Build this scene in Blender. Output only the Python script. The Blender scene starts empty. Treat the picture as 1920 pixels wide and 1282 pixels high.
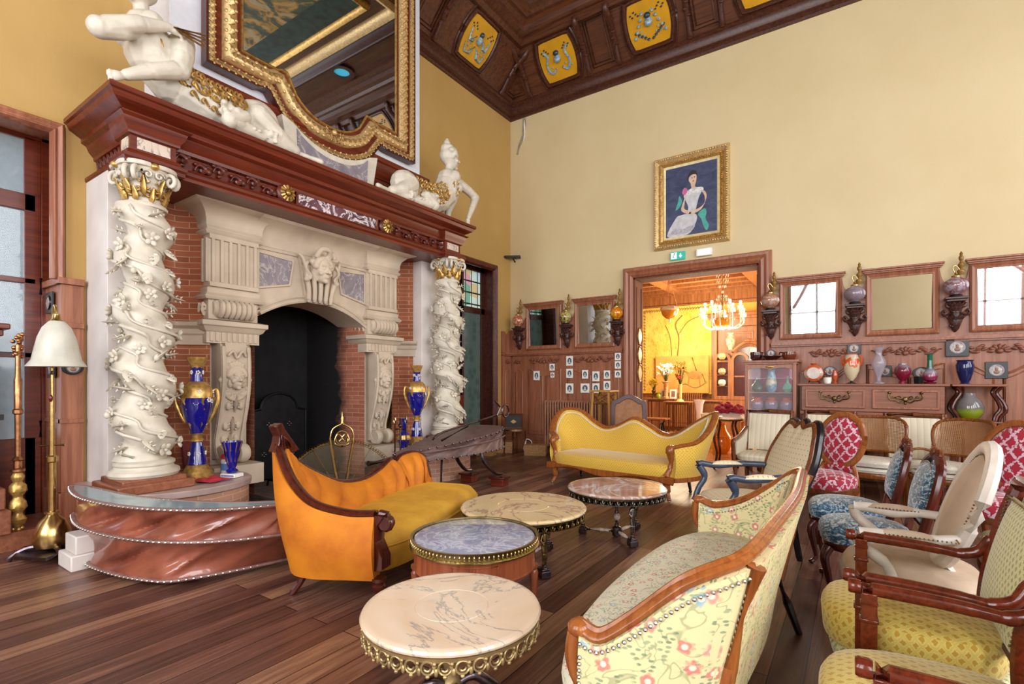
import bpy, bmesh, math, random
from mathutils import Vector as V, Matrix, Euler
from math import sin, cos, pi, radians as rad
S = bpy.context.scene
C = S.collection
random.seed(7)
# ---------------------------------------------------------------- camera, world, light, exposure
cam_d = bpy.data.cameras.new('camera'); cam = bpy.data.objects.new('camera', cam_d); C.objects.link(cam)
cam.location = (6.21, -9.08, 1.45); cam.rotation_euler = (pi/2, 0, 0.597)
cam_d.sensor_width = 36; cam_d.lens = 36*950/1920; cam_d.shift_y = 73/1920; cam_d.clip_start = .05
S.camera = cam
S.view_settings.view_transform = 'Standard'; S.view_settings.look = 'None'
S.view_settings.gamma = 1; S.view_settings.use_curve_mapping = False
S.view_settings.exposure = 0.0
w = bpy.data.worlds.new('world'); S.world = w; w.use_nodes = True
w.node_tree.nodes['Background'].inputs[0].default_value = (.75, .85, 1, 1)
w.node_tree.nodes['Background'].inputs[1].default_value = 1.0

def area(name, loc, rot, sx, sy, power, col=(1, 1, 1), spread=180):
    l = bpy.data.lights.new(name, 'AREA'); l.shape = 'RECTANGLE'; l.size = sx; l.size_y = sy
    l.energy = power; l.color = col; l.spread = rad(spread)
    o = bpy.data.objects.new(name, l); o.location = loc; o.rotation_euler = rot; C.objects.link(o); return o

def point(name, loc, power, col, r=.1):
    l = bpy.data.lights.new(name, 'POINT'); l.energy = power; l.color = col; l.shadow_soft_size = r
    o = bpy.data.objects.new(name, l); o.location = loc; C.objects.link(o); return o

# daylight through the tall windows of the wall behind the camera and of the right wall
for wx in (2.4, 5.0, 9.6):
    area('daylight_front', (wx, -13.05, 4.0), (pi/2, 0, 0), 1.7, 5.0, 330, (.93, .96, 1))
for wy in (-2.0, -5.0, -8.0, -11.0):
    area('daylight_right', (11.55, wy, 4.1), (pi/2, 0, pi/2), 1.7, 4.6, 120 if wy > -3 else (160 if wy > -6 else 290), (.96, .97, 1))
area('daylight_left_door', (-1.9, -9.6, 2.0), (pi/2, 0, -pi/2), 3.0, 3.0, 120, (.8, .9, 1))
area('unseen_light_next_room', (7.0, 4.6, 2.4), (pi/2, 0, pi/2), 2.2, 2.6, 330, (1, .88, .64))  # unseen warm area light inside the next room; its wall has no window

# ---------------------------------------------------------------- materials
def lin(h):
    if not isinstance(h, str): return h if len(h) == 4 else (*h, 1)
    v = [int(h[i:i+2], 16)/255 for i in (0, 2, 4)]
    return tuple((x/12.92 if x <= .04045 else ((x+.055)/1.055)**2.4) for x in v) + (1,)

class Mt:
    def __init__(s, name, rough=.6, metal=0, spec=.5, **kw):
        s.m = bpy.data.materials.new(name); s.m.use_nodes = True
        s.t = s.m.node_tree; s.b = s.t.nodes['Principled BSDF']
        s.b.inputs['Roughness'].default_value = rough; s.b.inputs['Metallic'].default_value = metal
        s.b.inputs['Specular IOR Level'].default_value = spec
        for k, v in kw.items(): s.b.inputs[k].default_value = v
    def n(s, ty, **kw):
        x = s.t.nodes.new(ty)
        for k, v in kw.items(): setattr(x, k, v)
        return x
    def put(s, sock, v):
        if hasattr(v, 'is_linked') or hasattr(v, 'links'): s.t.links.new(v, sock)
        else: sock.default_value = v
    def coord(s, kind='Object', scale=(1, 1, 1), rot=(0, 0, 0), loc=(0, 0, 0)):
        tc = s.n('ShaderNodeTexCoord'); mp = s.n('ShaderNodeMapping')
        s.t.links.new(tc.outputs[kind], mp.inputs[0])
        mp.inputs['Scale'].default_value = scale; mp.inputs['Rotation'].default_value = rot; mp.inputs['Location'].default_value = loc
        return mp.outputs[0]
    def noise(s, vec, scale=5, detail=3, rough=.5, dist=0):
        x = s.n('ShaderNodeTexNoise'); s.put(x.inputs['Vector'], vec)
        x.inputs['Scale'].default_value = scale; x.inputs['Detail'].default_value = detail
        x.inputs['Roughness'].default_value = rough; x.inputs['Distortion'].default_value = dist
        return x.outputs['Fac']
    def vor(s, vec, scale=5, feature='F1', rnd=1, out='Distance', dim='3D'):
        x = s.n('ShaderNodeTexVoronoi', feature=feature, voronoi_dimensions=dim); s.put(x.inputs['Vector'], vec)
        x.inputs['Scale'].default_value = scale; x.inputs['Randomness'].default_value = rnd
        return x.outputs[out]
    def wave(s, vec, scale=5, dist=0, dscale=1, kind='BANDS', prof='SIN', d='X', detail=2):
        x = s.n('ShaderNodeTexWave', wave_type=kind, wave_profile=prof)
        if kind == 'BANDS': x.bands_direction = d
        s.put(x.inputs['Vector'], vec); x.inputs['Scale'].default_value = scale
        x.inputs['Distortion'].default_value = dist; x.inputs['Detail Scale'].default_value = dscale; x.inputs['Detail'].default_value = detail
        return x.outputs['Fac']
    def ramp(s, fac, stops, interp='LINEAR'):
        x = s.n('ShaderNodeValToRGB'); s.put(x.inputs[0], fac); cr = x.color_ramp; cr.interpolation = interp
        while len(cr.elements) < len(stops): cr.elements.new(.5)
        for e, (p, c) in zip(cr.elements, stops): e.position = p; e.color = lin(c)
        return x.outputs[0]
    def mix(s, fac, a, b, mode='MIX'):
        x = s.n('ShaderNodeMix', data_type='RGBA', blend_type=mode)
        s.put(x.inputs[0], fac); s.put(x.inputs[6], lin(a) if isinstance(a, (str, tuple)) else a)
        s.put(x.inputs[7], lin(b) if isinstance(b, (str, tuple)) else b); return x.outputs[2]
    def math(s, op, a, b=0.0, c=None):
        x = s.n('ShaderNodeMath', operation=op); s.put(x.inputs[0], a); s.put(x.inputs[1], b)
        if c is not None: s.put(x.inputs[2], c)
        return x.outputs[0]
    def sep(s, vec):
        x = s.n('ShaderNodeSeparateXYZ'); s.put(x.inputs[0], vec); return x.outputs
    def col(s, c): s.put(s.b.inputs['Base Color'], lin(c) if isinstance(c, (str, tuple)) else c); return s
    def bump(s, h, strength=.3, dist=.01):
        x = s.n('ShaderNodeBump'); s.put(x.inputs['Height'], h); x.inputs['Strength'].default_value = strength
        x.inputs['Distance'].default_value = dist; s.put(s.b.inputs['Normal'], x.outputs[0]); return s

def plain(name, c, rough=.6, metal=0, var=.12, scale=14, bump=0, **kw):
    m = Mt(name, rough, metal, **kw); v = m.coord(); f = m.noise(v, scale, 3)
    c = lin(c); d = tuple(x*(1-var*1.6) for x in c[:3])+(1,); l = tuple(min(1, x*(1+var)) for x in c[:3])+(1,)
    m.col(m.ramp(f, [(.3, d), (.7, l)]))
    if bump: m.bump(f, bump, .01)
    return m.m

def wood(name, dark, light, rough=.35, axis='z', scale=1.0, bump=.05):
    m = Mt(name, rough); k = {'x': (.9, 14, 14), 'y': (14, .9, 14), 'z': (14, 14, .9)}[axis]
    v = m.coord('Object', tuple(a*scale for a in k)); n1 = m.noise(v, 1.6, 5, .6, .6)
    v2 = m.coord('Object', (1.3, 1.3, 1.3)); n2 = m.noise(v2, 1.5, 2)
    c = m.ramp(n1, [(.28, dark), (.72, light)]); m.col(m.mix(m.math('MULTIPLY', n2, .5), c, lin(dark)))
    m.bump(n1, bump, .004)
    return m.m

def marble(name, base, vein, second, scale=3, rough=.12, sharp=.06, amt=.8, spots=None):
    m = Mt(name, rough); v = m.coord('Object')
    n = m.noise(v, scale, 8, .6, 1.4)
    v1 = m.math('ABSOLUTE', m.math('SUBTRACT', n, .5))
    f = m.ramp(v1, [(0, (1, 1, 1, 1)), (sharp, (0, 0, 0, 1))])
    c = m.ramp(m.noise(v, scale*.7, 4, .6, .8), [(.35, base), (.68, second)])
    cc = m.mix(m.math('MULTIPLY', f, amt), c, lin(vein))
    if spots:
        f2 = m.ramp(m.noise(v, scale*.45, 5, .6, 2.2), [(.56, (0, 0, 0, 1)), (.66, (1, 1, 1, 1))])
        cc = m.mix(m.math('MULTIPLY', f2, .75), cc, lin(spots))
    m.col(cc)
    return m.m

def glass(name, c, rough=.03, alpha=.25, thin=True):
    m = Mt(name, rough); m.col(c)
    m.b.inputs['Alpha'].default_value = alpha; m.b.inputs['Specular IOR Level'].default_value = .9
    return m.m

def metal(name, c, rough=.3, var=.2, scale=30, bump=0): return plain(name, c, rough, 1, var, scale, bump)

def glow(name, c, st):
    m = Mt(name); m.col(c); m.b.inputs['Emission Color'].default_value = lin(c); m.b.inputs['Emission Strength'].default_value = st; return m.m

M = {}
M['wain'] = wood('red_brown_panelling', '7c4630', 'b87a5a', .36, 'z')
M['wain_x'] = wood('red_brown_rail', '74402c', 'a86a4c', .36, 'x')
M['wain_carve'] = wood('carved_red_brown', '683624', '9a5c42', .4, 'z')
M['mahog'] = wood('mahogany_mantel', '4a170b', '80341a', .3, 'y')
M['mahog_c'] = plain('carved_mahogany', '5c261c', .35, 0, .35, 20)
M['ceil_w'] = wood('ceiling_wood', '38190e', '704024', .38, 'x')
M['ceil_y'] = wood('ceiling_wood_side', '38190e', '704024', .38, 'y')
M['ceil_c'] = plain('carved_ceiling_wood', '4a2416', .35, 0, .35, 25)
M['dkcarve'] = plain('dark_carved_bracket', '4a2c26', .35, 0, .35, 25)
M['stone'] = plain('cream_stone', 'c4b39e', .75, 0, .10, 3, .05)
M['stone2'] = plain('pale_pier_plaster', 'd8d0ca', .7, 0, .08, 2.5)
M['plasterw'] = plain('painted_white_plaster', 'cfc6b5', .5, 0, .08, 9)
M['gold'] = plain('gilding', 'caa25c', .38, .7, .25, 25, .2)
M['goldf'] = plain('frame_gilding', 'd8b880', .45, .55, .2, 30, .25)
M['brass'] = metal('brass', 'c4a468', .25, .12)
M['bronze'] = metal('aged_bronze', '7a6644', .4, .35)
M['silver'] = metal('nickel', 'b8b4b0', .2, .1)
M['pewter'] = metal('dark_pewter', '6d6268', .3, .2)
M['iron'] = plain('black_iron', '16161a', .45, .6, .3)
M['black'] = plain('black_lacquer', '121214', .3, 0, .2)
M['white'] = plain('white_card', 'ece9e2', .6, 0, .04)
M['mirror'] = Mt('mirror_glass', .02, 1).col((.62, .64, .66, 1)).m
M['blackfire'] = plain('soot', '0d0c0c', .9, 0, .5, 6)
M['cobalt'] = plain('cobalt_glass', '15157c', .06, 0, .2, 6, **{'Coat Weight': .8})
M['marb_p'] = marble('purple_white_marble', '3c2230', 'e8dfe2', '6a4452', 5, .1, .045, .95)
M['marb_g'] = marble('grey_panel_marble', '77707a', 'c8bcb2', '918890', 4, .2, .03, .7)
M['marb_b'] = marble('beige_panel_marble', 'c9b8a6', '6d5d60', 'd8cabb', 5, .2, .03, .8)

m = Mt('wallpaper_gold', .6); v = m.coord('Object')
n = m.noise(v, 90, 2); n2 = m.noise(v, .7, 4, .6)
m.col(m.mix(m.math('MULTIPLY', n, .3), m.ramp(n2, [(.3, 'd2c094'), (.7, 'dccba2')]), lin('b8935a'))); m.bump(n, .12, .003)
M['paper'] = m.m
m = Mt('wallpaper_gold_left_light', .6); v = m.coord('Object')  # same wallpaper as the back wall; warmer, dimmer left light put into its colour
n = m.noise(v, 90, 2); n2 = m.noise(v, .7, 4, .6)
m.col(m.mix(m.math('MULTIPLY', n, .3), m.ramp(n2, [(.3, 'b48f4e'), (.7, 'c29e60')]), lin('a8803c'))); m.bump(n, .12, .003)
M['paper_left_light'] = m.m

m = Mt('oak_floor', .26); v = m.coord('Object', rot=(0, 0, rad(90)))
br = m.n('ShaderNodeTexBrick'); m.put(br.inputs['Vector'], v); br.offset = .37; br.squash = 1
for k_, v_ in (('Scale', 1), ('Brick Width', 2.4), ('Row Height', .15), ('Mortar Size', .0035), ('Mortar Smooth', .3), ('Bias', 0)): br.inputs[k_].default_value = v_
br.inputs['Color1'].default_value = (0, 0, 0, 1); br.inputs['Color2'].default_value = (1, 1, 1, 1); br.inputs['Mortar'].default_value = (.5, .5, .5, 1)
pl = m.math('MULTIPLY', br.outputs['Color'], 1.0)
v2 = m.coord('Object', (22, 1.1, 1))
g1 = m.noise(v2, 1.4, 6, .65, .5)
f = m.math('ADD', m.math('MULTIPLY', pl, .35), m.math('MULTIPLY', g1, .75))
c = m.ramp(f, [(.28, '40261f'), (.55, '6b463a'), (.85, 'a87e60')])
c = m.mix(br.outputs['Fac'], c, lin('20120e')); m.col(c)
m.put(m.b.inputs['Roughness'], m.ramp(m.noise(v, 2.2, 4), [(.3, (.28, .28, .28, 1)), (.7, (.42, .42, .42, 1))]))
m.bump(m.math('SUBTRACT', g1, m.math('MULTIPLY', br.outputs['Fac'], 2)), .12, .004)
M['floor'] = m.m

m = Mt('parquet_next_room', .25); v = m.coord('Object', rot=(0, 0, rad(45)))
br = m.n('ShaderNodeTexBrick'); m.put(br.inputs['Vector'], v)
for k_, v_ in (('Scale', 1), ('Brick Width', .5), ('Row Height', .1), ('Mortar Size', .004)): br.inputs[k_].default_value = v_
br.inputs['Color1'].default_value = lin('b06a38'); br.inputs['Color2'].default_value = lin('d08a50'); br.inputs['Mortar'].default_value = lin('6a3418')
m.col(br.outputs['Color']); M['parquet'] = m.m

def brick(name, c1, c2, mort, kind='UV', w_=.22, h_=.062, soot=None):
    m = Mt(name, .75); v = m.coord(kind)
    br = m.n('ShaderNodeTexBrick'); m.put(br.inputs['Vector'], v)
    for k_, v_ in (('Scale', 1), ('Brick Width', w_), ('Row Height', h_), ('Mortar Size', .004), ('Mortar Smooth', .2)): br.inputs[k_].default_value = v_
    br.inputs['Color1'].default_value = lin(c1); br.inputs['Color2'].default_value = lin(c2); br.inputs['Mortar'].default_value = lin(mort)
    c = m.mix(m.math('MULTIPLY', m.noise(m.coord('Object'), 9, 4), .35), br.outputs['Color'], lin(c1))
    if soot: c = soot(m, c)
    m.col(c); m.bump(m.math('MULTIPLY', br.outputs['Fac'], -1), .4, .004); return m.m
M['brick'] = brick('orange_brick', '8a4a2e', 'a86240', 'c09a78')
M['brick_l'] = brick('pale_hearth_brick', 'a8765e', 'c4957c', 'd4b8a0')
def sootf(m, c):
    p = m.sep(m.coord('Object')); a = m.math('ADD', p[0], m.math('MULTIPLY', m.noise(m.coord('Object'), 5, 5), .35))
    a = m.math('ADD', a, .45); f = m.ramp(a, [(.12, (1, 1, 1, 1)), (.32, (0, 0, 0, 1))]); return m.mix(f, c, lin('100e0e'))
M['brick_s'] = brick('sooty_firebrick', '9a5a44', 'b8745c', 'c49c84', soot=sootf)

# ---- upholstery
def velvet(name, c, dark=None, patt=None):
    m = Mt(name, .75); f = m.noise(m.coord('Object'), 3.5, 4, .6); cl = lin(c); dk = lin(dark) if dark else tuple(x*.7 for x in cl[:3])+(1,)
    m.col(m.ramp(f, [(.3, dk), (.62, cl)])); m.b.inputs['Sheen Weight'].default_value = .6; m.b.inputs['Sheen Roughness'].default_value = .35
    m.b.inputs['Sheen Tint'].default_value = cl; m.bump(m.noise(m.coord('Object'), 160, 2), .15, .002); return m.m
M['orange'] = velvet('amber_velvet', 'cc7a08', 'b05c06')
M['gold_v'] = velvet('golden_velvet', 'c8962a', 'a87418')

def floral(name, base, s=11, density=.33, lv=.85):
    m = Mt(name, .75); v = m.coord('UV'); w1 = m.noise(v, 9, 2)
    # wandering stems
    st = m.math('ABSOLUTE', m.math('SUBTRACT', m.noise(v, s*.42, 2, .5, 1.2), .5))
    fs = m.ramp(st, [(.006, (1, 1, 1, 1)), (.016, (0, 0, 0, 1))])
    c = m.mix(m.math('MULTIPLY', fs, .6), lin(base), lin('7f8c64'))
    # leaves, gathered in sprays
    mpl = m.coord('UV', (1, 1.9, 1), (0, 0, rad(35)), (3.1, .7, 0)); lf = m.vor(mpl, s*1.9, dim='2D')
    spr = m.ramp(m.noise(v, s*.55, 2), [(.47, (0, 0, 0, 1)), (.53, (1, 1, 1, 1))])
    c = m.mix(m.math('MULTIPLY', m.math('MULTIPLY', m.ramp(lf, [(.2, (1, 1, 1, 1)), (.3, (0, 0, 0, 1))]), spr), lv), c, m.ramp(m.vor(mpl, s*1.5, out='Color', dim='2D'), [(.2, '5f7d5c'), (.8, '93a07a')]))
    # flowers, five petals from the angular ripple of a voronoi cell
    fv = m.vor(v, s*.55, dim='2D'); fc = m.vor(v, s*.55, out='Color', dim='2D')
    fd = m.math('ADD', fv, m.math('MULTIPLY', m.vor(v, s*3, dim='2D'), .18))
    colr = m.ramp(m.sep(fc)[0], [(.0, 'c48a80'), (.35, 'c8706a'), (.6, 'b88478'), (.75, '8fb0c0'), (1, 'a87078')], 'CONSTANT')
    c = m.mix(m.ramp(fd, [(density-.06, (.85, .85, .85, 1)), (density+.02, (0, 0, 0, 1))]), c, colr)
    c = m.mix(m.ramp(fv, [(.06, (1, 1, 1, 1)), (.10, (0, 0, 0, 1))]), c, lin('f0dcc0'))
    m.col(c); m.bump(m.noise(v, 220, 2), .15, .002); return m.m
M['floral'] = floral('floral_cotton', 'd8ca98', 17, .28)
M['floral_s'] = floral('small_floral_cotton', 'e0dac2', 25, .27, .6)
M['floral_g'] = floral('faded_green_floral', 'a8a078', 20, .3)

def lattice(name, base, motif, s=14, line=None, rough=.75, ragged=.28):
    # diagonal trellis with a motif in each diamond
    m = Mt(name, rough); v = m.coord('UV', (s, s*.75, 1)); p = m.sep(v)
    a = m.math('ADD', p[0], p[1]); b = m.math('SUBTRACT', p[0], p[1])
    n = m.math('MULTIPLY', m.noise(m.coord('UV'), s*3.2, 2), .35)
    fa = m.math('ABSOLUTE', m.math('SUBTRACT', m.math('FRACT', m.math('ADD', a, n)), .5))
    fb = m.math('ABSOLUTE', m.math('SUBTRACT', m.math('FRACT', m.math('ADD', b, n)), .5))
    mx = m.math('MAXIMUM', fa, fb)
    rag = m.math('ADD', mx, m.math('MULTIPLY', m.math('SUBTRACT', m.noise(m.coord('UV'), s*5, 3), .5), ragged))
    c = m.mix(m.ramp(rag, [(.24, (1, 1, 1, 1)), (.29, (0, 0, 0, 1))]), lin(line or base), lin(motif))
    c = m.mix(m.ramp(rag, [(.38, (0, 0, 0, 1)), (.42, (1, 1, 1, 1))]), c, lin(base))
    m.col(c); m.b.inputs['Sheen Weight'].default_value = .3; m.bump(rag, .2, .003); return m.m
M['redvel'] = lattice('crimson_damask', 'd8b4c0', 'a80f30', 9.5, '980c2c', ragged=.75)
M['yelvel'] = lattice('yellow_cut_velvet', 'cdb352', 'b89028', 26, 'd2bd66')
M['grnvel'] = lattice('pale_green_cut_velvet', 'cfcb94', '9a965c', 30, 'd2cf9c')
M['damask'] = lattice('yellow_damask', 'd4ac3c', 'c09018', 34, 'dcb648')

m = Mt('blue_cut_velvet', .7); v = m.coord('UV'); f = m.noise(m.coord('UV', (1, 1.6, 1)), 26, 3, .6, 1.2)
m.col(m.ramp(f, [(.42, '123e5a'), (.49, '2c6484'), (.55, '8ca6b8'), (.62, 'c8d0d2')])); m.b.inputs['Sheen Weight'].default_value = .5; m.bump(f, .3, .004); M['bluevel'] = m.m
m = Mt('striped_silk', .55); p = m.sep(m.coord('UV')); f = m.math('FRACT', m.math('MULTIPLY', p[0], 15.0))
m.col(m.ramp(f, [(0, 'd9ceb4'), (.45, 'e2d9c2'), (.5, 'c2b598'), (.56, 'cfc4aa'), (.9, 'd9ceb4')])); M['stripe'] = m.m
m = Mt('dotted_beige', .7); f = m.vor(m.coord('UV'), 26, rnd=0, dim='2D')
m.col(m.ramp(f, [(.10, '9b8a6c'), (.16, 'd8c8a8')])); M['dotbeige'] = m.m
M['beige'] = velvet('dusty_beige_fabric', 'bfa892', 'a89078')
M['canvas'] = plain('grey_beige_canvas', 'cfc4b4', .8, 0, .06, 60)
M['cream'] = plain('cream_fabric', 'd8d0c0', .75, 0, .08, 40)
m = Mt('woven_cane', .5); v = m.coord('UV'); f = m.vor(v, 62, rnd=0, dim='2D')
m.col(m.mix(m.noise(v, 8, 2), lin('8a5a34'), lin('b48452')))
m.put(m.b.inputs['Alpha'], m.ramp(f, [(.26, (0, 0, 0, 1)), (.30, (1, 1, 1, 1))])); M['cane'] = m.m
m = Mt('leather_copper', .3); n = m.noise(m.coord('Object'), 4, 4)
p = m.sep(m.coord('Object'))
m.col(m.ramp(n, [(.3, '6b3224'), (.7, '9c5842')])); m.b.inputs['Coat Weight'].default_value = .5; m.bump(m.noise(m.coord('Object'), 60, 3), .1, .003); M['leather'] = m.m
M['leather_g'] = plain('grey_brown_leather', '6e5550', .45, 0, .2, 9, .15)
M['walnut'] = wood('walnut', '4a2412', '8a4e2a', .25, 'z', 1.5)
M['walnut_l'] = wood('light_walnut', '7a3e18', 'b06a34', .22, 'z', 1.5)
M['mahog_d'] = wood('dark_mahogany', '34110b', '5e2418', .2, 'z', 1.5)
M['redwood'] = wood('cherry_mahogany', '44160c', '7e321a', .18, 'x', 1.5)
M['ebony'] = plain('black_wood', '181418', .25, 0, .2)
M['whitepaint'] = plain('greyish_white_paint', 'd2c8bc', .45, 0, .07, 12)
M['paperbrown'] = plain('wicker', 'b08452', .7, 0, .25, 50, .3)

# ---------------------------------------------------------------- mesh helpers
def basis(d, up=V((0, 0, 1))):
    d = d.normalized()
    if abs(d.dot(up)) > .98: up = V((0, 1, 0))
    x = d.cross(up).normalized(); y = x.cross(d).normalized(); return x, y

class G:
    def __init__(s): s.v = []; s.f = []
    def add(s, vs, fs):
        n = len(s.v); s.v += [V(a) for a in vs]; s.f += [tuple(i+n for i in f) for f in fs]; return s
    def box(s, c, d, rot=None):
        c = V(c); R = Euler(rot).to_matrix() if rot else None; vs = []
        for sz in (-1, 1):
            for sx, sy in ((-1, -1), (1, -1), (1, 1), (-1, 1)):
                p = V((sx*d[0]/2, sy*d[1]/2, sz*d[2]/2)); vs.append(c+(R @ p if R else p))
        return s.add(vs, [(3, 2, 1, 0), (4, 5, 6, 7), (0, 1, 5, 4), (1, 2, 6, 5), (2, 3, 7, 6), (3, 0, 4, 7)])
    def bx(s, a, b): return s.box([(a[i]+b[i])/2 for i in range(3)], [abs(b[i]-a[i]) for i in range(3)])
    def grid(s, fn, nu, nv, cu=False, cv=False):
        n = len(s.v)
        for i in range(nu):
            for j in range(nv): s.v.append(V(fn(i/(nu if cu else nu-1), j/(nv if cv else nv-1))))
        for i in range(nu if cu else nu-1):
            for j in range(nv if cv else nv-1):
                a, b = i, (i+1) % nu; c, d = j, (j+1) % nv
                s.f.append((n+a*nv+c, n+b*nv+c, n+b*nv+d, n+a*nv+d))
        return s
    def tube(s, pts, r, seg=8, caps=True, close=False, flat=1):
        pts = [V(p) for p in pts]; N = len(pts); n = len(s.v); up = V((0, 0, 1)); px = None
        for i, p in enumerate(pts):
            d = (pts[(i+1) % N]-pts[i-1]) if close else (pts[min(i+1, N-1)]-pts[max(i-1, 0)])
            if d.length < 1e-9: d = V((0, 0, 1))
            d.normalize()
            if px is None: x, y = basis(d)
            else:
                x = (px-d*px.dot(d)); x = x.normalized() if x.length > 1e-5 else basis(d)[0]; y = d.cross(x)
            px = x; rr = r if not hasattr(r, '__len__') else r[i*(len(r)-1)//max(1, N-1)] if len(r) != N else r[i]
            for k in range(seg):
                a = 2*pi*k/seg; s.v.append(p+x*cos(a)*rr+y*sin(a)*rr*flat)
        for i in range(N if close else N-1):
            for k in range(seg):
                a = n+i*seg; b = n+((i+1) % N)*seg
                s.f.append((a+k, a+(k+1) % seg, b+(k+1) % seg, b+k))
        if caps and not close:
            s.f.append(tuple(n+k for k in range(seg))[::-1]); s.f.append(tuple(n+(N-1)*seg+k for k in range(seg)))
        return s
    def lathe(s, prof, seg=24, c=(0, 0, 0), rip=None, axis=None, a0=0, a1=2*pi):
        c = V(c); n = len(s.v); full = abs(a1-a0-2*pi) < 1e-6; ns = seg if full else seg+1
        Q = V((0, 0, 1)).rotation_difference(V(axis)) if axis is not None else None
        for (r, z) in prof:
            for k in range(ns):
                a = a0+(a1-a0)*k/seg; rr = r*(1+(rip(a, z) if rip else 0)); p = V((rr*cos(a), rr*sin(a), z))
                s.v.append(c+(Q @ p if Q else p))
        for i in range(len(prof)-1):
            for k in range(seg):
                k2 = (k+1) % ns; a = n+i*ns; b = a+ns; s.f.append((a+k, a+k2, b+k2, b+k))
        if full:
            if prof[0][0] > 1e-4: s.f.append(tuple(n+k for k in range(ns))[::-1])
            if prof[-1][0] > 1e-4: s.f.append(tuple(n+(len(prof)-1)*ns+k for k in range(ns)))
        return s
    def ell(s, c, r, rot=None, nu=10, nv=7):
        c = V(c); R = Euler(rot).to_matrix() if rot else Matrix.Identity(3); n = len(s.v)
        if not hasattr(r, '__len__'): r = (r, r, r)
        for j in range(1, nv):
            t = pi*j/nv
            for k in range(nu):
                a = 2*pi*k/nu; s.v.append(c+R @ V((r[0]*sin(t)*cos(a), r[1]*sin(t)*sin(a), -r[2]*cos(t))))
        s.v.append(c+R @ V((0, 0, -r[2]))); s.v.append(c+R @ V((0, 0, r[2]))); b = n+(nv-1)*nu
        for j in range(nv-2):
            for k in range(nu): s.f.append((n+j*nu+k, n+j*nu+(k+1) % nu, n+(j+1)*nu+(k+1) % nu, n+(j+1)*nu+k))
        for k in range(nu):
            s.f.append((b, n+(k+1) % nu, n+k)); s.f.append((b+1, n+(nv-2)*nu+k, n+(nv-2)*nu+(k+1) % nu))
        return s
    def prism(s, pts, pl, a, b):
        # polygon in plane pl ('xy','xz','yz'), extruded along the third axis from a to b
        def P(p, h): return {'xy': (p[0], p[1], h), 'xz': (p[0], h, p[1]), 'yz': (h, p[0], p[1])}[pl]
        n = len(pts); return s.add([P(p, a) for p in pts]+[P(p, b) for p in pts],
            [tuple(range(n))[::-1], tuple(range(n, 2*n))]+[(i, (i+1) % n, n+(i+1) % n, n+i) for i in range(n)])
    def ring(s, outer, inner, pl, a, b):
        # flat ring between two outlines of equal length
        def P(p, h): return V({'xy': (p[0], p[1], h), 'xz': (p[0], h, p[1]), 'yz': (h, p[0], p[1])}[pl])
        n = len(outer); vs = [P(p, a) for p in outer]+[P(p, a) for p in inner]+[P(p, b) for p in outer]+[P(p, b) for p in inner]
        fs = []
        for i in range(n):
            j = (i+1) % n
            fs += [(i, j, n+j, n+i), (2*n+i, 3*n+i, 3*n+j, 2*n+j), (i, 2*n+i, 2*n+j, j), (n+i, n+j, 3*n+j, 3*n+i)]
        return s.add(vs, fs)
    def sweep(s, path, prof, close=False, up=(0, 0, 1), caps=True):
        # prof: (side, height) offsets; side is to the left of travel seen against up; mitred corners
        path = [V(p) for p in path]; N = len(path); up = V(up); n = len(s.v); m_ = len(prof)
        for i, p in enumerate(path):
            d1 = (p-path[i-1]) if (close or i > 0) else (path[1]-p); d2 = (path[(i+1) % N]-p) if (close or i < N-1) else d1
            d1 = d1.normalized(); d2 = d2.normalized(); s1 = up.cross(d1).normalized(); s2 = up.cross(d2).normalized()
            sd = (s1+s2); sd = sd.normalized() if sd.length > 1e-6 else s1; k = 1/max(.35, sd.dot(s1))
            u2 = d2.cross(s2).normalized() if abs(up.dot(d2)) > 1e-3 else up
            for (a, h) in prof: s.v.append(p+sd*a*k+u2*h)
        for i in range(N if close else N-1):
            for k in range(m_):
                a = n+i*m_; b = n+((i+1) % N)*m_; s.f.append((a+k, a+(k+1) % m_, b+(k+1) % m_, b+k))
        if not close and caps:
            s.f.append(tuple(n+k for k in range(m_))[::-1]); s.f.append(tuple(n+(N-1)*m_+k for k in range(m_)))
        return s
    def tf(s, i0, Mx):
        for i in range(i0, len(s.v)): s.v[i] = Mx @ s.v[i]
        return s
    def build(s, name, mat, parent=None, w=False, smooth=True, bevel=0, sub=0, remesh=0, ang=38, smo=0, uv=None):
        vs = s.v
        if w and parent is not None: L = parent.location; vs = [a-L for a in vs]
        me = bpy.data.meshes.new(name); me.from_pydata([tuple(a) for a in vs], [], s.f); me.update()
        b = bmesh.new(); b.from_mesh(me); bmesh.ops.recalc_face_normals(b, faces=b.faces); b.to_mesh(me); b.free()
        uvl = me.uv_layers.new(name='UVMap').data
        for p in me.polygons:
            nx, ny, nz = (abs(a) for a in p.normal)
            for li in p.loop_indices:
                co = me.vertices[me.loops[li].vertex_index].co
                if uv: uvl[li].uv = uv(co)
                elif nz >= nx*.95 and nz >= ny*.95: uvl[li].uv = (co.x, co.y)
                elif ny >= nx: uvl[li].uv = (co.x, co.z)
                else: uvl[li].uv = (co.y, co.z)
        me.materials.append(M[mat] if isinstance(mat, str) else mat)
        if smooth and len(me.polygons):
            me.polygons.foreach_set('use_smooth', [True]*len(me.polygons))
            if not sub and not remesh: me.set_sharp_from_angle(angle=rad(ang))
        o = bpy.data.objects.new(name, me); C.objects.link(o)
        if parent is not None: o.parent = parent
        if bevel:
            x = o.modifiers.new('b', 'BEVEL'); x.width = bevel; x.segments = 2; x.limit_method = 'ANGLE'
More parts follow.
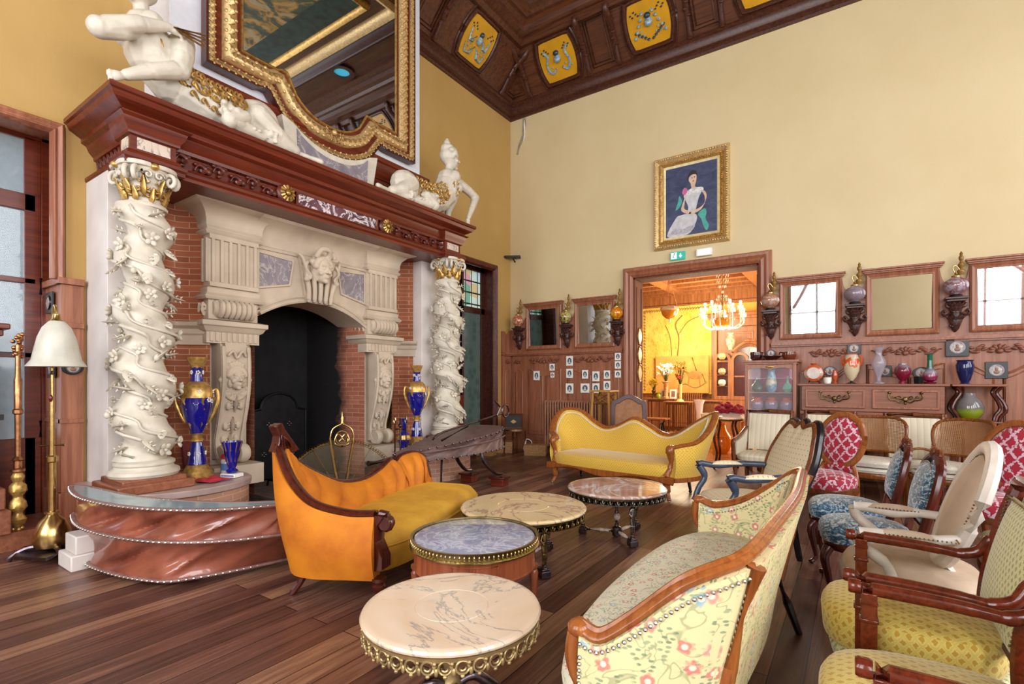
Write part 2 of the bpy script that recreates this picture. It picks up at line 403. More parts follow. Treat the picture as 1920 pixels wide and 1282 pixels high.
        if remesh:
            x = o.modifiers.new('r', 'REMESH'); x.mode = 'VOXEL'; x.voxel_size = remesh; x.use_smooth_shade = True
            if smo: y = o.modifiers.new('s', 'SMOOTH'); y.iterations = smo; y.factor = .6
        if sub: x = o.modifiers.new('s', 'SUBSURF'); x.levels = sub; x.render_levels = sub
        return o

def thing(name, label, cat, loc=(0, 0, 0), rz=0, group=None):
    o = bpy.data.objects.new(name, None); C.objects.link(o); o.empty_display_size = .1
    o.location = loc; o.rotation_euler = (0, 0, rad(rz)); o['label'] = label; o['category'] = cat
    if group: o['group'] = group
    return o
def tag(o, label, cat, group=None):
    o['label'] = label; o['category'] = cat
    if group: o['group'] = group
    return o
def struct(o, label=None, cat=None):
    o['kind'] = 'structure'
    if label: o['label'] = label
    if cat: o['category'] = cat
    return o
def kids(o): return [c for c in C.objects if c.parent == o]
def dup(root, loc, rz=None, label=None, scale=None):
    r = root.copy(); C.objects.link(r); r.location = loc
    if rz is not None: r.rotation_euler = (0, 0, rad(rz))
    if label: r['label'] = label
    if scale: r.scale = (scale,)*3
    def rec(a, b):
        for ch in kids(a):
            c = ch.copy(); C.objects.link(c); c.parent = b; rec(ch, c)
    rec(root, r); return r
def circ(r, n=24, c=(0, 0), ry=None, a0=0): return [(c[0]+r*cos(a0+2*pi*i/n), c[1]+(ry or r)*sin(a0+2*pi*i/n)) for i in range(n)]
def spline(pts, n=8, close=False):
    P = [V(p) for p in pts]; N = len(P); out = []
    for i in range(N if close else N-1):
        p0 = P[i-1] if (close or i > 0) else P[0]; p1 = P[i]; p2 = P[(i+1) % N]; p3 = P[(i+2) % N] if (close or i+2 < N) else P[-1]
        for k in range(n):
            t = k/n; out.append(.5*((2*p1)+(p2-p0)*t+(2*p0-5*p1+4*p2-p3)*t*t+(3*p1-p0-3*p2+p3)*t*t*t))
    if not close: out.append(P[-1])
    return out
# ================================================================ THE ROOM
def slab(name, a, b, mat, **k): return struct(G().bx(a, b).build(name, mat, **k))
slab('floor', (-2.6, -13.4, -.12), (12, .38, 0), 'floor')
# back wall with the wide opening to the next room
OX0, OX1, OZ = 2.78, 4.90, 3.36
g = G().bx((-.4, 0, 0), (OX0, .38, 7.6)).bx((OX1, 0, 0), (12, .38, 7.6)).bx((OX0, 0, OZ), (OX1, .38, 7.6))
struct(g.build('wall_back', 'paper'))
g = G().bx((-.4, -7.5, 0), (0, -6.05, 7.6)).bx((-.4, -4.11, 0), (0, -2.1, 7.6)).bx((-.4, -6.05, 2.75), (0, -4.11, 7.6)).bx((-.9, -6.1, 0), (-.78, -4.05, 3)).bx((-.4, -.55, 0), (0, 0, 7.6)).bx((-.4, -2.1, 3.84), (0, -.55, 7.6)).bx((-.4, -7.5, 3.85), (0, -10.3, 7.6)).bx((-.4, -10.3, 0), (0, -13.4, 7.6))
struct(g.build('wall_left', 'paper_left_light'))
# unseen walls with the window openings that light the room
def holed(axis, p, a0, a1, z1, holes, th=.35):
    g = G(); xs = [a0]
    def b(u0, u1, z0, z1):
        if axis == 'y': g.bx((u0, p, z0), (u1, p-th, z1))
        else: g.bx((p, u0, z0), (p+th, u1, z1))
    c = a0
    for (h0, h1, za, zb) in holes:
        b(c, h0, 0, z1); b(h0, h1, 0, za); b(h0, h1, zb, z1); c = h1
    b(c, a1, 0, z1); return g
struct(holed('y', -13, -.4, 12, 7.6, [(1.5, 3.3, 1.4, 6.6), (4.1, 5.9, 1.4, 6.6), (8.7, 10.5, 1.4, 6.6)]).build('wall_front', 'paper'))
struct(holed('x', 11.5, -13, .38, 7.6, [(-11.9, -10.1, 1.6, 6.5), (-8.9, -7.1, 1.6, 6.5), (-5.9, -4.1, 1.6, 6.5), (-2.9, -1.1, 1.6, 6.5)]).build('wall_right', 'paper'))
for i, (h0, h1) in enumerate([(1.5, 3.3), (4.1, 5.9), (8.7, 10.5)]):
    g = G()
    for x in (h0+.04, (h0+h1)/2, h1-.04): g.bx((x-.04, -13.02, 1.4), (x+.04, -12.95, 6.6))
    for z in (1.44, 3.1, 4.8, 6.56): g.bx((h0, -13.02, z-.03), (h1, -12.95, z+.03))
    g.tube(spline([(h0+.1, -12.9, 3.2), (h0+.6, -12.9, 4.2), (h0+.75, -12.9, 5.2), (h0+1.3, -12.9, 6.5)], 6), .07, 8).tube(spline([(h0, -12.9, 5.0), (h0+.8, -12.9, 4.8), (h0+1.8, -12.9, 3.9)], 6), .06, 8)
    struct(g.build('window_%d' % (i+1), 'wain'))

# ---- ceiling: bottom cornice, inclined painted frieze, stepped mouldings, coffered panels
XR, YF = 11.5, -13.0
def frame_path(d, z): return [(d, -d, z), (XR-d, -d, z), (XR-d, YF+d, z), (d, YF+d, z)]
def ringmould(name, d, z, prof, mat):
    # prof as (towards the room, up)
    return struct(G().sweep(frame_path(d, z), [(-a, h) for a, h in prof], close=True).build(name, mat, ang=30))
ceil_w = M['ceil_w']
ringmould('trim_1', 0, 7.06, [(0, 0), (.03, 0), (.05, .03), (.05, .08), (.09, .10), (.12, .15), (.13, .22), (.17, .24), (.17, .28), (0, .30)], 'ceil_c')
struct(G().sweep(frame_path(0, 0), [(-.12, 7.32), (-.82, 8.13), (-.82, 8.3), (0, 8.3), (0, 7.32)], close=True).build('trim_2', 'ceil_w', ang=30))
ringmould('trim_3', 0, 8.0, [(.68, 0), (.80, -.02), (.86, .04), (.86, .09), (.95, .12), (.98, .2), (1.05, .24), (1.05, .3), (.6, .3)], 'ceil_w')
ringmould('trim_4', 0, 8.24, [(.9, 0), (1.12, 0), (1.16, .05), (1.25, .08), (1.28, .16), (1.4, .2), (1.4, .26), (.9, .26)], 'ceil_y')
struct(G().bx((-.4, -13.4, 8.5), (12, .4, 8.7)).build('ceiling', 'ceil_w'))
# ceiling coffers: raised gilt frame with a painting, dark panels with blue skylight rosette
def coffer(x0, x1, y0, y1, z, mat, wd=.16, name='ceiling_moulding', h=.14):
    p = [(x0, y1, z), (x1, y1, z), (x1, y0, z), (x0, y0, z)]
    return G().sweep(p, [(0, 0), (0, -h*.5), (-wd*.35, -h), (-wd*.7, -h*.8), (-wd, -h*.3), (-wd, 0)], close=True).build(name, mat)
cz = 8.5
for i, (x0, x1, y0, y1) in enumerate([(2.4, 9.6, -12.0, -9.2), (1.45, 10.2, -2.15, -2.05)]):
    o = coffer(x0, x1, y0, y1, cz, 'ceil_c', .2); struct(o); o.name = 'trim_%d' % (5+i)
t = thing('ceiling_painting', 'painted ceiling canvas in a deep gilt frame, seen in the big mirror', 'painting', (6.2, -6.7, cz))
coffer(2.3, 9.6, -8.7, -2.3, cz, 'goldf', .20, 'frame', .16).parent = t
for o in kids(t):
    for vv in o.data.vertices: vv.co -= V(t.location)
o = coffer(2.75, 9.1, -8.2, -2.72, cz, 'gold', .12, 'inner_frame', .12); o.parent = t
for vv in o.data.vertices: vv.co -= V(t.location)
m = Mt('ceiling_canvas', .6); v = m.coord('Object'); n = m.noise(v, 1.7, 5, .6, 1.5)
m.col(m.ramp(n, [(.3, '27382f'), (.45, '4f5a44'), (.52, 'b98a38'), (.6, 'a8a48a'), (.7, '3b4a46')]))
G().bx((3.4, -7.6, cz-.03), (8.5, -3.35, cz-.005)).build('canvas', m.m, t, w=True)
m = Mt('teal_band', .5); m.col(m.ramp(m.noise(m.coord('Object'), 6, 4), [(.3, '152626'), (.7, '2c4a44')]))
G().ring([(2.8, -8.15), (9.05, -8.15), (9.05, -2.8), (2.8, -2.8)], [(3.4, -7.6), (8.5, -7.6), (8.5, -3.35), (3.4, -3.35)], 'xy', cz-.03, cz-.012).build('painted_border', m.m, t, w=True)
for (rx, ry) in ((4.9, -1.72), (9.0, -1.72)):
    r = thing('ceiling_rosette', 'round blue skylight rosette in the dark ceiling, '+('near the fireplace wall' if rx < 5 else 'far from the fireplace wall'), 'skylight', (rx, ry, cz), group='blue ceiling rosettes')
    G().ring(circ(.28, 28), circ(.17, 28), 'xy', -.05, 0).build('surround', 'ceil_c', r)
    G().lathe([(0, -.02), (.17, -.02), (.17, -.005), (0, -.005)], 20).build('glass', glow('skylight_blue', '3fa6c4', 1.0), r)
# inclined frieze furniture
M['enamel_y'] = plain('yellow_enamel', 'c8921c', .25, 0, .08, 4)
M['enamel_b'] = plain('blue_grey_enamel', '8fa6ae', .3, 0, .35, 30)
M['enamel_d'] = plain('dark_blue_enamel', '2a3a4a', .3)
TL = math.atan2(.81, .70)
def frz(x, h, off, side):
    # h 0..1 up the incline, off = lift off the surface
    a = .12+.70*h; z = 7.32+.81*h
    n = V((0, -.757, -.654)); p = V((x, -a, z))+n*off
    return V(p) if side == 'b' else V((-p.y, -x, p.z))
def cartouche(x, side, label, kind):
    P = lambda u, v_, o: frz(x+u*1.1, .46+v_*1.12, o, side)
    t = thing('painted_cartouche', label, 'painted panel', P(0, 0, 0))
    def outline(a, b, n=10):
        pts = []
        cs = [(a, b, 0), (-a, b, 90), (-a, -b, 180), (a, -b, 270)]
        pts = []
        for k in range(40):
            th = 2*pi*k/40; cx, cy = cos(th), sin(th)
            # rectangle with round lobes on the short sides and stepped corners
            if abs(cx)*b > abs(cy)*a: px = a*(1 if cx > 0 else -1); py = px*cy/cx; px += .055*math.sqrt(max(0, 1-(py/(b*.8))**2))*(1 if cx > 0 else -1)
            else: py = b*(1 if cy > 0 else -1); px = py*cx/cy
            pts.append((px, py))
        return pts
    def slab2(pts, o0, o1):
        n = len(pts); g = G(); g.add([P(u, w_, o0) for u, w_ in pts]+[P(u, w_, o1) for u, w_ in pts], [tuple(range(n)), tuple(range(n, 2*n))]+[(i, (i+1) % n, n+(i+1) % n, n+i) for i in range(n)]); return g
    o1 = outline(.28, .29)
    slab2(o1, 0, .02).build('enamel_ground', 'enamel_y', t, w=True, ang=20)
    fr = [P(u*1.12, w_*1.12, .02) for u, w_ in o1]
    G().tube(fr, .028, 6, close=True).tube([P(u*1.28, w_*1.26, .01) for u, w_ in o1], .018, 5, close=True).build('frame', 'ceil_c', t, w=True)
    g = G(); gd = G()
    g.ell(P(0, .02, .03), (.075, .05, .085)); gd.ell(P(0, .10, .03), (.06, .04, .05))
    for s_ in (-1, 1):
        if kind == 0:
            g.tube([P(s_*.08, .05, .03), P(s_*.14, -.04, .035), P(s_*.2, -.05, .035), P(s_*.24, .12, .03)], [.01, .03, .028, .008], 6)
            g.tube([P(s_*.02, -.08, .03), P(s_*.1, -.2, .035), P(s_*.2, -.22, .035), P(s_*.25, -.1, .03)], [.012, .03, .022, .006], 6)
        elif kind == 1:
            g.tube(spline([P(s_*.06, -.12, .03), P(s_*.16, -.17, .03), P(s_*.22, -.05, .03), P(s_*.17, .08, .03), P(s_*.24, .16, .03)], 5), .022, 6)
        else:
            for q in range(5): g.ell(P(s_*(.08+.04*q), .14-.07*q, .03), (.035, .018, .03), (0, s_*.6, 0), 6, 5)
            for q in range(5): gd.ell(P(s_*(.04+.045*q), -.2+.03*q, .03), (.03, .014, .026), (0, -s_*.8, 0), 6, 5)
        for q in range(5):
            gd.ell(P(s_*(.14+.03*q), .13+.03*(q % 3), .028), (.02, .01, .016), nu=6, nv=4)
            g.ell(P(s_*(.1+.035*q), -.13+.05*(q % 2), .028), (.018, .01, .02), nu=6, nv=4)
    g.build('painted_mask', 'enamel_b', t, w=True); gd.build('painted_foliage', 'enamel_d', t, w=True)
    return t
xs_b = [1.42, 3.22, 5.04, 6.86, 8.68, 10.2]
for x, lb, kd in ((1.42, 'yellow painted frieze panel with a horned blue mask, nearest the corner', 1), (3.22, 'yellow painted frieze panel with a lion-like head over oak leaves', 2), (5.04, 'yellow frieze panel cut by the top edge of the photo, rightmost', 2)):
    cartouche(x, 'b', lb, kd)
cartouche(1.72, 'l', 'yellow painted frieze panel with a bearded mask and drapery, above the left wall', 0)
# carved brackets and plain raised panels of the frieze
def fbracket(x, side, g):
    P = lambda u, v_, o: frz(x+u, v_, o, side)
    pts = spline([P(0, .97, .02), P(0, .93, .13), P(0, .78, .12), P(0, .6, .05), P(0, .35, .03), P(0, .12, .05), P(0, .03, .03)], 4)
    g.tube(pts, [.03, .055, .06, .05, .045, .04, .04, .05, .03], 8, flat=.8)
    for q in range(7): g.ell(P(.02*(-1)**q, .9-.09*q, .09-.008*q), (.045, .03, .03), nu=6, nv=5)
def fpanel(x, wd, side, g):
    P = lambda u, v_, o: frz(x+u, v_, o, side)
    for (a, b) in ((wd/2, .38), (wd/2-.05, .33)):
        g.tube([P(-a, .5-b, .01), P(a, .5-b, .01), P(a, .5+b, .01), P(-a, .5+b, .01)], .016, 4, close=True)
i = 10
for side, xs in (('b', [.62, 1.98, 2.58, 3.86, 4.38, 5.68, 6.2, 7.5]), ('l', [.62, 2.62, 3.2, 4.9])):
    g = G()
    for x in xs: fbracket(x, side, g)
    struct(g.build('trim_%d' % i, 'ceil_c')); i += 1
    g = G()
    for x, wd in ((.25, .5), (2.28, .42), (4.12, .4), (5.94, .4), (7.7, .3)) if side == 'b' else ((.25, .5), (2.9, .4)): fpanel(x, wd, side, g)
    struct(g.build('trim_%d' % i, 'ceil_w')); i += 1

# ---- back wall: opening trim and reveal
g = G()
prof = [(0, 0), (.0, -.05), (.04, -.09), (.08, -.07), (.12, -.10), (.16, -.10), (.19, -.05), (.19, 0)]
path = [(OX1, 0, 0), (OX1, 0, OZ), (OX0, 0, OZ), (OX0, 0, 0)]
for k in range(1):
    g.sweep([(x, y, z) for x, y, z in path], [(-a, h*-1) for a, h in prof], up=(0, -1, 0))
struct(g.build('trim_20', 'wain', ang=30))
g = G().bx((OX0, -.01, 0), (OX0+.03, .40, OZ)).bx((OX1-.03, -.01, 0), (OX1, .40, OZ)).bx((OX0, -.01, OZ-.03), (OX1, .40, OZ))
for x in (OX0+.03, OX1-.03):
    s_ = 1 if x < 3 else -1
    g.bx((x, .06, .3), (x+s_*.015, .1, 3.2)).bx((x, .3, .3), (x+s_*.015, .34, 3.2))
struct(g.build('trim_21', wood('matt_reveal_wood', '5c3220', '8a5436', .75, 'z'), bevel=.003))

# ---- wainscot of the back wall and of the left wall end
def wains_seg(g, x0, x1, P, rail=True, panels=2, d=.05):
    # P(x, out, z) -> point; g boxes between corner points
    def B(a0, a1, o0, o1, z0, z1):
        p = P(a0, o0, z0); q = P(a1, o1, z1); g.bx(p, q)
    B(x0, x1, 0, d, 0, 2.0); B(x0, x1, d, d+.03, 0, .22); B(x0, x1, d, d+.045, .22, .26)
    B(x0, x1, 0, d+.05, 1.985, 2.01); B(x0, x1, 0, d+.08, 2.01, 2.045); B(x0, x1, 0, d+.03, 2.045, 2.06)
    W = (x1-x0); n = panels; st = .09
    for i in range(n):
        a = x0+st+i*(W-st)/n; b = x0+i*(W-st)/n+(W-st)/n
        # frame mouldings with an S-curved top
        pts = [P(a, d, .34), P(b, d, .34)]
        for k in range(9):
            t = k/8; s_ = t if i % 2 == 0 else 1-t
            zz = 1.62+.07*cos(pi*(1-s_)) if n > 1 else 1.62+.07*sin(pi*t)
            pts.append(P(b+(a-b)*t, d, zz))
        g.tube(pts, .018, 6, close=True)
        pts2 = []
        for p in pts:
            c_ = V(P((a+b)/2, d, 1.0)); q = V(p); pts2.append(c_+(q-c_)*.9)
        g.tube(pts2, .008, 5, close=True)
def Pb(x, o, z): return (x, -o, z)
def Pl(y, o, z): return (o, -y, z)
g = G()
for a, b, n in ((0.09, .42, 1), (.42, 1.35, 2), (1.35, 2.59, 2)): wains_seg(g, a, b, Pb, panels=n)
struct(g.build('trim_22', 'wain', bevel=.002), 'panelling')
g = G()
for a, b, n in ((5.09, 5.55, 1), (5.55, 6.25, 2), (6.25, 7.3, 2), (7.3, 8.2, 2), (8.2, 9.3, 2), (9.3, 10.4, 2), (10.4, 11.45, 2)): wains_seg(g, a, b, Pb, panels=n)
struct(g.build('trim_23', 'wain', bevel=.002))
g = G(); wains_seg(g, .0, .36, Pl, panels=1); struct(g.build('trim_24', 'wain', bevel=.002))
# upper boards with scalloped tops behind the lamps
def board(xs_z, a, b): 
    pts = [(a, 2.05)]+xs_z+[(b, 2.05)]; return G().prism(pts, 'xz', -.045, 0)
def scal(x0, x1, ze, zd, n=10):
    # drops from ze at x0 to zd in the middle and back to ze at x1, with little ears
    out = []
    for k in range(n+1):
        t = k/n; out.append((x0+(x1-x0)*t, ze-(ze-zd)*(1-abs(2*t-1)**2.2)))
    return out
L = board([(0.03, 2.55), (.1, 2.52), (.2, 2.55), (.32, 2.62), (.4, 2.78), (.44, 2.8), (.46, 3.0), (1.3, 3.0)]+scal(1.3, 1.58, 2.85, 2.66, 8)+[(1.6, 3.0), (2.42, 3.0), (2.44, 2.85), (2.59, 2.75)], .0, 2.59)
struct(L.build('trim_25', 'wain', bevel=.004))
L = board([(5.09, 2.6), (5.14, 2.8), (5.19, 2.86), (5.2, 3.0), (6.03, 3.0), (6.05, 2.86)]+scal(6.06, 6.3, 2.84, 2.7, 8)+[(6.31, 2.86), (6.33, 3.0), (7.15, 3.0), (7.17, 2.88)]+scal(7.18, 7.43, 2.84, 2.7, 8)+[(7.44, 2.88), (7.46, 3.0), (11.4, 3.0)], 5.09, 11.45)
struct(L.build('trim_26', 'wain', bevel=.004))
g = G().prism([(0, 2.05), (0, 2.5), (-.08, 2.52), (-.2, 2.42), (-.28, 2.5), (-.36, 2.5), (-.36, 2.05)], 'yz', 0, .045)
struct(g.build('trim_27', 'wain', bevel=.004))
# carved scrolls under the rail
def scroll(g, P, x, z, s=1, w_=.3):
    pts = [P(x, .07, z)]
    for k in range(1, 13):
        t = k/12; pts.append(P(x+s*w_*t, .07, z+.03*sin(t*2.6*pi)))
    g.tube(spline(pts, 2), [.014, .016, .02, .018, .014, .01, .008], 6)
    for k in range(6):
        t = k/6; g.ell(P(x+s*w_*(.1+.7*t), .075, z+.045*sin(t*2.6*pi)+.01), (.035, .014, .02), (0, s*(.5-t), 0), 7, 5)
def palm(g, P, x, z, r=.07):
    for k in range(7):
        a = pi*(k/6); g.ell(P(x+r*.75*cos(a), .075, z+r*.55*sin(a)), (r*.34, .015, r*.2), (0, -a, 0), 7, 5)
    g.ell(P(x, .08, z), (r*.35, .02, r*.3))
i = 28
for lst in ([(.88, .44), (1.96, .6)], [(5.9, .32), (6.78, .5), (7.75, .42), (8.7, .45)]):
    g = G()
    for x, wd in lst:
        palm(g, Pb, x, 1.84, .11); scroll(g, Pb, x+.12, 1.86, 1, wd*.55); scroll(g, Pb, x-.12, 1.86, -1, wd*.55)
    struct(g.build('trim_%d' % i, 'wain_carve')); i += 1
g = G(); palm(g, Pb, .24, 1.84, .08); palm(g, Pl, .2, 1.84, .08); struct(g.build('trim_30', 'wain_carve'))

# ---- far glazed door in the left wall
g = G()
prof = [(0, 0), (0, .05), (.03, .08), (.07, .06), (.1, .08), (.13, .03), (.13, 0)]
g.sweep([(0, -.55, 0), (0, -.55, 3.84), (0, -2.1, 3.84), (0, -2.1, 0)], [(a, h) for a, h in prof], up=(1, 0, 0))
g.bx((-.36, -.55, 0), (.0, -.57, 3.84)).bx((-.36, -2.1, 0), (0, -2.08, 3.84)).bx((-.36, -2.1, 3.82), (0, -.55, 3.84))
struct(g.build('trim_31', 'mahog_c', ang=30))
d = G()
for y in (-2.04, -1.36, -1.30, -.62): d.bx((-.34, y-.06, 0), (-.28, y+.06, 3.83))

for z, h in ((.25, .5), (2.9, .12), (3.77, .12)): d.bx((-.34, -2.1, z-h/2), (-.28, -.56, z+h/2))
D = struct(d.build('door_1', 'mahog_d' if False else 'ceil_c', bevel=.004), 'dark wooden glazed door with coloured leaded panes beside the right twisted column', 'door')
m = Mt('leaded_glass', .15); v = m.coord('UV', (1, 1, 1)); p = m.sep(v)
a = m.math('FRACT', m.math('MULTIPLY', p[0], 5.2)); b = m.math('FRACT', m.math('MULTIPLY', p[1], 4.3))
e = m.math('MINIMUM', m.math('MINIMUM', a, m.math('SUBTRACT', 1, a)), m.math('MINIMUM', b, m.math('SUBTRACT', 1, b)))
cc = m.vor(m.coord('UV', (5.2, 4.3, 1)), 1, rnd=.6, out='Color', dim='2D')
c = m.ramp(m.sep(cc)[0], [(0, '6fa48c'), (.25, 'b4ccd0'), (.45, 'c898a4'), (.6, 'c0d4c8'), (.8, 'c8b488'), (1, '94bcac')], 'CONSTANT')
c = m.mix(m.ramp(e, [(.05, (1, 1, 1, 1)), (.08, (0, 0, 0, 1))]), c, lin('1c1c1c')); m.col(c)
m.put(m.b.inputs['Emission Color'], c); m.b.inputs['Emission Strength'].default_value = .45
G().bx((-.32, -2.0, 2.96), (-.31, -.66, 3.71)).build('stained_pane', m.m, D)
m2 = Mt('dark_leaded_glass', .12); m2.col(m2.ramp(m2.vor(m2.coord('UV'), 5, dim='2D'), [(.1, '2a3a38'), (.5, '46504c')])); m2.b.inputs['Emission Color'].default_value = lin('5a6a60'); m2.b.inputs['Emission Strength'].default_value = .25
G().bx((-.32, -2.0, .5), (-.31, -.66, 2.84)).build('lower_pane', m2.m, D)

# ---- near left glazed door in its deep reveal
g = G()
g.sweep([(0, -7.5, 2.4), (0, -7.5, 3.86), (0, -10.3, 3.86), (0, -10.3, 0)], [(a*.8, h) for a, h in prof], up=(1, 0, 0))
g.bx((-.42, -7.5, 0), (.0, -7.48, 3.85)).bx((-.42, -10.3, 3.83), (0, -7.5, 3.86)).bx((-.42, -10.32, 0), (0, -10.3, 3.85))
g.bx((-.42, -7.5, 0), (.04, -7.53, 2.36)).bx((-.42, -7.5, 2.36), (.07, -7.56, 2.42)).bx((-.42, -7.5, 1.95), (.06, -7.545, 2.0)).bx((-.42, -7.5, 1.05), (.05, -7.54, 1.09)).bx((-.42, -7.5, 0), (.06, -7.55, .4))
g.bx((-.38, -7.53, 1.15), (-.1, -7.537, 1.9)).bx((-.38, -7.53, .5), (-.1, -7.537, 1.0))
g.bx((0, -7.53, 0), (.05, -7.36, 2.36)).bx((0, -7.56, 2.36), (.08, -7.36, 2.42)).bx((0, -7.55, 1.95), (.07, -7.36, 2.0)).bx((0, -7.54, 1.05), (.065, -7.36, 1.09)).bx((0, -7.55, 0), (.07, -7.36, .4))
struct(g.build('trim_32', 'wain', bevel=.004))
d = G()
d.bx((-.5, -7.48, 0), (-.42, -7.56, 3.85)).bx((-.5, -10.3, 3.8), (-.42, -7.5, 3.88))
d.bx((-.49, -7.56, 0), (-.43, -7.68, 3.84))
for y in (-8.5, -9.4, -10.2): d.bx((-.49, y-.06, 0), (-.43, y+.06, 3.84))
for z, h in ((.45, .9), (2.42, .05), (3.18, .16), (3.86, .14), (1.7, .05)): d.bx((-.49, -10.3, z-h/2), (-.43, -7.6, z+h/2))
D = struct(d.build('door_2', 'mahog', bevel=.004), 'glazed mahogany double door at the left edge of the photo', 'door')
G().bx((-.465, -10.2, .9), (-.46, -7.66, 3.8)).build('pane', glass('door_glass', 'b8c8d0', .05, .35), D)
g = G().tube([(-.425, -7.565, 2.3), (-.425, -7.565, 2.46)], .012, 8).tube([(-.425, -7.565, .9), (-.425, -7.565, 1.06)], .012, 8)
g.build('hinge', 'iron', D)
# pale porch seen through it
slab('wall_porch', (-2.5, -12.4, -.1), (-2.4, -6.4, 4.6), plain('porch_wall', 'b6c2c8', .8))
slab('wall_porch_side', (-2.5, -7.15, -.1), (-.5, -7.1, 4.6), plain('porch_side_wall', 'a8b4ba', .8))
slab('trim_33', (-.42, -10.3, 0), (.28, -7.56, .16), 'wain_x', bevel=.006)

# ================================================================ THE NEXT ROOM (warm)
M['warmwall'] = plain('amber_wall', 'e0a040', .7, 0, .1, 2)
M['owood'] = wood('orange_panelling', '784420', 'b47846', .4, 'z')
slab('wall_next_back', (-1.2, 6.0, 0), (7.4, 6.2, 4.3), 'warmwall')
slab('wall_next_left', (-1.3, .38, 0), (-1.2, 6.2, 4.3), 'owood')
slab('floor_next', (-1.3, .38, -.12), (7.4, 6.2, 0), 'parquet')
g = G().bx((-1.3, .38, 4.2), (7.4, 6.2, 4.35))
for k in range(9): g.bx((-1.2, .7+.62*k, 4.02), (7.4, .86+.62*k, 4.2))
for k in range(4): g.bx((-.4+2.2*k, .38, 3.96), (-.1+2.2*k, 6.0, 4.2))
struct(g.build('ceiling_next', 'owood', bevel=.01))
g = G().bx((-1.2, 5.9, 3.62), (7.4, 6.0, 4.2)).bx((-1.2, 5.84, 3.95), (7.4, 6.0, 4.08)).bx((-1.2, 5.86, 3.60), (7.4, 6.0, 3.68)).bx((-1.2, 5.93, 0), (2.9, 6.0, 1.0)).bx((-1.2, 5.9, 1.0), (2.9, 6.0, 1.06)).bx((-.2, 5.93, 1), (.78, 6.0, 3.6)).bx((-.05, 5.9, 2.55), (.78, 6.0, 2.7))
struct(g.build('trim_40', 'owood', bevel=.006))
slab('wall_next_right', (7.4, .38, 0), (7.5, 6.2, 4.3), 'owood')
# ================================================================ THE FIREPLACE
YC = -5.08
def fl(c, r, h, zt, n, depth=.012): pass
FP = thing('fireplace', 'tall cream stone and brick fireplace with a black arched firebox and side hearths', 'fireplace', (.4, YC, 0))
def limb(g, a, b, r0, r1, n=5):
    a, b = V(a), V(b); g.tube([a+(b-a)*k/n for k in range(n+1)], [r0+(r1-r0)*k/n for k in range(n+1)], 10)
    g.ell(a, r0); g.ell(b, r1); return g
def chain(g, pts, rs):
    for i in range(len(pts)-1): limb(g, pts[i], pts[i+1], rs[i], rs[i+1])
    return g
def frame_of(n, up=V((0, 0, 1))):
    n = V(n).normalized(); up = (up-n*up.dot(n)).normalized(); s = up.cross(n); return Matrix((s, n, up)).transposed()
def face(g, c, n, s, hair=True, beard=False, crown=False, back=True, up=V((0, 0, 1))):
    c = V(c); B = frame_of(n, V(up)); P = lambda x, y, z: c+B @ V((x*s, y*s, z*s))
    def E(x, y, z, r, rr=None):
        i0 = len(g.v); g.ell((0, 0, 0), tuple(q*s for q in r), rr, 12, 9); g.tf(i0, Matrix.Translation(P(x, y, z)) @ B.to_4x4())
    E(0, 0, .05, (.42, .5, .55)); E(0, .12, -.28, (.3, .36, .32)); E(0, .38, -.5, (.13, .12, .1))
    E(0, .46, .12, (.06, .08, .08)); limb(g, P(0, .46, .14), P(0, .62, -.08), .045*s, .085*s)
    for q in (-1, 1):
        E(q*.1, .5, -.1, (.06, .07, .05)); E(q*.17, .42, .2, (.15, .09, .04), (0, -q*.15, 0)); E(q*.18, .4, .08, (.09, .07, .05))
        E(q*.24, .32, -.14, (.13, .12, .12)); E(q*.43, -.02, .02, (.06, .12, .15))
    E(0, .47, -.26, (.14, .06, .035)); E(0, .46, -.32, (.11, .07, .04))
    if hair:
        for k in range(11):
            a = pi*k/10; E(.42*cos(a), .12, .15+.42*sin(a), (.15, .2, .14), (0, -a, 0))
            if k % 2: E(.48*cos(a), -.1, .2+.45*sin(a), (.17, .2, .16))
        if back: E(0, -.15, .15, (.46, .48, .5))
    if beard:
        for k in range(7): E(-.33+.11*k, .2, -.55-.12*sin(pi*k/6), (.09, .12, .2))
    if crown:
        for k in range(5): E(-.3+.15*k, .1, .68+.1*sin(pi*k/4), (.1, .1, .18), (0, (k-2)*.25, 0))
    return g
def leaf(g, p, d, n, L, W, curl=.3, th=.25):
    # acanthus like tongue from p along d, bulging along n
    p, d, n = V(p), V(d).normalized(), V(n).normalized(); s = d.cross(n)
    pts = [p+d*L*t+n*(curl*L*t*t) for t in (0, .25, .5, .75, 1)]
    i0 = len(g.v); g.tube(pts, [W*.5, W*.95, W, W*.7, W*.25], 8, flat=th)
    for t in (.35, .65):
        for q in (-1, 1): limb(g, p+d*L*t+n*curl*L*t*t, p+d*L*(t+.12)+s*W*.9*q+n*(curl*L*t*t+.01), W*.3, W*.12, 2)

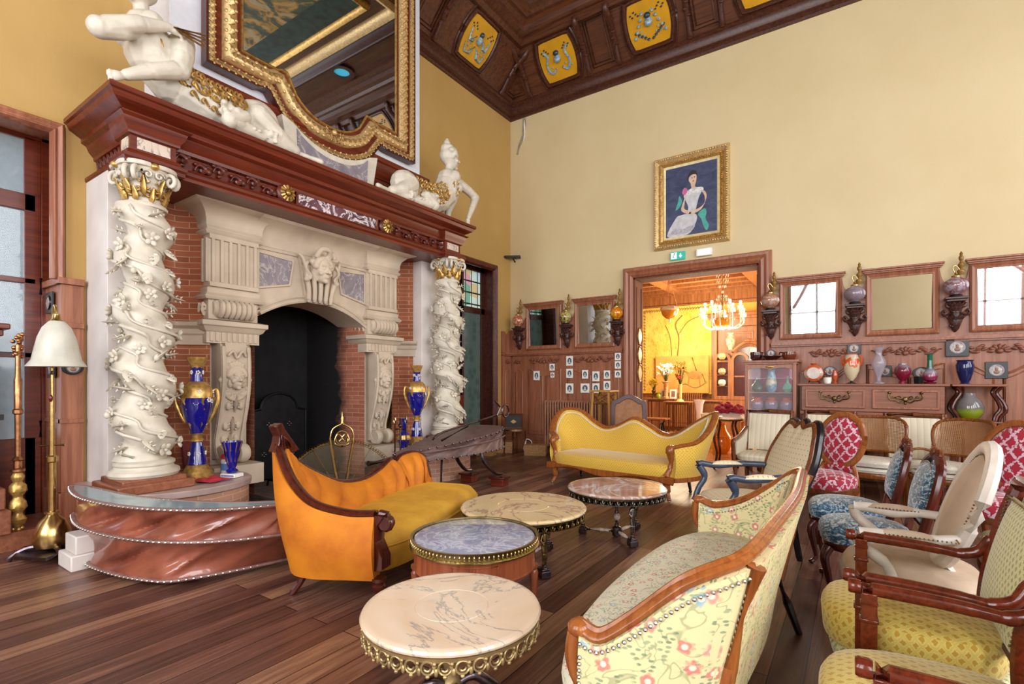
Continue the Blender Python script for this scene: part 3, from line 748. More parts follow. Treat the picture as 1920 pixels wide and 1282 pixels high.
# hearth benches: plan outline with bowed front
def bench(y0, y1, s):
    # s=-1 left (outer side at y0), outline in xy
    pts = [(.0, y0), (.0, y1), (.45, y1)]
    c = (.75, (y0+y1)/2)
    n = 14
    a, b = (y1, y0)
    for k in range(n+1):
        th = pi/2-pi*k/n; pts.append((.55+.78*max(0, cos(th))**.6, c[1]+((y1-y0)/2)*sin(th)))
    return pts
for (y0, y1, nm) in ((-7.42, -6.22, 'a'), (-3.94, -2.66, 'b')):
    pts = bench(y0, y1, 1)
    cy = (y0+y1)/2
    per = [0]
    for i in range(1, len(pts)): per.append(per[-1]+math.dist(pts[i], pts[i-1]))
    def uvf(co, pts=pts, per=per):
        P0 = (co.x+.4, co.y+YC); i = min(range(len(pts)), key=lambda k: math.dist(pts[k], P0)); return (per[i], co.z)
    G().prism(pts, 'xy', 0, .42).build('hearth_bench', 'brick_l', FP, w=True, uv=uvf, ang=30)
    G().prism([(x*1.02, cy+(y-cy)*1.03) for x, y in pts], 'xy', .42, .48).build('hearth_slab', plain('pink_grey_slab', 'b09890', .35, 0, .12, 5), FP, w=True, bevel=.008)
# piers at the outer ends
for s in (-1, 1):
    ya, yb = YC+s*1.80, YC+s*2.25
    G().bx((0, ya, 0), (.55, yb, 3.38)).build('side_pier', 'stone2', FP, w=True, bevel=.006)
    # curved brick niche wall between pier and hood
    yi = YC+s*1.30; yo = YC+s*1.84
    def nf(u, v_, s=s, yi=yi, yo=yo, z0=.48, z1=1.86):
        t = u; return (.42-.26*sin(pi*min(1, t*1.0)), yi+(yo-yi)*t, z0+(z1-z0)*v_)
    for z0, z1, mt, nm in ((.48, 1.84, 'brick', 'brick_niche'), (2.08, 3.36, 'brick', 'brick_niche')):
        g = G().grid(lambda u, v_: nf(u, v_, z0=z0, z1=z1), 14, 2)
        g.build(nm, mt, FP, w=True, uv=lambda co: (co.y, co.z))
    g = G(); path = [nf(k/12, 0, z0=1.84, z1=1.84) for k in range(13)]
    if s > 0: pass
    pr_ = [(0, 0), (0.03, .0), (.03, .10), (.05, .12), (.05, .17), (.10, .2), (.11, .24), (0, .24)]
    g.sweep(path, [(a*(-s*1), h) for a, h in pr_])
    g.build('stone_band', 'stone', FP, w=True, ang=30)
# hood piers
def sweep_round(g, x, y0, y1, prof, xb=.1):
    # mould around a block: from the wall out, across and back
    g.sweep([(xb, y0, 0), (x, y0, 0), (x, y1, 0), (xb, y1, 0)], [(-o, z) for o, z in prof], caps=True)
for s in (-1, 1):
    ya, yb = sorted((YC+s*.80, YC+s*1.34)); g = G()
    g.bx((.1, ya, 2.47), (.47, yb, 3.04))                                  # fluted pilaster
    nfl = 5
    for k in range(nfl+1):
        y = ya+.04+(yb-ya-.08)*k/nfl; g.bx((.46, y-.016, 2.52), (.50, y+.016, 2.99))
    for (z0, z1) in ((2.47, 2.52), (2.98, 3.04)): g.bx((.46, ya, z0), (.50, yb, z1))
    for k in range(4):
        x = .16+.09*k; g.bx((x, ya-.02, 2.52), (x+.03, yb+.02, 2.99))
    sweep_round(g, .47, ya, yb, [(0, 2.33), (.04, 2.33), (.06, 2.36), (.02, 2.40), (.02, 2.45), (0, 2.47)])
    g.bx((.1, ya, 2.12), (.47, yb, 2.36))
    sweep_round(g, .47, ya, yb, [(0, 3.02), (.03, 3.03), (.05, 3.06), (.02, 3.09), (.04, 3.12), (.04, 3.18), (.06, 3.24), (.12, 3.30), (.2, 3.33), (.22, 3.34), (.22, 3.38), (0, 3.38)])
    g.bx((.1, ya, 3.02), (.47, yb, 3.38))
    sweep_round(g, .45, ya, yb, [(0, 1.86), (.02, 1.86), (.02, 1.98), (.05, 2.0), (.07, 2.04), (.09, 2.05), (.09, 2.10), (0, 2.12)])
    g.bx((.1, ya, 1.86), (.45, yb, 2.12))
    for k in range(9):
        y = ya+.03+(yb-ya-.06)*k/8; g.bx((.46, y-.018, 1.88), (.485, y+.018, 1.98))
    # side panels and the tapering console body
    g.bx((.1, ya+.04, .2), (.30, yb-.04, 1.9))
    g.build('stone_pier', 'stone', FP, w=True, bevel=.004)
    yc = (ya+yb)/2
    prof = spline([(.50, 0, 1.86), (.52, 0, 1.6), (.50, 0, 1.3), (.42, 0, 1.0), (.36, 0, .8), (.38, 0, .66), (.42, 0, .60)], 5)
    pts = [(p.x, p.z) for p in prof]+[(.2, .56), (.2, 1.86)]
    hw = .16; g = G().prism([(x, z) for x, z in pts], 'xz', yc-hw, yc+hw)
    for q in (-1, 1):
        g.tube([(p.x+.012, yc+q*hw*.86, p.z) for p in prof], .022, 6)
        g.lathe([(0, -.05), (.09, -.05), (.11, -.02), (.11, .02), (.09, .05), (0, .05)], 18, (.46, yc+q*.10, .64), axis=(0, 1, 0))
    g.bx((.1, ya, .3), (.60, yb, .52))
    for q in range(5):
        leaf(g, (prof[6+q*4].x, yc, prof[6+q*4].z), (-.2, 0, -1), (1, 0, 0), .2, .06, .12)
        for e in (-1, 1): g.ell((prof[8+q*4].x+.01, yc+e*.07, prof[8+q*4].z), (.03, .03, .05), nu=8, nv=5)
    g.build('console', 'stone', FP, w=True, ang=40)
    g = G(); face(g, (.50, yc, 1.48), (1, 0, -.05), .21, crown=True)
    for k in range(12):
        a = 2*pi*k/12; g.ell((.50, yc+.15*cos(a), 1.46+.18*sin(a)), (.03, .035, .035))
    g.tube([(.5, yc+.15*cos(2*pi*k/24), 1.44+.2*sin(2*pi*k/24)) for k in range(24)], .022, 6, close=True)
    g.tube(spline([(.54, yc-.1, 1.72), (.56, yc-.05, 1.78), (.54, yc, 1.7), (.56, yc+.05, 1.78), (.54, yc+.1, 1.72)], 5), .016, 6)
    g.build('carved_mask', 'stone', FP, w=True, remesh=.009, smo=1)
    # acanthus scroll block under the pilaster
    g = G().bx((.1, ya+.03, 2.12), (.44, yb-.03, 2.34))
    g.lathe([(0, ya+.04), (.07, ya+.04), (.1, ya+.08), (.1, yb-.08), (.07, yb-.04), (0, yb-.04)], 18, (.45, 0, 2.24), axis=(0, 1, 0))
    for k in range(7):
        y = ya+.1+(yb-ya-.2)*k/6; g.tube(spline([(.5, y, 2.33), (.57, y, 2.28), (.57, y, 2.2), (.5, y, 2.14)], 4), [.02, .028, .028, .015], 6)
    for k in range(4): leaf(g, (.15+.08*k, ya-.0 if s < 0 else ya, 2.16), (.3, 0, 1), (0, -1, 0), .14, .035)
    g.build('acanthus_scroll', 'stone', FP, w=True, ang=45)
# lintel with a segmental arch
yl, yr = YC-.82, YC+.82
arch = [(yl+(yr-yl)*k/20, 2.18+.27*(1-(2*k/20-1)**2)) for k in range(21)]
g = G().prism([(yl, 3.1)]+arch+[(yr, 3.1)], 'yz', -.1, .42)
def archoff(o, y): return 2.18+.27*(1-((y-YC)/.82)**2)+o
for o, r, x in ((.02, .022, .43), (.075, .014, .425)):
    g.tube([(x, yl+(yr-yl)*k/24, archoff(o, yl+(yr-yl)*k/24)) for k in range(25)], r, 6)
g.build('arched_lintel', 'stone', FP, w=True, ang=30)
g = G().sweep([(.42, yl-.02, 0), (.42, yr+.02, 0)], [(-o, z) for o, z in [(0, 3.0), (.02, 3.0), (.03, 3.03), (.0, 3.05), (.01, 3.12), (.05, 3.2), (.13, 3.27), (.24, 3.31), (.26, 3.33), (.26, 3.38), (0, 3.38)]])
g.build('cove_crown', 'stone', FP, w=True, ang=25)
for s in (-1, 1):
    a, b = YC+s*.76, YC+s*.34
    o = [(a, 2.95), (b, 2.92), (b+s*.05, 2.64), (a, 2.56)]
    cy, cz_ = (a+b)/2, 2.78
    G().prism(o, 'yz', .41, .432).build('marble_panel', 'marb_g', FP, w=True)
    G().ring([(cy+(y-cy)*1.12, cz_+(z-cz_)*1.16) for y, z in o], [(cy+(y-cy)*1.01, cz_+(z-cz_)*1.01) for y, z in o], 'yz', .41, .445).build('panel_moulding', 'stone', FP, w=True, bevel=.006)
# keystone with a female mask
g = G()
g.prism([(YC-.27, 3.02), (YC+.27, 3.02), (YC+.17, 2.44), (YC-.17, 2.44)], 'yz', .40, .47)
for k in range(5):
    t = -1+.5*k; g.tube(spline([(.50, YC+t*.16, 2.45), (.52, YC+t*.17, 2.6), (.52, YC+t*.2, 2.75), (.50, YC+t*.22, 2.9)], 4), .032, 8)
for q in (-1, 1):
    g.tube(spline([(.5, YC+q*.15, 2.44), (.54, YC+q*.2, 2.7), (.55, YC+q*.26, 2.95), (.5, YC+q*.3, 3.03)], 5), .022, 7)
    g.ell((.55, YC+q*.22, 2.72), .035); g.tube(spline([(.55, YC+q*.2, 2.95), (.57, YC+q*.24, 2.85), (.57, YC+q*.17, 2.76), (.55, YC+q*.22, 2.70)], 5), .02, 6)
face(g, (.53, YC, 2.86), (1, .1, -.12), .27)
g.tube(spline([(.6, YC-.12, 3.0), (.66, YC-.08, 3.1), (.66, YC+.03, 3.1), (.6, YC+.06, 3.02)], 5), .035, 8)
g.tube(spline([(.6, YC+.05, 3.0), (.64, YC+.1, 3.08), (.62, YC+.14, 3.02)], 5), .03, 8)
g.build('keystone_mask', 'stone', FP, w=True, remesh=.010, smo=1)
# firebox
g = G().bx((-.75, yl-.05, 0), (-.7, yr+.05, 2.7))
g.build('fire_back', 'blackfire', FP, w=True)
g = G()
for s in (-1, 1):
    g.add([(.40, YC+s*.80, .1), (-.7, YC+s*.62, .1), (-.7, YC+s*.62, 2.6), (.40, YC+s*.80, 2.6)], [(0, 1, 2, 3)])
g.build('firebox_side', 'brick_s', FP, w=True, uv=lambda co: (co.x, co.z))
G().bx((-.75, yl, 2.5), (-.1, yr, 2.6)).build('firebox_roof', 'blackfire', FP, w=True)
G().bx((-.7, yl+.1, .0), (1.0, yr-.1, .10)).build('hearth_floor', plain('ash_stone', '6a5c58', .8, 0, .2, 8), FP, w=True, bevel=.01)
fb = thing('fireback', 'black cast iron fireback with an arched top and small crosses', 'fireback', (-.45, YC, .1))
pts = [(-.42, 0), (.42, 0), (.42, .95), (.28, .98)]+[(.28*cos(a), .98+.22*sin(a)) for a in [pi*k/10 for k in range(1, 10)]]+[(-.28, .98), (-.42, .95)]
G().prism(pts, 'yz', 0, .04).build('plate', 'iron', fb, bevel=.008)
G().tube([(.045, y*.95, .02+z*.96) for y, z in pts], .012, 6, close=True).build('rim', 'iron', fb)
for y, z in ((-.15, .75), (.15, .75), (0, .4), (-.22, .35), (.22, .35)):
    g = G()
    for q in range(4): g.ell((.045, y+.025*cos(q*pi/2), z+.025*sin(q*pi/2)), (.008, .016, .016), nu=6, nv=5)
    g.build('cross_ornament', 'pewter', fb)

# ---- carved mahogany entablature (mantelpiece)
MT = thing('mantelpiece', 'carved mahogany mantelpiece with gilt rosettes and purple marble inlay', 'mantelpiece', (.5, YC, 3.36))
yL, yR = YC-2.16, YC+2.16
def U(xf, a, b): return [(-.0, a, 0), (xf, a, 0), (xf, b, 0), (-.0, b, 0)]
corn = [(0, 3.60), (.03, 3.61), (.035, 3.64), (.07, 3.68), (.09, 3.73), (.13, 3.75), (.13, 3.79), (.17, 3.81), (.22, 3.84), (.24, 3.88), (.26, 3.89), (.26, 3.93), (0, 3.93)]
arc_ = [(0, 3.34), (.08, 3.34), (.08, 3.37), (.10, 3.39), (.10, 3.42), (.05, 3.44), (.03, 3.47), (0, 3.47)]
G().sweep(U(.89, yL, yR), [(-o, z) for o, z in corn]).bx((0, yL, 3.45), (.88, yR, 3.93)).build('cornice', 'mahog', MT, w=True, ang=30)
G().sweep(U(.89, yL, yR), [(-o, z) for o, z in arc_]).bx((0, yL, 3.34), (.89, yR, 3.46)).build('architrave', 'mahog', MT, w=True, ang=30)
for s in (-1, 1):
    a, b = sorted((YC+s*1.86, YC+s*2.22)); g = G()
    g.bx((.75, a, 3.36), (.98, b, 3.62))
    sh = [(o*.8, z-.0) for o, z in corn if z < 3.76]+[(0, 3.75)]
    g.sweep([(.7, a, 0), (.98, a, 0), (.98, b, 0), (.7, b, 0)], [(-o, z) for o, z in sh])
    g.sweep([(.7, a, 0), (.98, a, 0), (.98, b, 0), (.7, b, 0)], [(-o*.7, z) for o, z in arc_])
    g.build('end_block', 'mahog', MT, w=True, ang=30)
    G().bx((.97, a+.05, 3.49), (.99, b-.05, 3.59)).bx((.8, a-.008, 3.49), (.94, b+.008, 3.59)).build('block_marble', 'marb_b', MT, w=True)
# carved frieze runs
for a, b in ((-7.04+.1, -5.92), (-4.24, -3.14)):
    g = G()
    n = int((b-a)/.16)
    for k in range(n):
        y = a+(b-a)*(k+.5)/n; z = 3.53+.02*(-1)**k
        g.tube(spline([(.9, y-.07, z-.03), (.925, y-.03, z+.04), (.93, y+.03, z+.01), (.925, y, z-.02), (.92, y-.01, z+.005)], 4), [.008, .02, .022, .018, .01], 6)
        for q in range(3): g.ell((.905, y-.05+.05*q, z+.045*(-1)**q), (.018, .028, .018), (random.random(), 0, 0), 7, 5)
        if k % 2: g.ell((.92, y+.06, z), (.025, .03, .035))
    g.build('frieze_carving', 'mahog_c', MT, w=True)
g = G()
for k in range(7):
    x = .1+.09*k; g.ell((x, yL-.012, 3.54), (.04, .015, .03)); g.tube(spline([(x-.03, yL-.01, 3.5), (x, yL-.03, 3.58), (x+.04, yL-.01, 3.52)], 4), .012, 6)
g.build('side_carving', 'mahog_c', MT, w=True)
for s in (-1, 1):
    y = YC+s*.73; g = G()
    G().lathe([(0, 0), (.10, 0), (.11, .02), (.10, .04), (.085, .05), (0, .05)], 24, (.9, y, 3.545), axis=(1, 0, 0)).build('rosette_boss', 'mahog_c', MT, w=True)
    for k in range(12):
        a = 2*pi*k/12; g.tube([(.95, y+.015*cos(a), 3.545+.015*sin(a)), (.975, y+.05*cos(a), 3.545+.05*sin(a)), (.955, y+.082*cos(a), 3.545+.082*sin(a))], [.006, .013, .017], 6)
    g.ell((.975, y, 3.545), (.02, .026, .026))
    g.build('gilt_rosette', 'gold', MT, w=True)
G().bx((.87, YC-.57, 3.475), (.915, YC+.57, 3.6)).build('marble_inlay', 'marb_p', MT, w=True)
G().ring([(YC-.6, 3.463), (YC+.6, 3.463), (YC+.6, 3.612), (YC-.6, 3.612)], [(YC-.57, 3.475), (YC+.57, 3.475), (YC+.57, 3.6), (YC-.57, 3.6)], 'yz', .88, .925).build('inlay_moulding', 'mahog', MT, w=True, bevel=.004)

# ---- chimney breast, overmantel base and the great mirror
struct(G().bx((0, YC-1.76, 3.9), (.58, YC+1.72, 8.2)).build('wall_chimney_breast', plain('bluish_white_paint', 'dcdcE2'.lower(), .5, 0, .03)))
OM = thing('overmantel', 'mahogany overmantel base with a pale scalloped marble inset, behind the statues', 'overmantel', (.5, YC, 3.93))
g = G().bx((.56, YC-1.72, 3.93), (.62, YC+1.70, 4.55))
g.sweep([(.58, YC-1.70, 0), (.62, YC-1.70, 0), (.62, YC+1.70, 0), (.58, YC+1.70, 0)], [(-o, z) for o, z in [(0, 4.3), (.02, 4.3), (.03, 4.36), (.07, 4.42), (.08, 4.5), (.1, 4.52), (.1, 4.58), (0, 4.58)]])
g.build('base_moulding', 'mahog', OM, w=True, ang=30)
def scallop(k_): 
    top = [(YC+.62*t*k_, 4.28-.0+.22*abs(t)**2.2) for t in [x/10-1 for x in range(21)]]
    return [(YC-.72*k_, 3.96), (YC-.62*k_, 4.06), (YC-.7*k_, 4.5)]+top[1:-1]+[(YC+.7*k_, 4.5), (YC+.62*k_, 4.06), (YC+.72*k_, 3.96)]
G().prism(scallop(1), 'yz', .62, .80).build('scalloped_surround', 'plasterw', OM, w=True, bevel=.01)
G().prism([(YC-.5, 3.99), (YC-.52, 4.4)]+[(YC+.52*t, 4.2+.18*abs(t)**2.2) for t in [x/8-1 for x in range(1, 16)]]+[(YC+.52, 4.4), (YC+.5, 3.99)], 'yz', .79, .812).build('marble_inset', 'marb_g', OM, w=True)
MR = thing('overmantel_mirror', 'huge gilt framed mirror with a scalloped lower edge above the mantelpiece', 'mirror', (.7, YC, 4.3))
ZT = 8.0
def outl(hw, zs, zl, lobe, ear=.06):
    # lower edge: flat shoulders, lobe hanging in the middle
    pts = [(YC-hw, ZT), (YC-hw, zs), (YC-lobe-.09, zs), (YC-lobe-.03, zs+ear*.45)]
    pts += [(YC-lobe+.03, zs+ear*.4)]
    for k in range(1, 16):
        t = -.86+1.72*k/16; pts.append((YC+t*lobe, zl+(zs-zl)*(abs(t)**2.6)))
    pts += [(YC+lobe-.03, zs+ear*.4), (YC+lobe+.03, zs+ear*.45), (YC+lobe+.09, zs), (YC+hw, zs), (YC+hw, ZT)]
    return pts
mo = outl(1.09, 5.04, 4.67, .60); oo = outl(1.47, 4.72, 4.30, .84)
mid = outl(1.24, 4.90, 4.54, .70)
G().prism(oo, 'yz', .60, .70).build('backboard', 'mahog', MR, w=True)
G().prism(mo, 'yz', .70, .712).build('glass', 'mirror', MR, w=True)
def mould(path, wd, h, x0, mat, name, beads=0, rb=.02, open_=True):
    g = G(); P3 = [(x0, y, z) for y, z in path]
    g.sweep(P3, [(-wd/2, 0), (-wd*.45, h*.5), (-wd*.15, h), (wd*.2, h*.9), (wd*.5, h*.35), (wd/2, 0)], up=(1, 0, 0))
    if beads:
        L = 0
        for i in range(len(P3)-1):
            a, b = V(P3[i]), V(P3[i+1]); d = (b-a).length; n = max(1, int(d/beads)); u_ = (b-a).normalized(); s_ = V((1, 0, 0)).cross(u_)
            for k in range(n):
                c_ = a+(b-a)*(k+.5)/n; q = (-1)**k
                g.tube([c_-u_*beads*.5+s_*rb*q+V((h*.6, 0, 0)), c_+V((h+.012, 0, 0)), c_+u_*beads*.5-s_*rb*q+V((h*.6, 0, 0))], [rb*.6, rb, rb*.4], 6)
                g.ell(c_-s_*rb*1.7*q+V((h*.7, 0, 0)), (rb*.6, rb*.8, rb*.8), nu=6, nv=4)
    return g.build(name, mat, MR, w=True, ang=50)
mould(mid, .15, .07, .70, 'goldf', 'inner_frame', .05, .028)
mould(outl(1.105, 5.02, 4.655, .61), .03, .03, .70, 'gold', 'sight_edge')
mould(outl(1.42, 4.76, 4.35, .815), .07, .04, .70, 'goldf', 'outer_frame', .035, .016)
G().ring([(a*1.0, b) for a, b in outl(1.48, 4.71, 4.28, .85)], [(a, b) for a, b in outl(1.46, 4.74, 4.32, .84)], 'yz', .66, .73).build('edge', 'mahog_d', MR, w=True)
g = G()
for k in range(7): 
    a = pi+pi*k/6; leaf(g, (.78, YC+.05*cos(a), 4.56+.04*sin(a)), (0.1, cos(a), .8*sin(a)), (1, 0, 0), .1, .03)
g.ell((.8, YC, 4.56), .035); g.build('shell_ornament', 'goldf', MR, w=True)

# ---- twisted columns
def column(loc, label):
    t = thing('twisted_column', label, 'column', loc, group=None)
    # wooden plinth
    g = G().box((0, 0, .04), (.60, .60, .08)).box((0, 0, .095), (.50, .50, .05))
    g.build('plinth', 'wain_x', t, bevel=.012)
    G().lathe([(0, .12), (.26, .12), (.275, .145), (.27, .17), (.23, .19), (.22, .21), (.235, .225), (.235, .245), (.21, .26), (.0, .27)], 32).build('base', 'plasterw', t)
    def prof(z):
        t_ = (z-.26)/2.28; return .205-.03*t_**1.5-.03*math.exp(-((z-.26)/.1)**2)*0
    def ctr(z): a = -2*pi*z/.47; return V((.035*cos(a), .035*sin(a), 0))
    def surf(u, v_):
        z = .26+2.28*v_; a = 2*pi*u; r = prof(z)
        rr = r*(1+.17*sin(a*1+2*pi*z/.47)-.05*abs(sin(2*a+2*pi*z/.235)))
        c = ctr(z); return (c.x+rr*cos(a), c.y+rr*sin(a), z)
    G().grid(lambda u, v_: surf(u, v_), 40, 110, cu=True).build('shaft', 'plasterw', t)
    g = G(); rnd = random.Random(5)
    def sp(a, z, o=0):
        r = prof(z)*(1+.17*sin(a+2*pi*z/.47)); c = ctr(z); return V((c.x+(r+o)*cos(a), c.y+(r+o)*sin(a), z)), V((cos(a), sin(a), 0))
    for ph in (0, 2.2, 4.1):
        pts = [];
        for k in range(90):
            z = .3+2.2*k/89; a = ph-2*pi*z/.47*.85+.5*sin(k*.55+ph); p, n = sp(a, z, .008+.008*sin(k*.9)); pts.append(p)
        g.tube(pts, .013, 6)
    def flower(p, n, s):
        B = frame_of(n)
        for k in range(5):
            a = 2*pi*k/5+rnd.random(); i0 = len(g.v); g.ell((0, 0, 0), (s*.5, s*.22, s*.36), (0, 0, 0), 8, 5)
            d = B @ V((cos(a), 0, sin(a))); R = Matrix.Rotation(-a, 3, 'Y')
            g.tf(i0, Matrix.Translation(p+d*s*.5+n*s*.25) @ (B @ R @ Matrix.Rotation(.5, 3, 'Z')).to_4x4())
        g.ell(p+n*s*.35, s*.25, nu=8, nv=5)
    def lf(p, n, s):
        B = frame_of(n); a = rnd.random()*6.28; d = B @ V((cos(a), .35, sin(a)))
        leaf(g, p, d, n, s*1.6, s*.5, .3, .3)
    for k in range(92):
        z = .34+2.14*(k+rnd.random()*.5)/92; a = k*2.399+rnd.random()*.4; p, n = sp(a, z, .0)
        if k % 3 == 0: flower(p+n*.012, n, .056+.016*rnd.random())
        else: lf(p, n, .062+.026*rnd.random())
    for k in range(8):  # buds standing proud
        z = .4+2.0*k/8; a = k*3.9+1; p, n = sp(a, z, 0)
        limb(g, p, p+n*.025+V((0, 0, .02)), .012, .014, 2); g.ell(p+n*.035+V((0, 0, .025)), (.024, .024, .03), nu=8, nv=6)
    g.build('carved_flowers', 'plasterw', t, ang=60)
    # capital
    z0 = 2.52
    G().lathe([(0, z0), (.175, z0), (.18, z0+.02), (.165, z0+.04), (0, z0+.04)], 28).build('astragal', 'plasterw', t)
    G().lathe([(.14, z0+.02), (.145, z0+.12), (.16, z0+.22), (.2, z0+.3), (.22, z0+.34), (0, z0+.34)], 28).build('bell', 'plasterw', t)
    g = G()
    for row, (n_, zz, L, rr) in enumerate(((8, z0+.03, .13, .145), (8, z0+.08, .17, .15))):
        for k in range(n_):
            a = 2*pi*(k+.5*row)/n_; n = V((cos(a), sin(a), 0)); leaf(g, (rr*cos(a), rr*sin(a), zz), (0, 0, 1), n, L, .054, .42, .4)
    g.build('gilt_acanthus', 'gold', t, ang=60)
    g = G(); gg = G()
    for q in range(4):
        a0 = pi/4+q*pi/2
        for e in (-1, 1):
            d = V((cos(a0), sin(a0), 0)); s_ = V((-sin(a0), cos(a0), 0))*e
            pts = []
            for k in range(16):
                th = k/15*2.6*pi; r = .075*(1-k/19); pts.append(d*(.225)-(d*cos(th)*r)*.75+s_*.035*(1 if True else 0)+V((0, 0, z0+.255+sin(th)*r))-d*0)
            g.tube([d*.15+s_*.1+V((0, 0, z0+.2)), d*.18+s_*.06+V((0, 0, z0+.3))]+pts, [.022]*3+[.02]*8+[.015]*7, 7)
        am = q*pi/2; dm = V((cos(am), sin(am), 0)); sm = V((-sin(am), cos(am), 0))
        for k in range(14):
            th = k/13*2.4*pi
        for e in (-1, 1):
            pts = [dm*.2+sm*e*.045+(sm*e*cos(th)+V((0, 0, 1))*sin(th))*.04*(1-k/16)+V((0, 0, z0+.27)) for k, th in [(k, k/13*2.4*pi) for k in range(14)]]
            g.tube(pts, .011, 6)
        gg.ell(dm*.22+V((0, 0, z0+.34)), (.035, .035, .03)); 
    g.tube([V((.20*cos(a)*(1+.22*abs(sin(2*a))), .20*sin(a)*(1+.22*abs(sin(2*a))), z0+.35)) for a in [2*pi*k/40 for k in range(40)]], .022, 6, close=True)
    g.build('volutes', 'plasterw', t, ang=60); gg.build('gilt_flower', 'gold', t)
    return t
COL = column((.86, YC-2.07, .48), 'white twisted column carved with flowers, at the left end of the fireplace')
dup(COL, (.86, YC+2.07, .48), 0, 'white twisted column carved with flowers, at the right end beside the glazed door')
for o in kids(C.objects[-1] if False else COL): pass

# ---- reclining sphinx statues on the mantelpiece
def sphinx(s, label):
    t = thing('sphinx_statue', label, 'statue', (.88, YC+s*1.6, 3.93))
    P = lambda x, y, z: V((x+.06, YC+s*y, z))
    g = G()
    chain(g, [P(.80, 2.06, 4.62), P(.80, 2.02, 4.42), P(.80, 1.86, 4.25), P(.80, 1.55, 4.17), P(.80, 1.15, 4.12)], [.18, .205, .185, .225, .18])
    limb(g, P(.66, 2.1, 4.65), P(.94, 2.06, 4.65), .10, .10)                       # shoulders
    g.ell(P(.9, 2.18, 4.52), .09).ell(P(.75, 2.2, 4.52), .09)
    limb(g, P(.8, 2.08, 4.7), P(.8, 2.1, 4.86), .07, .062)                       # neck
    n = V((.55, s*.85, .0)) if s < 0 else V((.35, s*.94, .05))
    face(g, P(.8, 2.11, 4.98), n, .27)
    c = P(.8, 2.11, 5.12); g.ell(c-n*.06, (.10, .10, .09)); g.ell(c-n*.05+V((0, 0, .09)), (.06, .06, .06)); g.ell(c-n*.05+V((0, 0, .14)), .035)
    # haunch, hind leg, forelegs
    g.ell(P(.88, 1.06, 4.2), (.17, .24, .22), (s*.2, 0, 0)); chain(g, [P(.95, 1.1, 4.22), P(1.0, .92, 4.08), P(1.0, .72, 4.0)], [.13, .1, .07])
    chain(g, [P(1.0, .8, 3.99), P(1.03, 1.02, 3.99), P(1.05, 1.36, 4.0)], [.06, .055, .075]); g.ell(P(1.05, 1.4, 4.0), (.1, .12, .07))
    if s < 0:
        chain(g, [P(.86, 2.12, 4.62), P(1.0, 2.32, 4.42), P(1.0, 2.46, 4.35)], [.09, .085, .08])
        chain(g, [P(1.0, 2.47, 4.36), P(1.05, 2.2, 4.52), P(1.05, 1.98, 4.62)], [.085, .07, .04])
        hand = P(1.05, 1.93, 4.62)
        chain(g, [P(.9, 1.8, 4.62), P(1.0, 1.84, 4.45), P(1.05, 1.88, 4.28)], [.11, .1, .085])
        chain(g, [P(1.05, 1.88, 4.28), P(1.08, 2.12, 4.14), P(1.08, 2.3, 4.02)], [.085, .07, .045])
        h2 = P(1.08, 2.36, 3.985)
        d2 = (0, s*1, -.25)
    else:
        chain(g, [P(.86, 2.16, 4.64), P(.9, 2.45, 4.56), P(.9, 2.64, 4.5)], [.085, .075, .065])
        chain(g, [P(.9, 2.64, 4.5), P(.95, 2.5, 4.3), P(1.0, 2.34, 4.08)], [.068, .055, .038])
        chain(g, [P(.72, 2.1, 4.66), P(.66, 2.4, 4.5), P(.6, 2.3, 4.25), P(.62, 2.26, 4.05)], [.08, .07, .06, .04])
        hand = P(1.0, 2.32, 4.02); h2 = P(.62, 2.26, 4.0); d2 = (0, 0, -1)
    for hc, d in ((hand, V((0, -s*1, 0)) if s < 0 else V((0, 0, -1))), (h2, V(d2))):
        d = d.normalized(); sd = d.cross(V((1, 0, 0))).normalized() if abs(d.x) < .9 else V((0, 1, 0))
        g.ell(hc, (.035, .045, .04))
        for k in range(4):
            b = hc+sd*(.017*(k-1.5)*1.3)+d*.02; chain(g, [b, b+d*.035+V((.008, 0, 0)), b+d*.055-V((.01, 0, .012))], [.0095, .009, .008])
        chain(g, [hc-sd*.03, hc-sd*.045+d*.03], [.011, .009])
    g.build('body', 'plasterw', t, w=True, remesh=.011, smo=2)
    g = G()                                                                            # lion fur and paws
    rnd = random.Random(3)
    for k in range(70):
        u = rnd.random(); y = .95+.5*u; z = 3.97+.09*rnd.random(); g.ell(P(1.03+.07*rnd.random(), y, z), (.03, .03, .02), (rnd.random()*3, rnd.random()*3, 0), 6, 4)
    chain(g, [P(1.08, 1.45, 4.0), P(1.08, 1.3, 4.1)], [.08, .06])
    for k in range(24): g.ell(P(1.02+.09*rnd.random(), 1.25+.3*rnd.random(), 4.04+.12*rnd.random()), (.035, .035, .03), nu=7, nv=5)
    chain(g, [P(.95, .75, 4.0), P(1.02, .55, 3.98), P(1.06, .42, 3.965)], [.04, .028, .035])
    g.build('lion_fur', 'plasterw', t, w=True, remesh=.012, smo=1)
    # gilded bodice and skirt relief
    g = G()
    for k in range(7):
        y = 1.28+.09*k; rr = .222-.04*max(0, (y-1.6)/.3)
        for e in range(5):
            a = -.45+.42*e; cz_ = 4.17+max(0, (y-1.55))*.35+ (max(0, y-1.75)*.5)
            c_ = P(.80+rr*cos(a), y, cz_+rr*sin(a)); g.tube(spline([c_+V((0, s*-.04, -.03)), c_+V((.018, s*.01, .03)), c_+V((.018, s*.035, 0)), c_+V((.01, s*.01, -.01))], 4), .0105, 5)
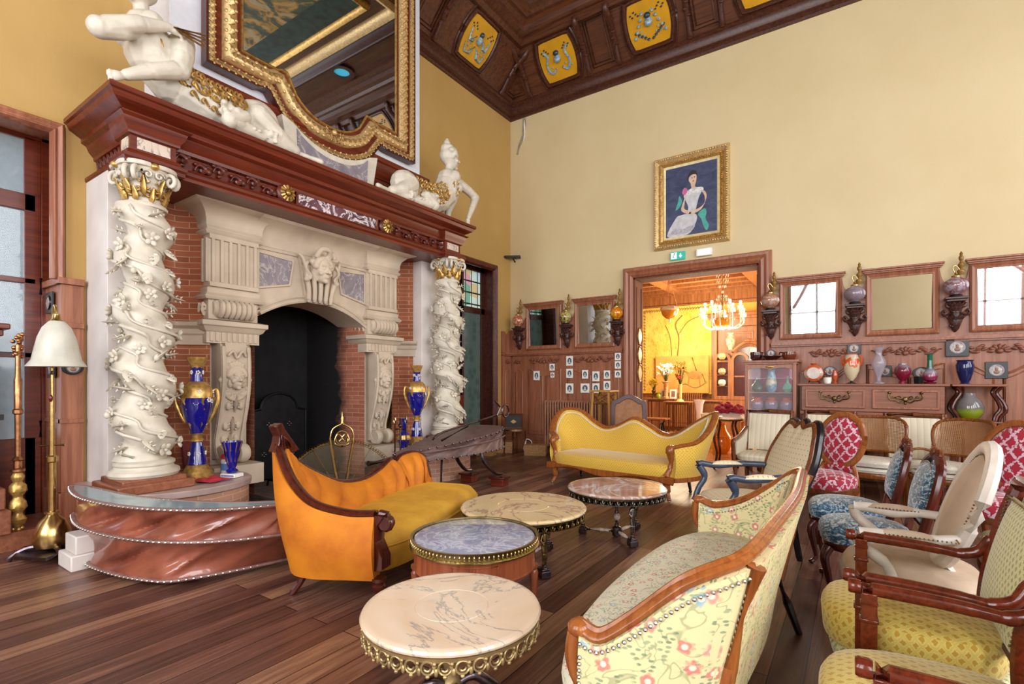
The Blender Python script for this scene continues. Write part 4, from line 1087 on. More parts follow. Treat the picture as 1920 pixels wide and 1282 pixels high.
    for k in range(5):
        y = 1.3+.13*k; pts = []
        for q in range(15):
            th = q/14*2.3*pi; r2 = .085*(1-q/17); yy = y+r2*cos(th+k); aa = .35+(r2*sin(th+k))/.2-.12*k*.5; rr = .23-.04*max(0, (y-1.6)/.3); pts.append(P(.80+rr*cos(aa), yy, 4.17+max(0, yy-1.55)*.35+rr*sin(aa)))
        g.tube(pts, .013, 6)
    for a_ in range(1):
        g.tube([P(.80+.185*cos(a), 2.0+.03*sin(a), 4.47+.06*sin(3*a)+.0*a) for a in [-.9+2.4*k/14 for k in range(15)]], .012, 6)
        g.tube([P(.80+.2*cos(a), 1.25-.02*cos(a), 4.12+.2*sin(a)) for a in [-.4+2.2*k/14 for k in range(15)]], .010, 6)
    if s > 0:
        for k in range(9):
            a = -.6+.25*k; c_ = P(.80+.19*cos(a), 2.02+.05*sin(k), 4.45+.1*sin(k*1.7)); g.tube(spline([c_, c_+V((.01, .03, .05)), c_+V((.01, .05, 0)), c_+V((.01, .02, -.03))], 4), .008, 5)
    g.build('gilt_ornament', 'gold', t, w=True)
    if s < 0:
        F = thing('closed_fan', 'gilt pleated fan held in the left statue\'s raised hand', 'fan', tuple(hand))
        g = G()
        for k in range(8):
            a = (k-3.5)*.085; d = V((.15, 1, a)).normalized(); g.tube([hand+V((.03+.012*(-1)**k, -.02, 0)), hand+V((.03+.014*(-1)**k, 0, 0))+d*.24], [.005, .0095], 5)
        g.build('fan_sticks', plain('fan_gilding', 'a87c48', .5, .3, .3, 40), F, w=True)
    return t
sphinx(-1, 'large white woman-headed sphinx statue with raised arm, left end of the mantelpiece')
sphinx(1, 'white woman-headed sphinx statue seen from behind, right end of the mantelpiece')
# ================================================================ THINGS ON THE WALLS
# wall mirrors set in moulded frames with cornice tops
def wall_mirror(x0, x1, label, zt=3.0, zb=2.10):
    t = thing('wall_mirror', label, 'mirror', ((x0+x1)/2, -.05, zb), group='framed mirrors along the panelling'); w_ = (x1-x0)/2; h = zt-zb
    g = G().sweep([(-w_, 0, 0), (-w_, 0, h), (w_, 0, h), (w_, 0, 0)], [(0, 0), (0, .03), (-.02, .045), (-.05, .03), (-.07, .035), (-.085, .015), (-.085, 0)], close=True, up=(0, -1, 0))
    g.build('frame', 'wain', t, ang=30)
    g = G().sweep([(-w_-.03, 0, h), (w_+.03, 0, h)], [(0, 0), (-.0, .0), (0, 0)]) if False else G()
    for z, o, d in ((0, .02, .05), (.02, .035, .07), (.045, .05, .09)): g.box((0, -d/2, h+z+.012), (2*(w_+o), d, .026))
    g.build('cornice', 'wain', t, bevel=.006)
    g = G().box((0, -.012, h/2), (2*w_-.15, .008, h-.15)); gl = g.build('glass', 'mirror', t)
    for vv in gl.data.vertices: vv.co.y -= (vv.co.z-h/2)*.035
    return t
for a, b, l in ((.45, 1.29, 'framed wall mirror above the radiator, nearest the room corner'), (1.59, 2.43, 'framed wall mirror reflecting the white column, just left of the wide doorway'), (5.2, 6.03, 'framed wall mirror reflecting a bright window, just right of the wide doorway'), (6.32, 7.15, 'framed wall mirror reflecting yellow wall, above the drawer chest'), (7.46, 8.35, 'framed wall mirror cut by the right edge of the photo')): wall_mirror(a, b, l)

# carved brackets carrying globe lamps
def bracket(x, label, z=2.57):
    t = thing('wall_bracket', label, 'bracket', (x, -.05, z), group='dark carved brackets under the lamps')
    G().box((0, -.085, -.015), (.24, .17, .03)).box((0, -.075, -.045), (.2, .14, .03)).build('shelf', 'dkcarve', t, bevel=.006)
    g = G(); rnd = random.Random(11)
    g.tube([(0, -.06, -.05), (0, -.075, -.14), (0, -.05, -.22), (0, -.06, -.3), (0, -.03, -.42), (0, -.02, -.46)], [.085, .075, .05, .075, .04, .01], 10, flat=.8)
    for q in range(6):
        a = -pi/2+(q-2.5)*.55; leaf(g, (.05*cos(a), -.06+.05*sin(a), -.2), (0.1*cos(a), .1*sin(a), .9), (cos(a), sin(a), 0), .13, .03, .4)
        leaf(g, (.045*cos(a), -.05+.04*sin(a), -.36), (0.1*cos(a), .1*sin(a), .9), (cos(a), sin(a), 0), .12, .026, .5)
    for q in (-1, 1):
        g.tube(spline([(q*.04, -.06, -.2), (q*.11, -.07, -.24), (q*.14, -.07, -.2), (q*.12, -.08, -.17), (q*.1, -.07, -.2)], 4), .016, 6)
        g.tube(spline([(q*.05, -.07, -.06), (q*.1, -.09, -.09), (q*.08, -.1, -.13), (q*.05, -.09, -.11)], 4), .018, 6)
    for q in range(14): g.ell((rnd.uniform(-.06, .06), -.1+rnd.random()*.03, rnd.uniform(-.4, -.06)), .016, nu=6, nv=5)
    g.build('carving', 'dkcarve', t, ang=60)
    return t
def globe_lamp(x, z, label, c1, c2, rx=.12, rz_=.115, y=-.15, side=1):
    t = thing('globe_lamp', label, 'lamp', (x, y, z), group='coloured glass globe lamps on brackets')
    m = Mt('globe_glass', .12); m.col(m.ramp(m.noise(m.coord('Object'), 9, 3, .6, .8), [(.4, c1), (.52, c2), (.6, c1)])); m.b.inputs['Transmission Weight'].default_value = .15; m.b.inputs['Coat Weight'].default_value = .6
    G().lathe([(0, .0), (.07, 0), (.075, .02), (.055, .035), (.0, .036)], 20).build('foot', 'black', t)
    pr = [(.05*1, .035)]+[(rx*sin(a), .035+rz_*(1-cos(a))) for a in [.45+k*.22 for k in range(11)]]+[(.05, .035+2*rz_)]
    G().lathe(pr, 28).build('glass_globe', m.m, t)
    g = G().lathe([(.052, 2*rz_+.03), (.05, 2*rz_+.05), (.02, 2*rz_+.07), (.012, 2*rz_+.1), (0, 2*rz_+.1)], 18)
    z1 = 2*rz_+.07
    g.tube(spline([(0, 0, z1), (-.03*side, 0, z1+.09), (.0*side, 0, z1+.12), (.04*side, 0, z1+.06), (.06*side, 0, z1+.04)], 5), .007, 7)
    g.build('brass_stem', 'brass', t)
    b = G().lathe([(0, z1), (.03, z1+.0), (.045, z1+.03), (.045, z1+.05), (.02, z1+.075), (.016, z1+.09), (.033, z1+.11), (.036, z1+.135), (.018, z1+.16), (.014, z1+.18), (.026, z1+.2), (.028, z1+.23), (.014, z1+.26), (.02, z1+.275), (.008, z1+.3), (0, z1+.31)], 18, (.055*side, .02, 0))
    b.build('turned_finial', 'bronze_w', t)
    return t
M['bronze_w'] = wood('turned_gilt_wood', '5a3a18', 'a8803c', .25, 'z')
LP = [(.29, 'd8b890', 'b8402c', 'red and cream globe lamp on the bracket nearest the room corner'), (1.43, '3a4a50', 'd8c060', 'dark green and yellow globe lamp between the two left wall mirrors'), (2.50, 'e8c020', 'd8501c', 'bright yellow and orange globe lamp just left of the wide doorway'), (5.08, 'b8a8a0', 'b86a28', 'white and amber flamed globe lamp just right of the wide doorway'), (6.19, '8a7c88', '9a8890', 'mauve frosted globe lamp with a yellow rim, between two right wall mirrors'), (7.31, 'b0a4b0', '8a4a48', 'mauve globe lamp painted with red leaves, rightmost of the row')]
for i, (x, c1, c2, lb) in enumerate(LP):
    bracket(x, ['dark carved wooden bracket nearest the room corner', 'dark carved wooden bracket between the two left wall mirrors', 'dark carved wooden bracket left beside the wide doorway trim', 'dark carved wooden bracket right beside the wide doorway trim', 'dark carved bracket under the mauve frosted lamp with yellow rim', 'dark carved bracket under the lamp painted with red leaves'][i])
    globe_lamp(x, 2.57, lb, c1, c2, .135 if i > 2 else .12, .115, side=1 if i not in (3,) else 1)

# small white prints pinned on the panelling
def pcard(x, z, wd, h, label):
    t = thing('portrait_print', label, 'picture', (x, -.075, z), group='small white prints pinned on the panelling')
    G().box((0, -.004, 0), (wd, .006, h)).build('card', 'white', t)
    g = G().prism(circ(wd*.3, 20, ry=h*.33), 'xz', -.009, -.0075); g.build('oval_photograph', plain('grey_blue_print', '4a5a66', .5, 0, .5, 60), t)
    g = G().prism(circ(wd*.10, 10, (0, h*.07), h*.10), 'xz', -.0105, -.0095).prism([(-wd*.18, -h*.25), (wd*.18, -h*.25), (wd*.1, -h*.04), (-wd*.1, -h*.04)], 'xz', -.0105, -.0095)
    g.build('sitter', plain('pale_print', 'c8ccc8', .5), t)
for x, z, wd, h, l in ((.71, 1.56, .15, .19, 'single portrait print alone on the leftmost panel'), (1.08, 1.73, .12, .14, 'upper of the two smallest portrait prints'), (1.17*.93, 1.57, .09, .1, 'lower of the two smallest portrait prints'),
    (1.48, 1.85, .15, .19, 'large portrait print on the stile between the two left panels, topmost of three'), (1.48, 1.6, .15, .18, 'portrait print on the stile between the two left panels, middle of three'), (1.48, 1.3, .17, .2, 'portrait print on the stile between the two left panels, lowest of three'),
    (1.82, 1.58, .13, .17, 'upper left print of the group of six above the radiator'), (2.05, 1.54, .15, .19, 'upper middle print of the group of six above the radiator'), (2.28, 1.57, .13, .16, 'upper right print of the group of six above the radiator'),
    (1.82, 1.31, .19, .18, 'wide print with a seated sitter, lower left of the group of six'), (2.05, 1.31, .15, .19, 'lower middle print of the group of six above the radiator'), (2.28, 1.36, .14, .18, 'lower right print of the group of six above the radiator'),
    (2.5, 1.91, .12, .14, 'print beside the doorway trim, topmost of three'), (2.5, 1.75, .12, .14, 'print beside the doorway trim, middle of three'), (2.5, 1.58, .12, .13, 'print beside the doorway trim, lowest of three')): pcard(x, z, wd, h, l)
# oval miniatures in black frames
def mini(loc, rzd, label, s=.2, round_=False):
    t = thing('miniature_portrait', label, 'picture', loc, rzd, group='small oval portraits in black frames')
    if round_: G().prism(circ(s*.5, 28, ry=s*.42), 'xz', -.02, 0).build('frame', 'black', t, bevel=.004)
    else: G().box((0, -.01, 0), (s, .02, s)).build('frame', 'black', t, bevel=.004)
    G().ring(circ(s*.34, 24), circ(s*.28, 24), 'xz', -.03, -.018).build('oval_rim', 'pewter', t)
    G().prism(circ(s*.29, 24), 'xz', -.024, -.02).build('portrait', plain('pale_portrait', 'b8b0a8', .3, 0, .35, 30), t)
    G().ell((0, -.024, s*.06), (s*.08, .006, s*.1)).ell((0, -.024, -s*.12), (s*.14, .006, s*.11)).build('sitter', plain('sitter_tone', '8a6a5a', .4), t)
    return t
mini((6.18, -.08, 1.93), 0, 'small oval portrait in a black square frame under the mauve frosted lamp', .17)
mini((7.33, -.08, 1.9), 0, 'oval portrait in a black square frame under the lamp painted with leaves', .24)
mini((7.72, -.05, 1.59), 0, 'oval portrait in a black square frame above the side table, rightmost', .22)
mini((5.88, -.05, 1.6), 0, 'oval portrait behind the small white cup on the drawer chest', .17, True)
mini((6.55, -.05, 1.59), 0, 'oval portrait half hidden behind the clear tall vase', .16)
mini((6.96, -.05, 1.56), 0, 'pale round portrait plate behind the green necked bottle', .2, True)
mini((.09, -7.535, 2.20) if False else (-.2, -7.535, 2.2), 0, 'oval portrait in a black square frame above the lamp shade', .2)
t = mini((-.15, -7.535, 1.58), 0, 'oval portrait in a black square frame below the lamp shade', .2)
mini((.04+.015, -7.45, 1.58), 90, 'oval portrait in a round black frame right of the lamp shade', .17, True)
for o in list(C.objects):
    if o.get('label') in ('oval portrait in a black square frame above the lamp shade', 'oval portrait in a black square frame below the lamp shade'): o.location.y = -7.54
# cast iron radiator
def radiator(x0, x1, y, zb, zt, label, mat='wain', n=None, grp=None):
    n = n or int((x1-x0)/.06); t = thing('radiator', label, 'radiator', ((x0+x1)/2, y, 0), group=grp)
    for k in range(n):
        x = x0+(x1-x0)*(k+.5)/n-(x0+x1)/2; g = G()
        for dy in (-.06, .06): g.tube([(x, dy, zb+.02), (x, dy, zt-.03)], .018, 8)
        g.ell((x, 0, zt-.03), (.022, .085, .035)).ell((x, 0, zb+.03), (.022, .085, .035))
        g.build('column', mat, t)
    g = G().tube([(x0-(x0+x1)/2, 0, zb+.05), (x1-(x0+x1)/2, 0, zb+.05)], .02, 8).tube([(x0-(x0+x1)/2, 0, zt-.06), (x1-(x0+x1)/2, 0, zt-.06)], .02, 8)
    g.build('pipe', mat, t)
    for x in (x0, x1): G().box(((x-(x0+x1)/2)*.95, 0, (zb+.04)/2), (.04, .14, zb+.04)).build('foot', mat, t)
    return t
radiator(1.0, 2.27, -.2, .12, 1.06, 'brown ribbed cast iron radiator under the wall mirrors', plain('radiator_brown', 'a8745c', .4), 22)

# the portrait of a lady
PT = thing('portrait_painting', 'gilt framed oil portrait of a seated lady in white, high on the wall', 'painting', (3.82, -.0, 3.80))
W_, H_ = 1.28, 1.63
def fr(w_, h_, wd, d, y0, mat, name, beads=None):
    hw = w_/2; z0 = (H_-h_)/2; g = G()
    g.sweep([(-hw, y0, z0), (-hw, y0, z0+h_), (hw, y0, z0+h_), (hw, y0, z0)], [(0, 0), (0, d*.6), (-wd*.25, d), (-wd*.6, d*.75), (-wd, d*.3), (-wd, 0)], close=True, up=(0, -1, 0))
    if beads:
        per = [(-hw+wd*.4, z0+wd*.4), (-hw+wd*.4, z0+h_-wd*.4), (hw-wd*.4, z0+h_-wd*.4), (hw-wd*.4, z0+wd*.4)]
        for i in range(4):
            a, b = V(per[i]), V(per[(i+1) % 4]); n = int((b-a).length/beads)
            for k in range(n): c_ = a+(b-a)*(k+.5)/n; g.ell((c_.x, y0-d*.95, c_.y), (beads*.4, .014, beads*.4), (0, k, 0), 7, 5)
    return g.build(name, mat, PT, ang=40)
fr(W_, H_, .10, .09, -.0, 'goldf', 'outer_frame', .04); fr(W_-.19, H_-.19, .07, .06, 0, 'gold', 'middle_frame', .03); fr(W_-.32, H_-.32, .05, .035, 0, plain('pale_gilt', 'e0cfa0', .4), 'slip')
cw, chh = .88, 1.23
m = Mt('canvas_navy', .45); m.col(m.ramp(m.noise(m.coord('Object', (1, 1, 2)), 4, 4, .6, 1), [(.3, '2a3050'), (.7, '4a5272')])); M['navy'] = m.m
G().box((0, -.008, H_/2), (cw+.06, .012, chh+.06)).build('canvas', 'navy', PT)
def pp(pts, y, mat, name):
    # painted shapes, outline given 0..1 of the canvas
    q = spline([((x-.5)*cw, 0, H_/2+(z-.5)*chh) for x, z in pts], 4, True)
    return G().prism([(p.x, p.z) for p in q], 'xz', -.0145-y, -.012).build(name, mat, PT, smooth=False)
sk = plain('painted_skin', 'd8b8a0', .45); dr = plain('painted_white_dress', 'c8c8cc', .45, 0, .12, 12); tl = plain('painted_teal_shawl', '4aa89c', .45); hr = plain('painted_hair', '2c2228', .5)
pp([(.03, .03), (.2, .26), (.3, .3), (.55, .3), (.62, .22), (.5, .04), (.3, .0)], .0004, dr, 'painted_skirt')
pp([(.45, .32), (.58, .33), (.62, .42), (.66, .52), (.72, .6), (.70, .64), (.55, .66), (.42, .62), (.36, .57), (.40, .5), (.45, .4)], .0008, dr, 'painted_bodice')
pp([(.52, .65), (.50, .72), (.46, .78), (.49, .86), (.56, .87), (.61, .82), (.60, .74), (.58, .68), (.62, .65)], .0012, sk, 'painted_face')
pp([(.515, .805), (.535, .81), (.535, .80), (.515, .797)], .0018, plain('painted_eye', '3a2a28'), 'painted_eye'); pp([(.56, .815), (.58, .815), (.58, .805), (.56, .803)], .0018, 'black', 'painted_eye'); pp([(.53, .755), (.55, .762), (.57, .758), (.55, .748)], .0018, plain('painted_lips', 'a84a48'), 'painted_mouth')
pp([(.40, .61), (.5, .655), (.6, .66), (.72, .645), (.74, .60), (.66, .575), (.55, .585), (.44, .57)], .0011, plain('painted_ruffle', 'dcdcde', .5, 0, .2, 30), 'painted_ruffle')
pp([(.10, .05), (.2, .12), (.35, .10), (.5, .13), (.58, .12), (.5, .05), (.3, .03)], .0008, plain('painted_flounce', 'b0b0b8', .5, 0, .2, 30), 'painted_flounce')
pp([(.44, .78), (.46, .87), (.53, .91), (.61, .88), (.63, .80), (.60, .84), (.54, .85), (.48, .83)], .0016, hr, 'painted_hair')
pp([(.70, .6), (.76, .52), (.76, .42), (.66, .36), (.5, .33), (.46, .30), (.52, .29), (.66, .32), (.74, .38), (.80, .5), (.77, .58)], .0016, sk, 'painted_arm')
pp([(.40, .56), (.33, .44), (.32, .36), (.42, .31), (.5, .3), (.48, .34), (.38, .38), (.38, .46)], .0016, sk, 'painted_forearm')
pp([(.20, .38), (.25, .5), (.28, .58), (.33, .5), (.28, .42)], .002, tl, 'painted_shawl')
pp([(.64, .28), (.76, .34), (.80, .28), (.78, .2), (.84, .1), (.80, .03), (.74, .1), (.7, .2)], .002, tl, 'painted_shawl')
pp([(.33, .62), (.37, .68), (.43, .66), (.42, .6), (.37, .58)], .0024, plain('painted_pink_rose', 'c86a98', .5), 'painted_rose')

# exit sign, white notice, small box on the wall corner
t = thing('exit_sign', 'green and white emergency exit sign above the wide doorway', 'sign', (3.6, -.03, 3.66))
G().box((0, 0, 0), (.25, .05, .14)).build('housing', glow('sign_green', '2c9c8c', .6), t, bevel=.004)
g = G(); y = -.028
g.box((-.06, y, 0), (.10, .004, .11)); g.build('white_field', glow('sign_white', 'd8ece8', .7), t)
g = G().ell((-.05, y-.004, .035), (.011, .003, .011)).tube([(-.055, y-.004, .02), (-.07, y-.004, -.01), (-.06, y-.004, -.04)], .006, 5).tube([(-.07, y-.004, -.01), (-.085, y-.004, -.04)], .006, 5).tube([(-.055, y-.004, .02), (-.035, y-.004, .0)], .005, 5).tube([(-.055, y-.004, .018), (-.08, y-.004, .01)], .005, 5)
g.build('running_figure', plain('sign_green_paint', '1c7c6c'), t)
g = G().prism([(.045, .03), (.065, .03), (.065, -.005), (.085, -.005), (.055, -.045), (.025, -.005), (.045, -.005)], 'xz', y-.004, y); g.build('down_arrow', glow('sign_white2', 'e8f4f0', .8), t)
t = thing('emergency_light', 'white rectangular emergency light above the wide doorway, right of the exit sign', 'light', (4.05, -.03, 3.66))
G().box((0, 0, 0), (.26, .06, .13)).build('housing', 'white', t, bevel=.008); G().box((0, -.032, 0), (.21, .006, .09)).build('diffuser', glow('cool_diffuser', 'dfe8ee', .5), t)
t = thing('wall_device', 'small dark grey device on an arm high in the room corner', 'device', (.12, -.03, 4.06))
G().box((.02, -.10, .03), (.34, .12, .05), (0, 0, .5)).build('casing', 'black', t, bevel=.008); G().tube([(0, .03, -.05), (0, -.04, 0), (.02, -.1, .02)], .015, 8).build('arm', 'iron', t)
t = thing('wall_crack', 'grey damp stain with peeling paper beside the top of the room corner', 'stain', (.36, -.004, 6.4))
g = G(); st = Mt('damp_plaster', .8); st.col(st.ramp(st.noise(st.coord('Object'), 7, 4), [(.35, '8a7f6c'), (.7, 'b0a48c')]))
g.prism([(-.03, .7), (.03, .66), (.05, .5), (.02, .35), (-.02, .2), (-.12, .05), (-.16, -.1), (-.2, -.08), (-.15, .12), (-.06, .3), (-.05, .5)], 'xz', -.004, 0); g.build('bare_patch', st.m, t)
G().prism([(.0, .6), (.03, .45), (.02, .25), (-.03, .15), (0, .3), (-.01, .5)], 'xz', -.012, -.004).build('peeling_strip', 'white', t)

# three oval plates in the doorway reveal
for z, l in ((2.29, 'topmost of three oval gilt plates in the doorway reveal'), (1.94, 'middle of three oval gilt plates in the doorway reveal'), (1.60, 'lowest of three oval gilt plates in the doorway reveal')):
    t = thing('oval_plaque', l, 'plaque', (OX0+.035, .19, z), group='oval plates in the doorway reveal')
    G().prism(circ(.13, 28, ry=.165), 'yz', 0, .015).build('plate', 'gold', t); G().prism(circ(.09, 24, ry=.12), 'yz', .015, .022).build('centre', plain('cream_gold', 'd8c080', .4), t)
    G().tube([(.018, .12*cos(2*pi*k/28), .155*sin(2*pi*k/28)) for k in range(28)], .012, 6, close=True).build('rim', 'brass', t)

# ================================================================ FURNITURE AGAINST THE BACK WALL
# display cabinet
t = thing('display_cabinet', 'small mahogany display cabinet lined in crimson with a curved glass top rail', 'cabinet', (5.12, -.28, 0))
x0, x1, y0, y1 = -.33, .33, -.2, .2; g = G()
for x in (x0, x1):
    for y in (y0, y1): g.box((x, y, .87), (.045, .045, 1.74))
g.box((0, 0, 1.75), (.78, .50, .035)).box((0, 0, 1.72), (.72, .45, .03)).box((0, 0, .72), (.68, .42, .05)).box((0, .2, 1.2), (.66, .01, 1.0))
g.box((0, 0, .3), (.68, .42, .04))
g.build('body', 'mahog_d' if False else 'wain', t, bevel=.004)
pts = [(x0, 1.7), (x1, 1.7), (x1, 1.6)]+[(x1-(x1-x0)*k/16, 1.62+.03*abs(sin(pi*k/8))) for k in range(1, 16)]+[(x0, 1.6)]
G().prism(pts, 'xz', y0-.012, y0+.012).build('arched_rail', 'wain', t)
G().ell((0, y0-.02, 1.665), (.06, .01, .02)).build('gilt_mount', 'gold', t)
G().box((0, .185, 1.2), (.62, .01, .95)).build('lining', plain('crimson_lining', '9c1450', .7), t)
for z in (1.27, 1.0): G().box((0, 0, z), (.62, .38, .012)).build('shelf', 'wain', t)
G().box((0, 0, 1.49), (.62, .38, .006)).build('shelf', glass('glass_shelf', 'c8d8d8', .05, .3), t)
G().box((0, y0, 1.2), (.62, .004, .95)).build('door_glass', glass('cabinet_glass', 'ffffff', .02, .08), t)

def vase(name, label, cat, loc, prof, mat, parts=(), seg=24, grp=None, rip=None):
    t = thing(name, label, cat, loc, group=grp)
    G().lathe(prof, seg, rip=rip).build('body', mat, t)
    for n_, p_, m_ in parts: G().lathe(p_, seg).build(n_, m_, t)
    return t
def gl(name, c, r=.08, tr=0, **k):
    m = Mt(name, r); m.col(c); m.b.inputs['Coat Weight'].default_value = .5; m.b.inputs['Transmission Weight'].default_value = tr; return m.m
def grad(name, stops, r=.1, sc=1.0, noise=0):
    m = Mt(name, r); z = m.sep(m.coord('Object'))[2]; z = m.math('MULTIPLY', z, sc)
    if noise: z = m.math('ADD', z, m.math('MULTIPLY', m.math('SUBTRACT', m.noise(m.coord('Object'), 14, 3), .5), noise))
    m.col(m.ramp(z, stops)); m.b.inputs['Coat Weight'].default_value = .5; return m.m
cy_ = -.28; bx_ = 5.12
# in the cabinet
po = grad('orange_mauve_glass', [(.45, '7a6a88'), (.6, '8a6070'), (.75, 'c04c28')], sc=5)
for k, (dx, l) in enumerate(((-.2, 'orange topped mauve pot on the cabinet\'s lowest visible shelf, left'), (.0, 'orange topped mauve pot on the cabinet\'s lowest visible shelf, middle'), (.21, 'orange topped mauve pot on the cabinet\'s lowest visible shelf, right'))):
    vase('glass_pot', l, 'pot', (bx_+dx, cy_-.05, 1.007), [(0, 0), (.07, 0), (.09, .05), (.09, .11), (.075, .14), (.05, .155), (.062, .18), (.058, .185)], po, grp='pots in the display cabinet')
vase('blue_floral_vase', 'cream vase with blue flowers inside the display cabinet', 'vase', (bx_+.0, cy_-.03, 1.277), [(0, 0), (.05, 0), (.075, .06), (.08, .13), (.06, .25), (.045, .3), (.058, .36)], grad('cream_blue', [(.2, '5a8cb0'), (.5, 'd8c8a0'), (.8, '6a98b4')], sc=3, noise=1.2))
vase('green_bottle_vase', 'dark green squat vase with a thin neck, left inside the display cabinet', 'vase', (bx_-.2, cy_-.05, 1.277), [(0, 0), (.05, 0), (.085, .05), (.075, .1), (.03, .16), (.012, .23), (.016, .25)], gl('bottle_green', '2c4a38'))
vase('jade_bowl_vase', 'jade green round vase, right inside the display cabinet', 'vase', (bx_+.22, cy_-.05, 1.277), [(0, 0), (.04, 0), (.075, .05), (.06, .11), (.02, .15), (.014, .24), (.02, .25)], gl('jade', '6aa894'))
# on the cabinet
zc = 1.77
def ribbed(name, label, loc, r, h, mat, cat='pot'):
    t = thing(name, label, cat, loc)
    G().lathe([(0, 0), (r*.7, 0), (r*.8, h*.1), (r, h*.6), (r*.95, h), (r*.88, h), (r*.85, h*.5), (0, h*.15)], 40, rip=lambda a, z: .06*abs(sin(10*a))).build('body', mat, t)
    G().lathe([(r*.9, h), (r*1.02, h), (r*1.02, h+.012), (r*.9, h+.012)], 32).build('rim', mat, t)
dkg = gl('dark_red_glass', '3c1412')
ribbed('ribbed_pot', 'dark red ribbed pot on the left of the display cabinet top', (4.90, -.3, zc), .085, .12, dkg)
ribbed('ribbed_jardiniere', 'brown ribbed pot on the right of the display cabinet top', (5.36, -.3, zc), .09, .11, gl('brown_glaze', '6a2c18'))
t = thing('boat_dish', 'low dark boat shaped dish on the middle of the display cabinet top', 'dish', (5.12, -.32, zc))
G().lathe([(0, 0), (.06, 0), (.08, .02), (.13, .06), (.15, .065), (.12, .05), (0, .02)], 30, rip=lambda a, z: .12*cos(2*a)).build('body', dkg, t)
for s in (-1, 1): G().tube(spline([(s*.14, 0, .055), (s*.17, 0, .1), (s*.12, 0, .12), (s*.11, 0, .08)], 4), .009, 6).build('handle', dkg, t)
mini((5.1, -.2, zc+.115), 0, 'oval portrait standing behind the boat shaped dish', .13, True)
t = thing('candlestick', 'white figural candlestick at the left end of the cabinet top', 'candlestick', (4.82, -.38, zc))
G().lathe([(0, 0), (.035, 0), (.03, .015), (.01, .03), (.012, .08), (.006, .1), (.014, .14), (.006, .17), (.01, .2)], 14).build('body', 'white', t)

# chest with two drawers
t = thing('drawer_chest', 'long mahogany chest with two drawers and brass double handles', 'chest', (6.35, -.28, 0))
g = G().box((0, 0, 1.395), (1.72, .46, .03)).box((0, 0, 1.2), (1.62, .40, .36)).box((0, 0, .99), (1.66, .44, .05))
for s in (-1, 1):
    for y in (-.15, .15): g.box((s*.76, y, .48), (.08, .08, .96))
g.box((0, 0, .25), (1.5, .35, .04)).build('body', 'wain_x', t, bevel=.006)
for s in (-1, 1):
    d = G().box((s*.40, -.205, 1.2), (.72, .02, .27)).build('drawer', 'wain_x', t, bevel=.004)
    G().ring([(s*.40-.36, 1.07), (s*.40+.36, 1.07), (s*.40+.36, 1.33), (s*.40-.36, 1.33)], [(s*.40-.33, 1.10), (s*.40+.33, 1.10), (s*.40+.33, 1.30), (s*.40-.33, 1.30)], 'xz', -.228, -.2).build('drawer_moulding', 'wain', d, bevel=.005)
    g = G(); c_ = s*.40
    for q in (-1, 1):
        g.tube(spline([(c_, -.235, 1.20), (c_+q*.05, -.25, 1.16), (c_+q*.1, -.255, 1.19), (c_+q*.16, -.25, 1.2), (c_+q*.18, -.245, 1.24), (c_+q*.17, -.24, 1.275)], 5), .009, 7)
        g.ell((c_+q*.17, -.24, 1.29), (.02, .015, .02)); g.tube(spline([(c_+q*.02, -.24, 1.2), (c_+q*.06, -.245, 1.245), (c_+q*.1, -.245, 1.225), (c_+q*.13, -.245, 1.25)], 4), .007, 6)
        for e in range(3): g.ell((c_+q*(.05+.04*e), -.245, 1.21+.01*e), (.018, .008, .012), nu=7, nv=5)
    g.ell((c_, -.245, 1.2), (.03, .015, .035)); g.ell((c_, -.245, 1.15), (.014, .012, .02))
    g.build('brass_handle', 'bronze', d)
zs = 1.412; ys = -.26
t = thing('moon_flask', 'round orange and cream moon flask vase on the drawer chest, leftmost', 'vase', (5.68, ys, zs))
G().lathe([(0, -.045), (.09, -.045), (.125, -.02), (.125, .02), (.09, .045), (0, .045)], 32, (0, 0, .155), axis=(0, 1, 0)).build('body', grad('orange_rim', [(.2, 'c05a30'), (.5, 'c8b8a8'), (.8, 'c05a30')], sc=3.2, noise=.5), t)
G().lathe([(.03, .27), (.035, .285), (.045, .3), (.04, .3)], 20).build('neck', gl('orange_glaze', 'b84c20'), t)
G().lathe([(0, -.052), (.085, -.052), (.085, .052), (0, .052)], 28, (0, 0, .155), axis=(0, 1, 0)).build('medallion', plain('cream_ceramic', 'd0c0b4', .3), t)
for s in (-1, 1):
    G().tube([(s*.05, 0, .04), (s*.08, 0, 0)], [.015, .02], 7).build('foot', gl('orange_glaze_foot', 'a8441c'), t)
    G().tube(spline([(s*.12, 0, .2), (s*.15, 0, .17), (s*.13, 0, .14)], 4), .008, 6).build('handle', gl('orange_glaze_h', 'a8441c'), t)
vase('cup', 'small white cup on the drawer chest', 'cup', (5.86, ys-.08, zs), [(0, 0), (.04, 0), (.05, .04), (.05, .09), (.044, .09), (.04, .03), (0, .01)], 'white')
vase('small_urn', 'small orange two handled urn on the drawer chest', 'vase', (5.95, ys, zs), [(0, 0), (.035, 0), (.015, .03), (.035, .08), (.04, .14), (.025, .18), (.03, .2)], gl('orange_red', 'b8502c'))
t = vase('tall_urn_vase', 'tall cream vase with orange drips and black foot on the drawer chest', 'vase', (6.15, ys, zs), [(.02, .04), (.06, .09), (.095, .18), (.105, .28), (.095, .36), (.08, .4), (.07, .42)], grad('orange_cream', [(.46, 'cfc2a0'), (.52, 'd0501c'), (.6, 'd0501c'), (.66, 'c8b8a0')], sc=1.8, noise=.55), (('foot', [(0, 0), (.065, 0), (.05, .012), (.015, .02), (.018, .04)], 'black'), ('rim', [(.07, .415), (.075, .43), (.06, .43)], gl('orange_rim2', 'd0501c'))))
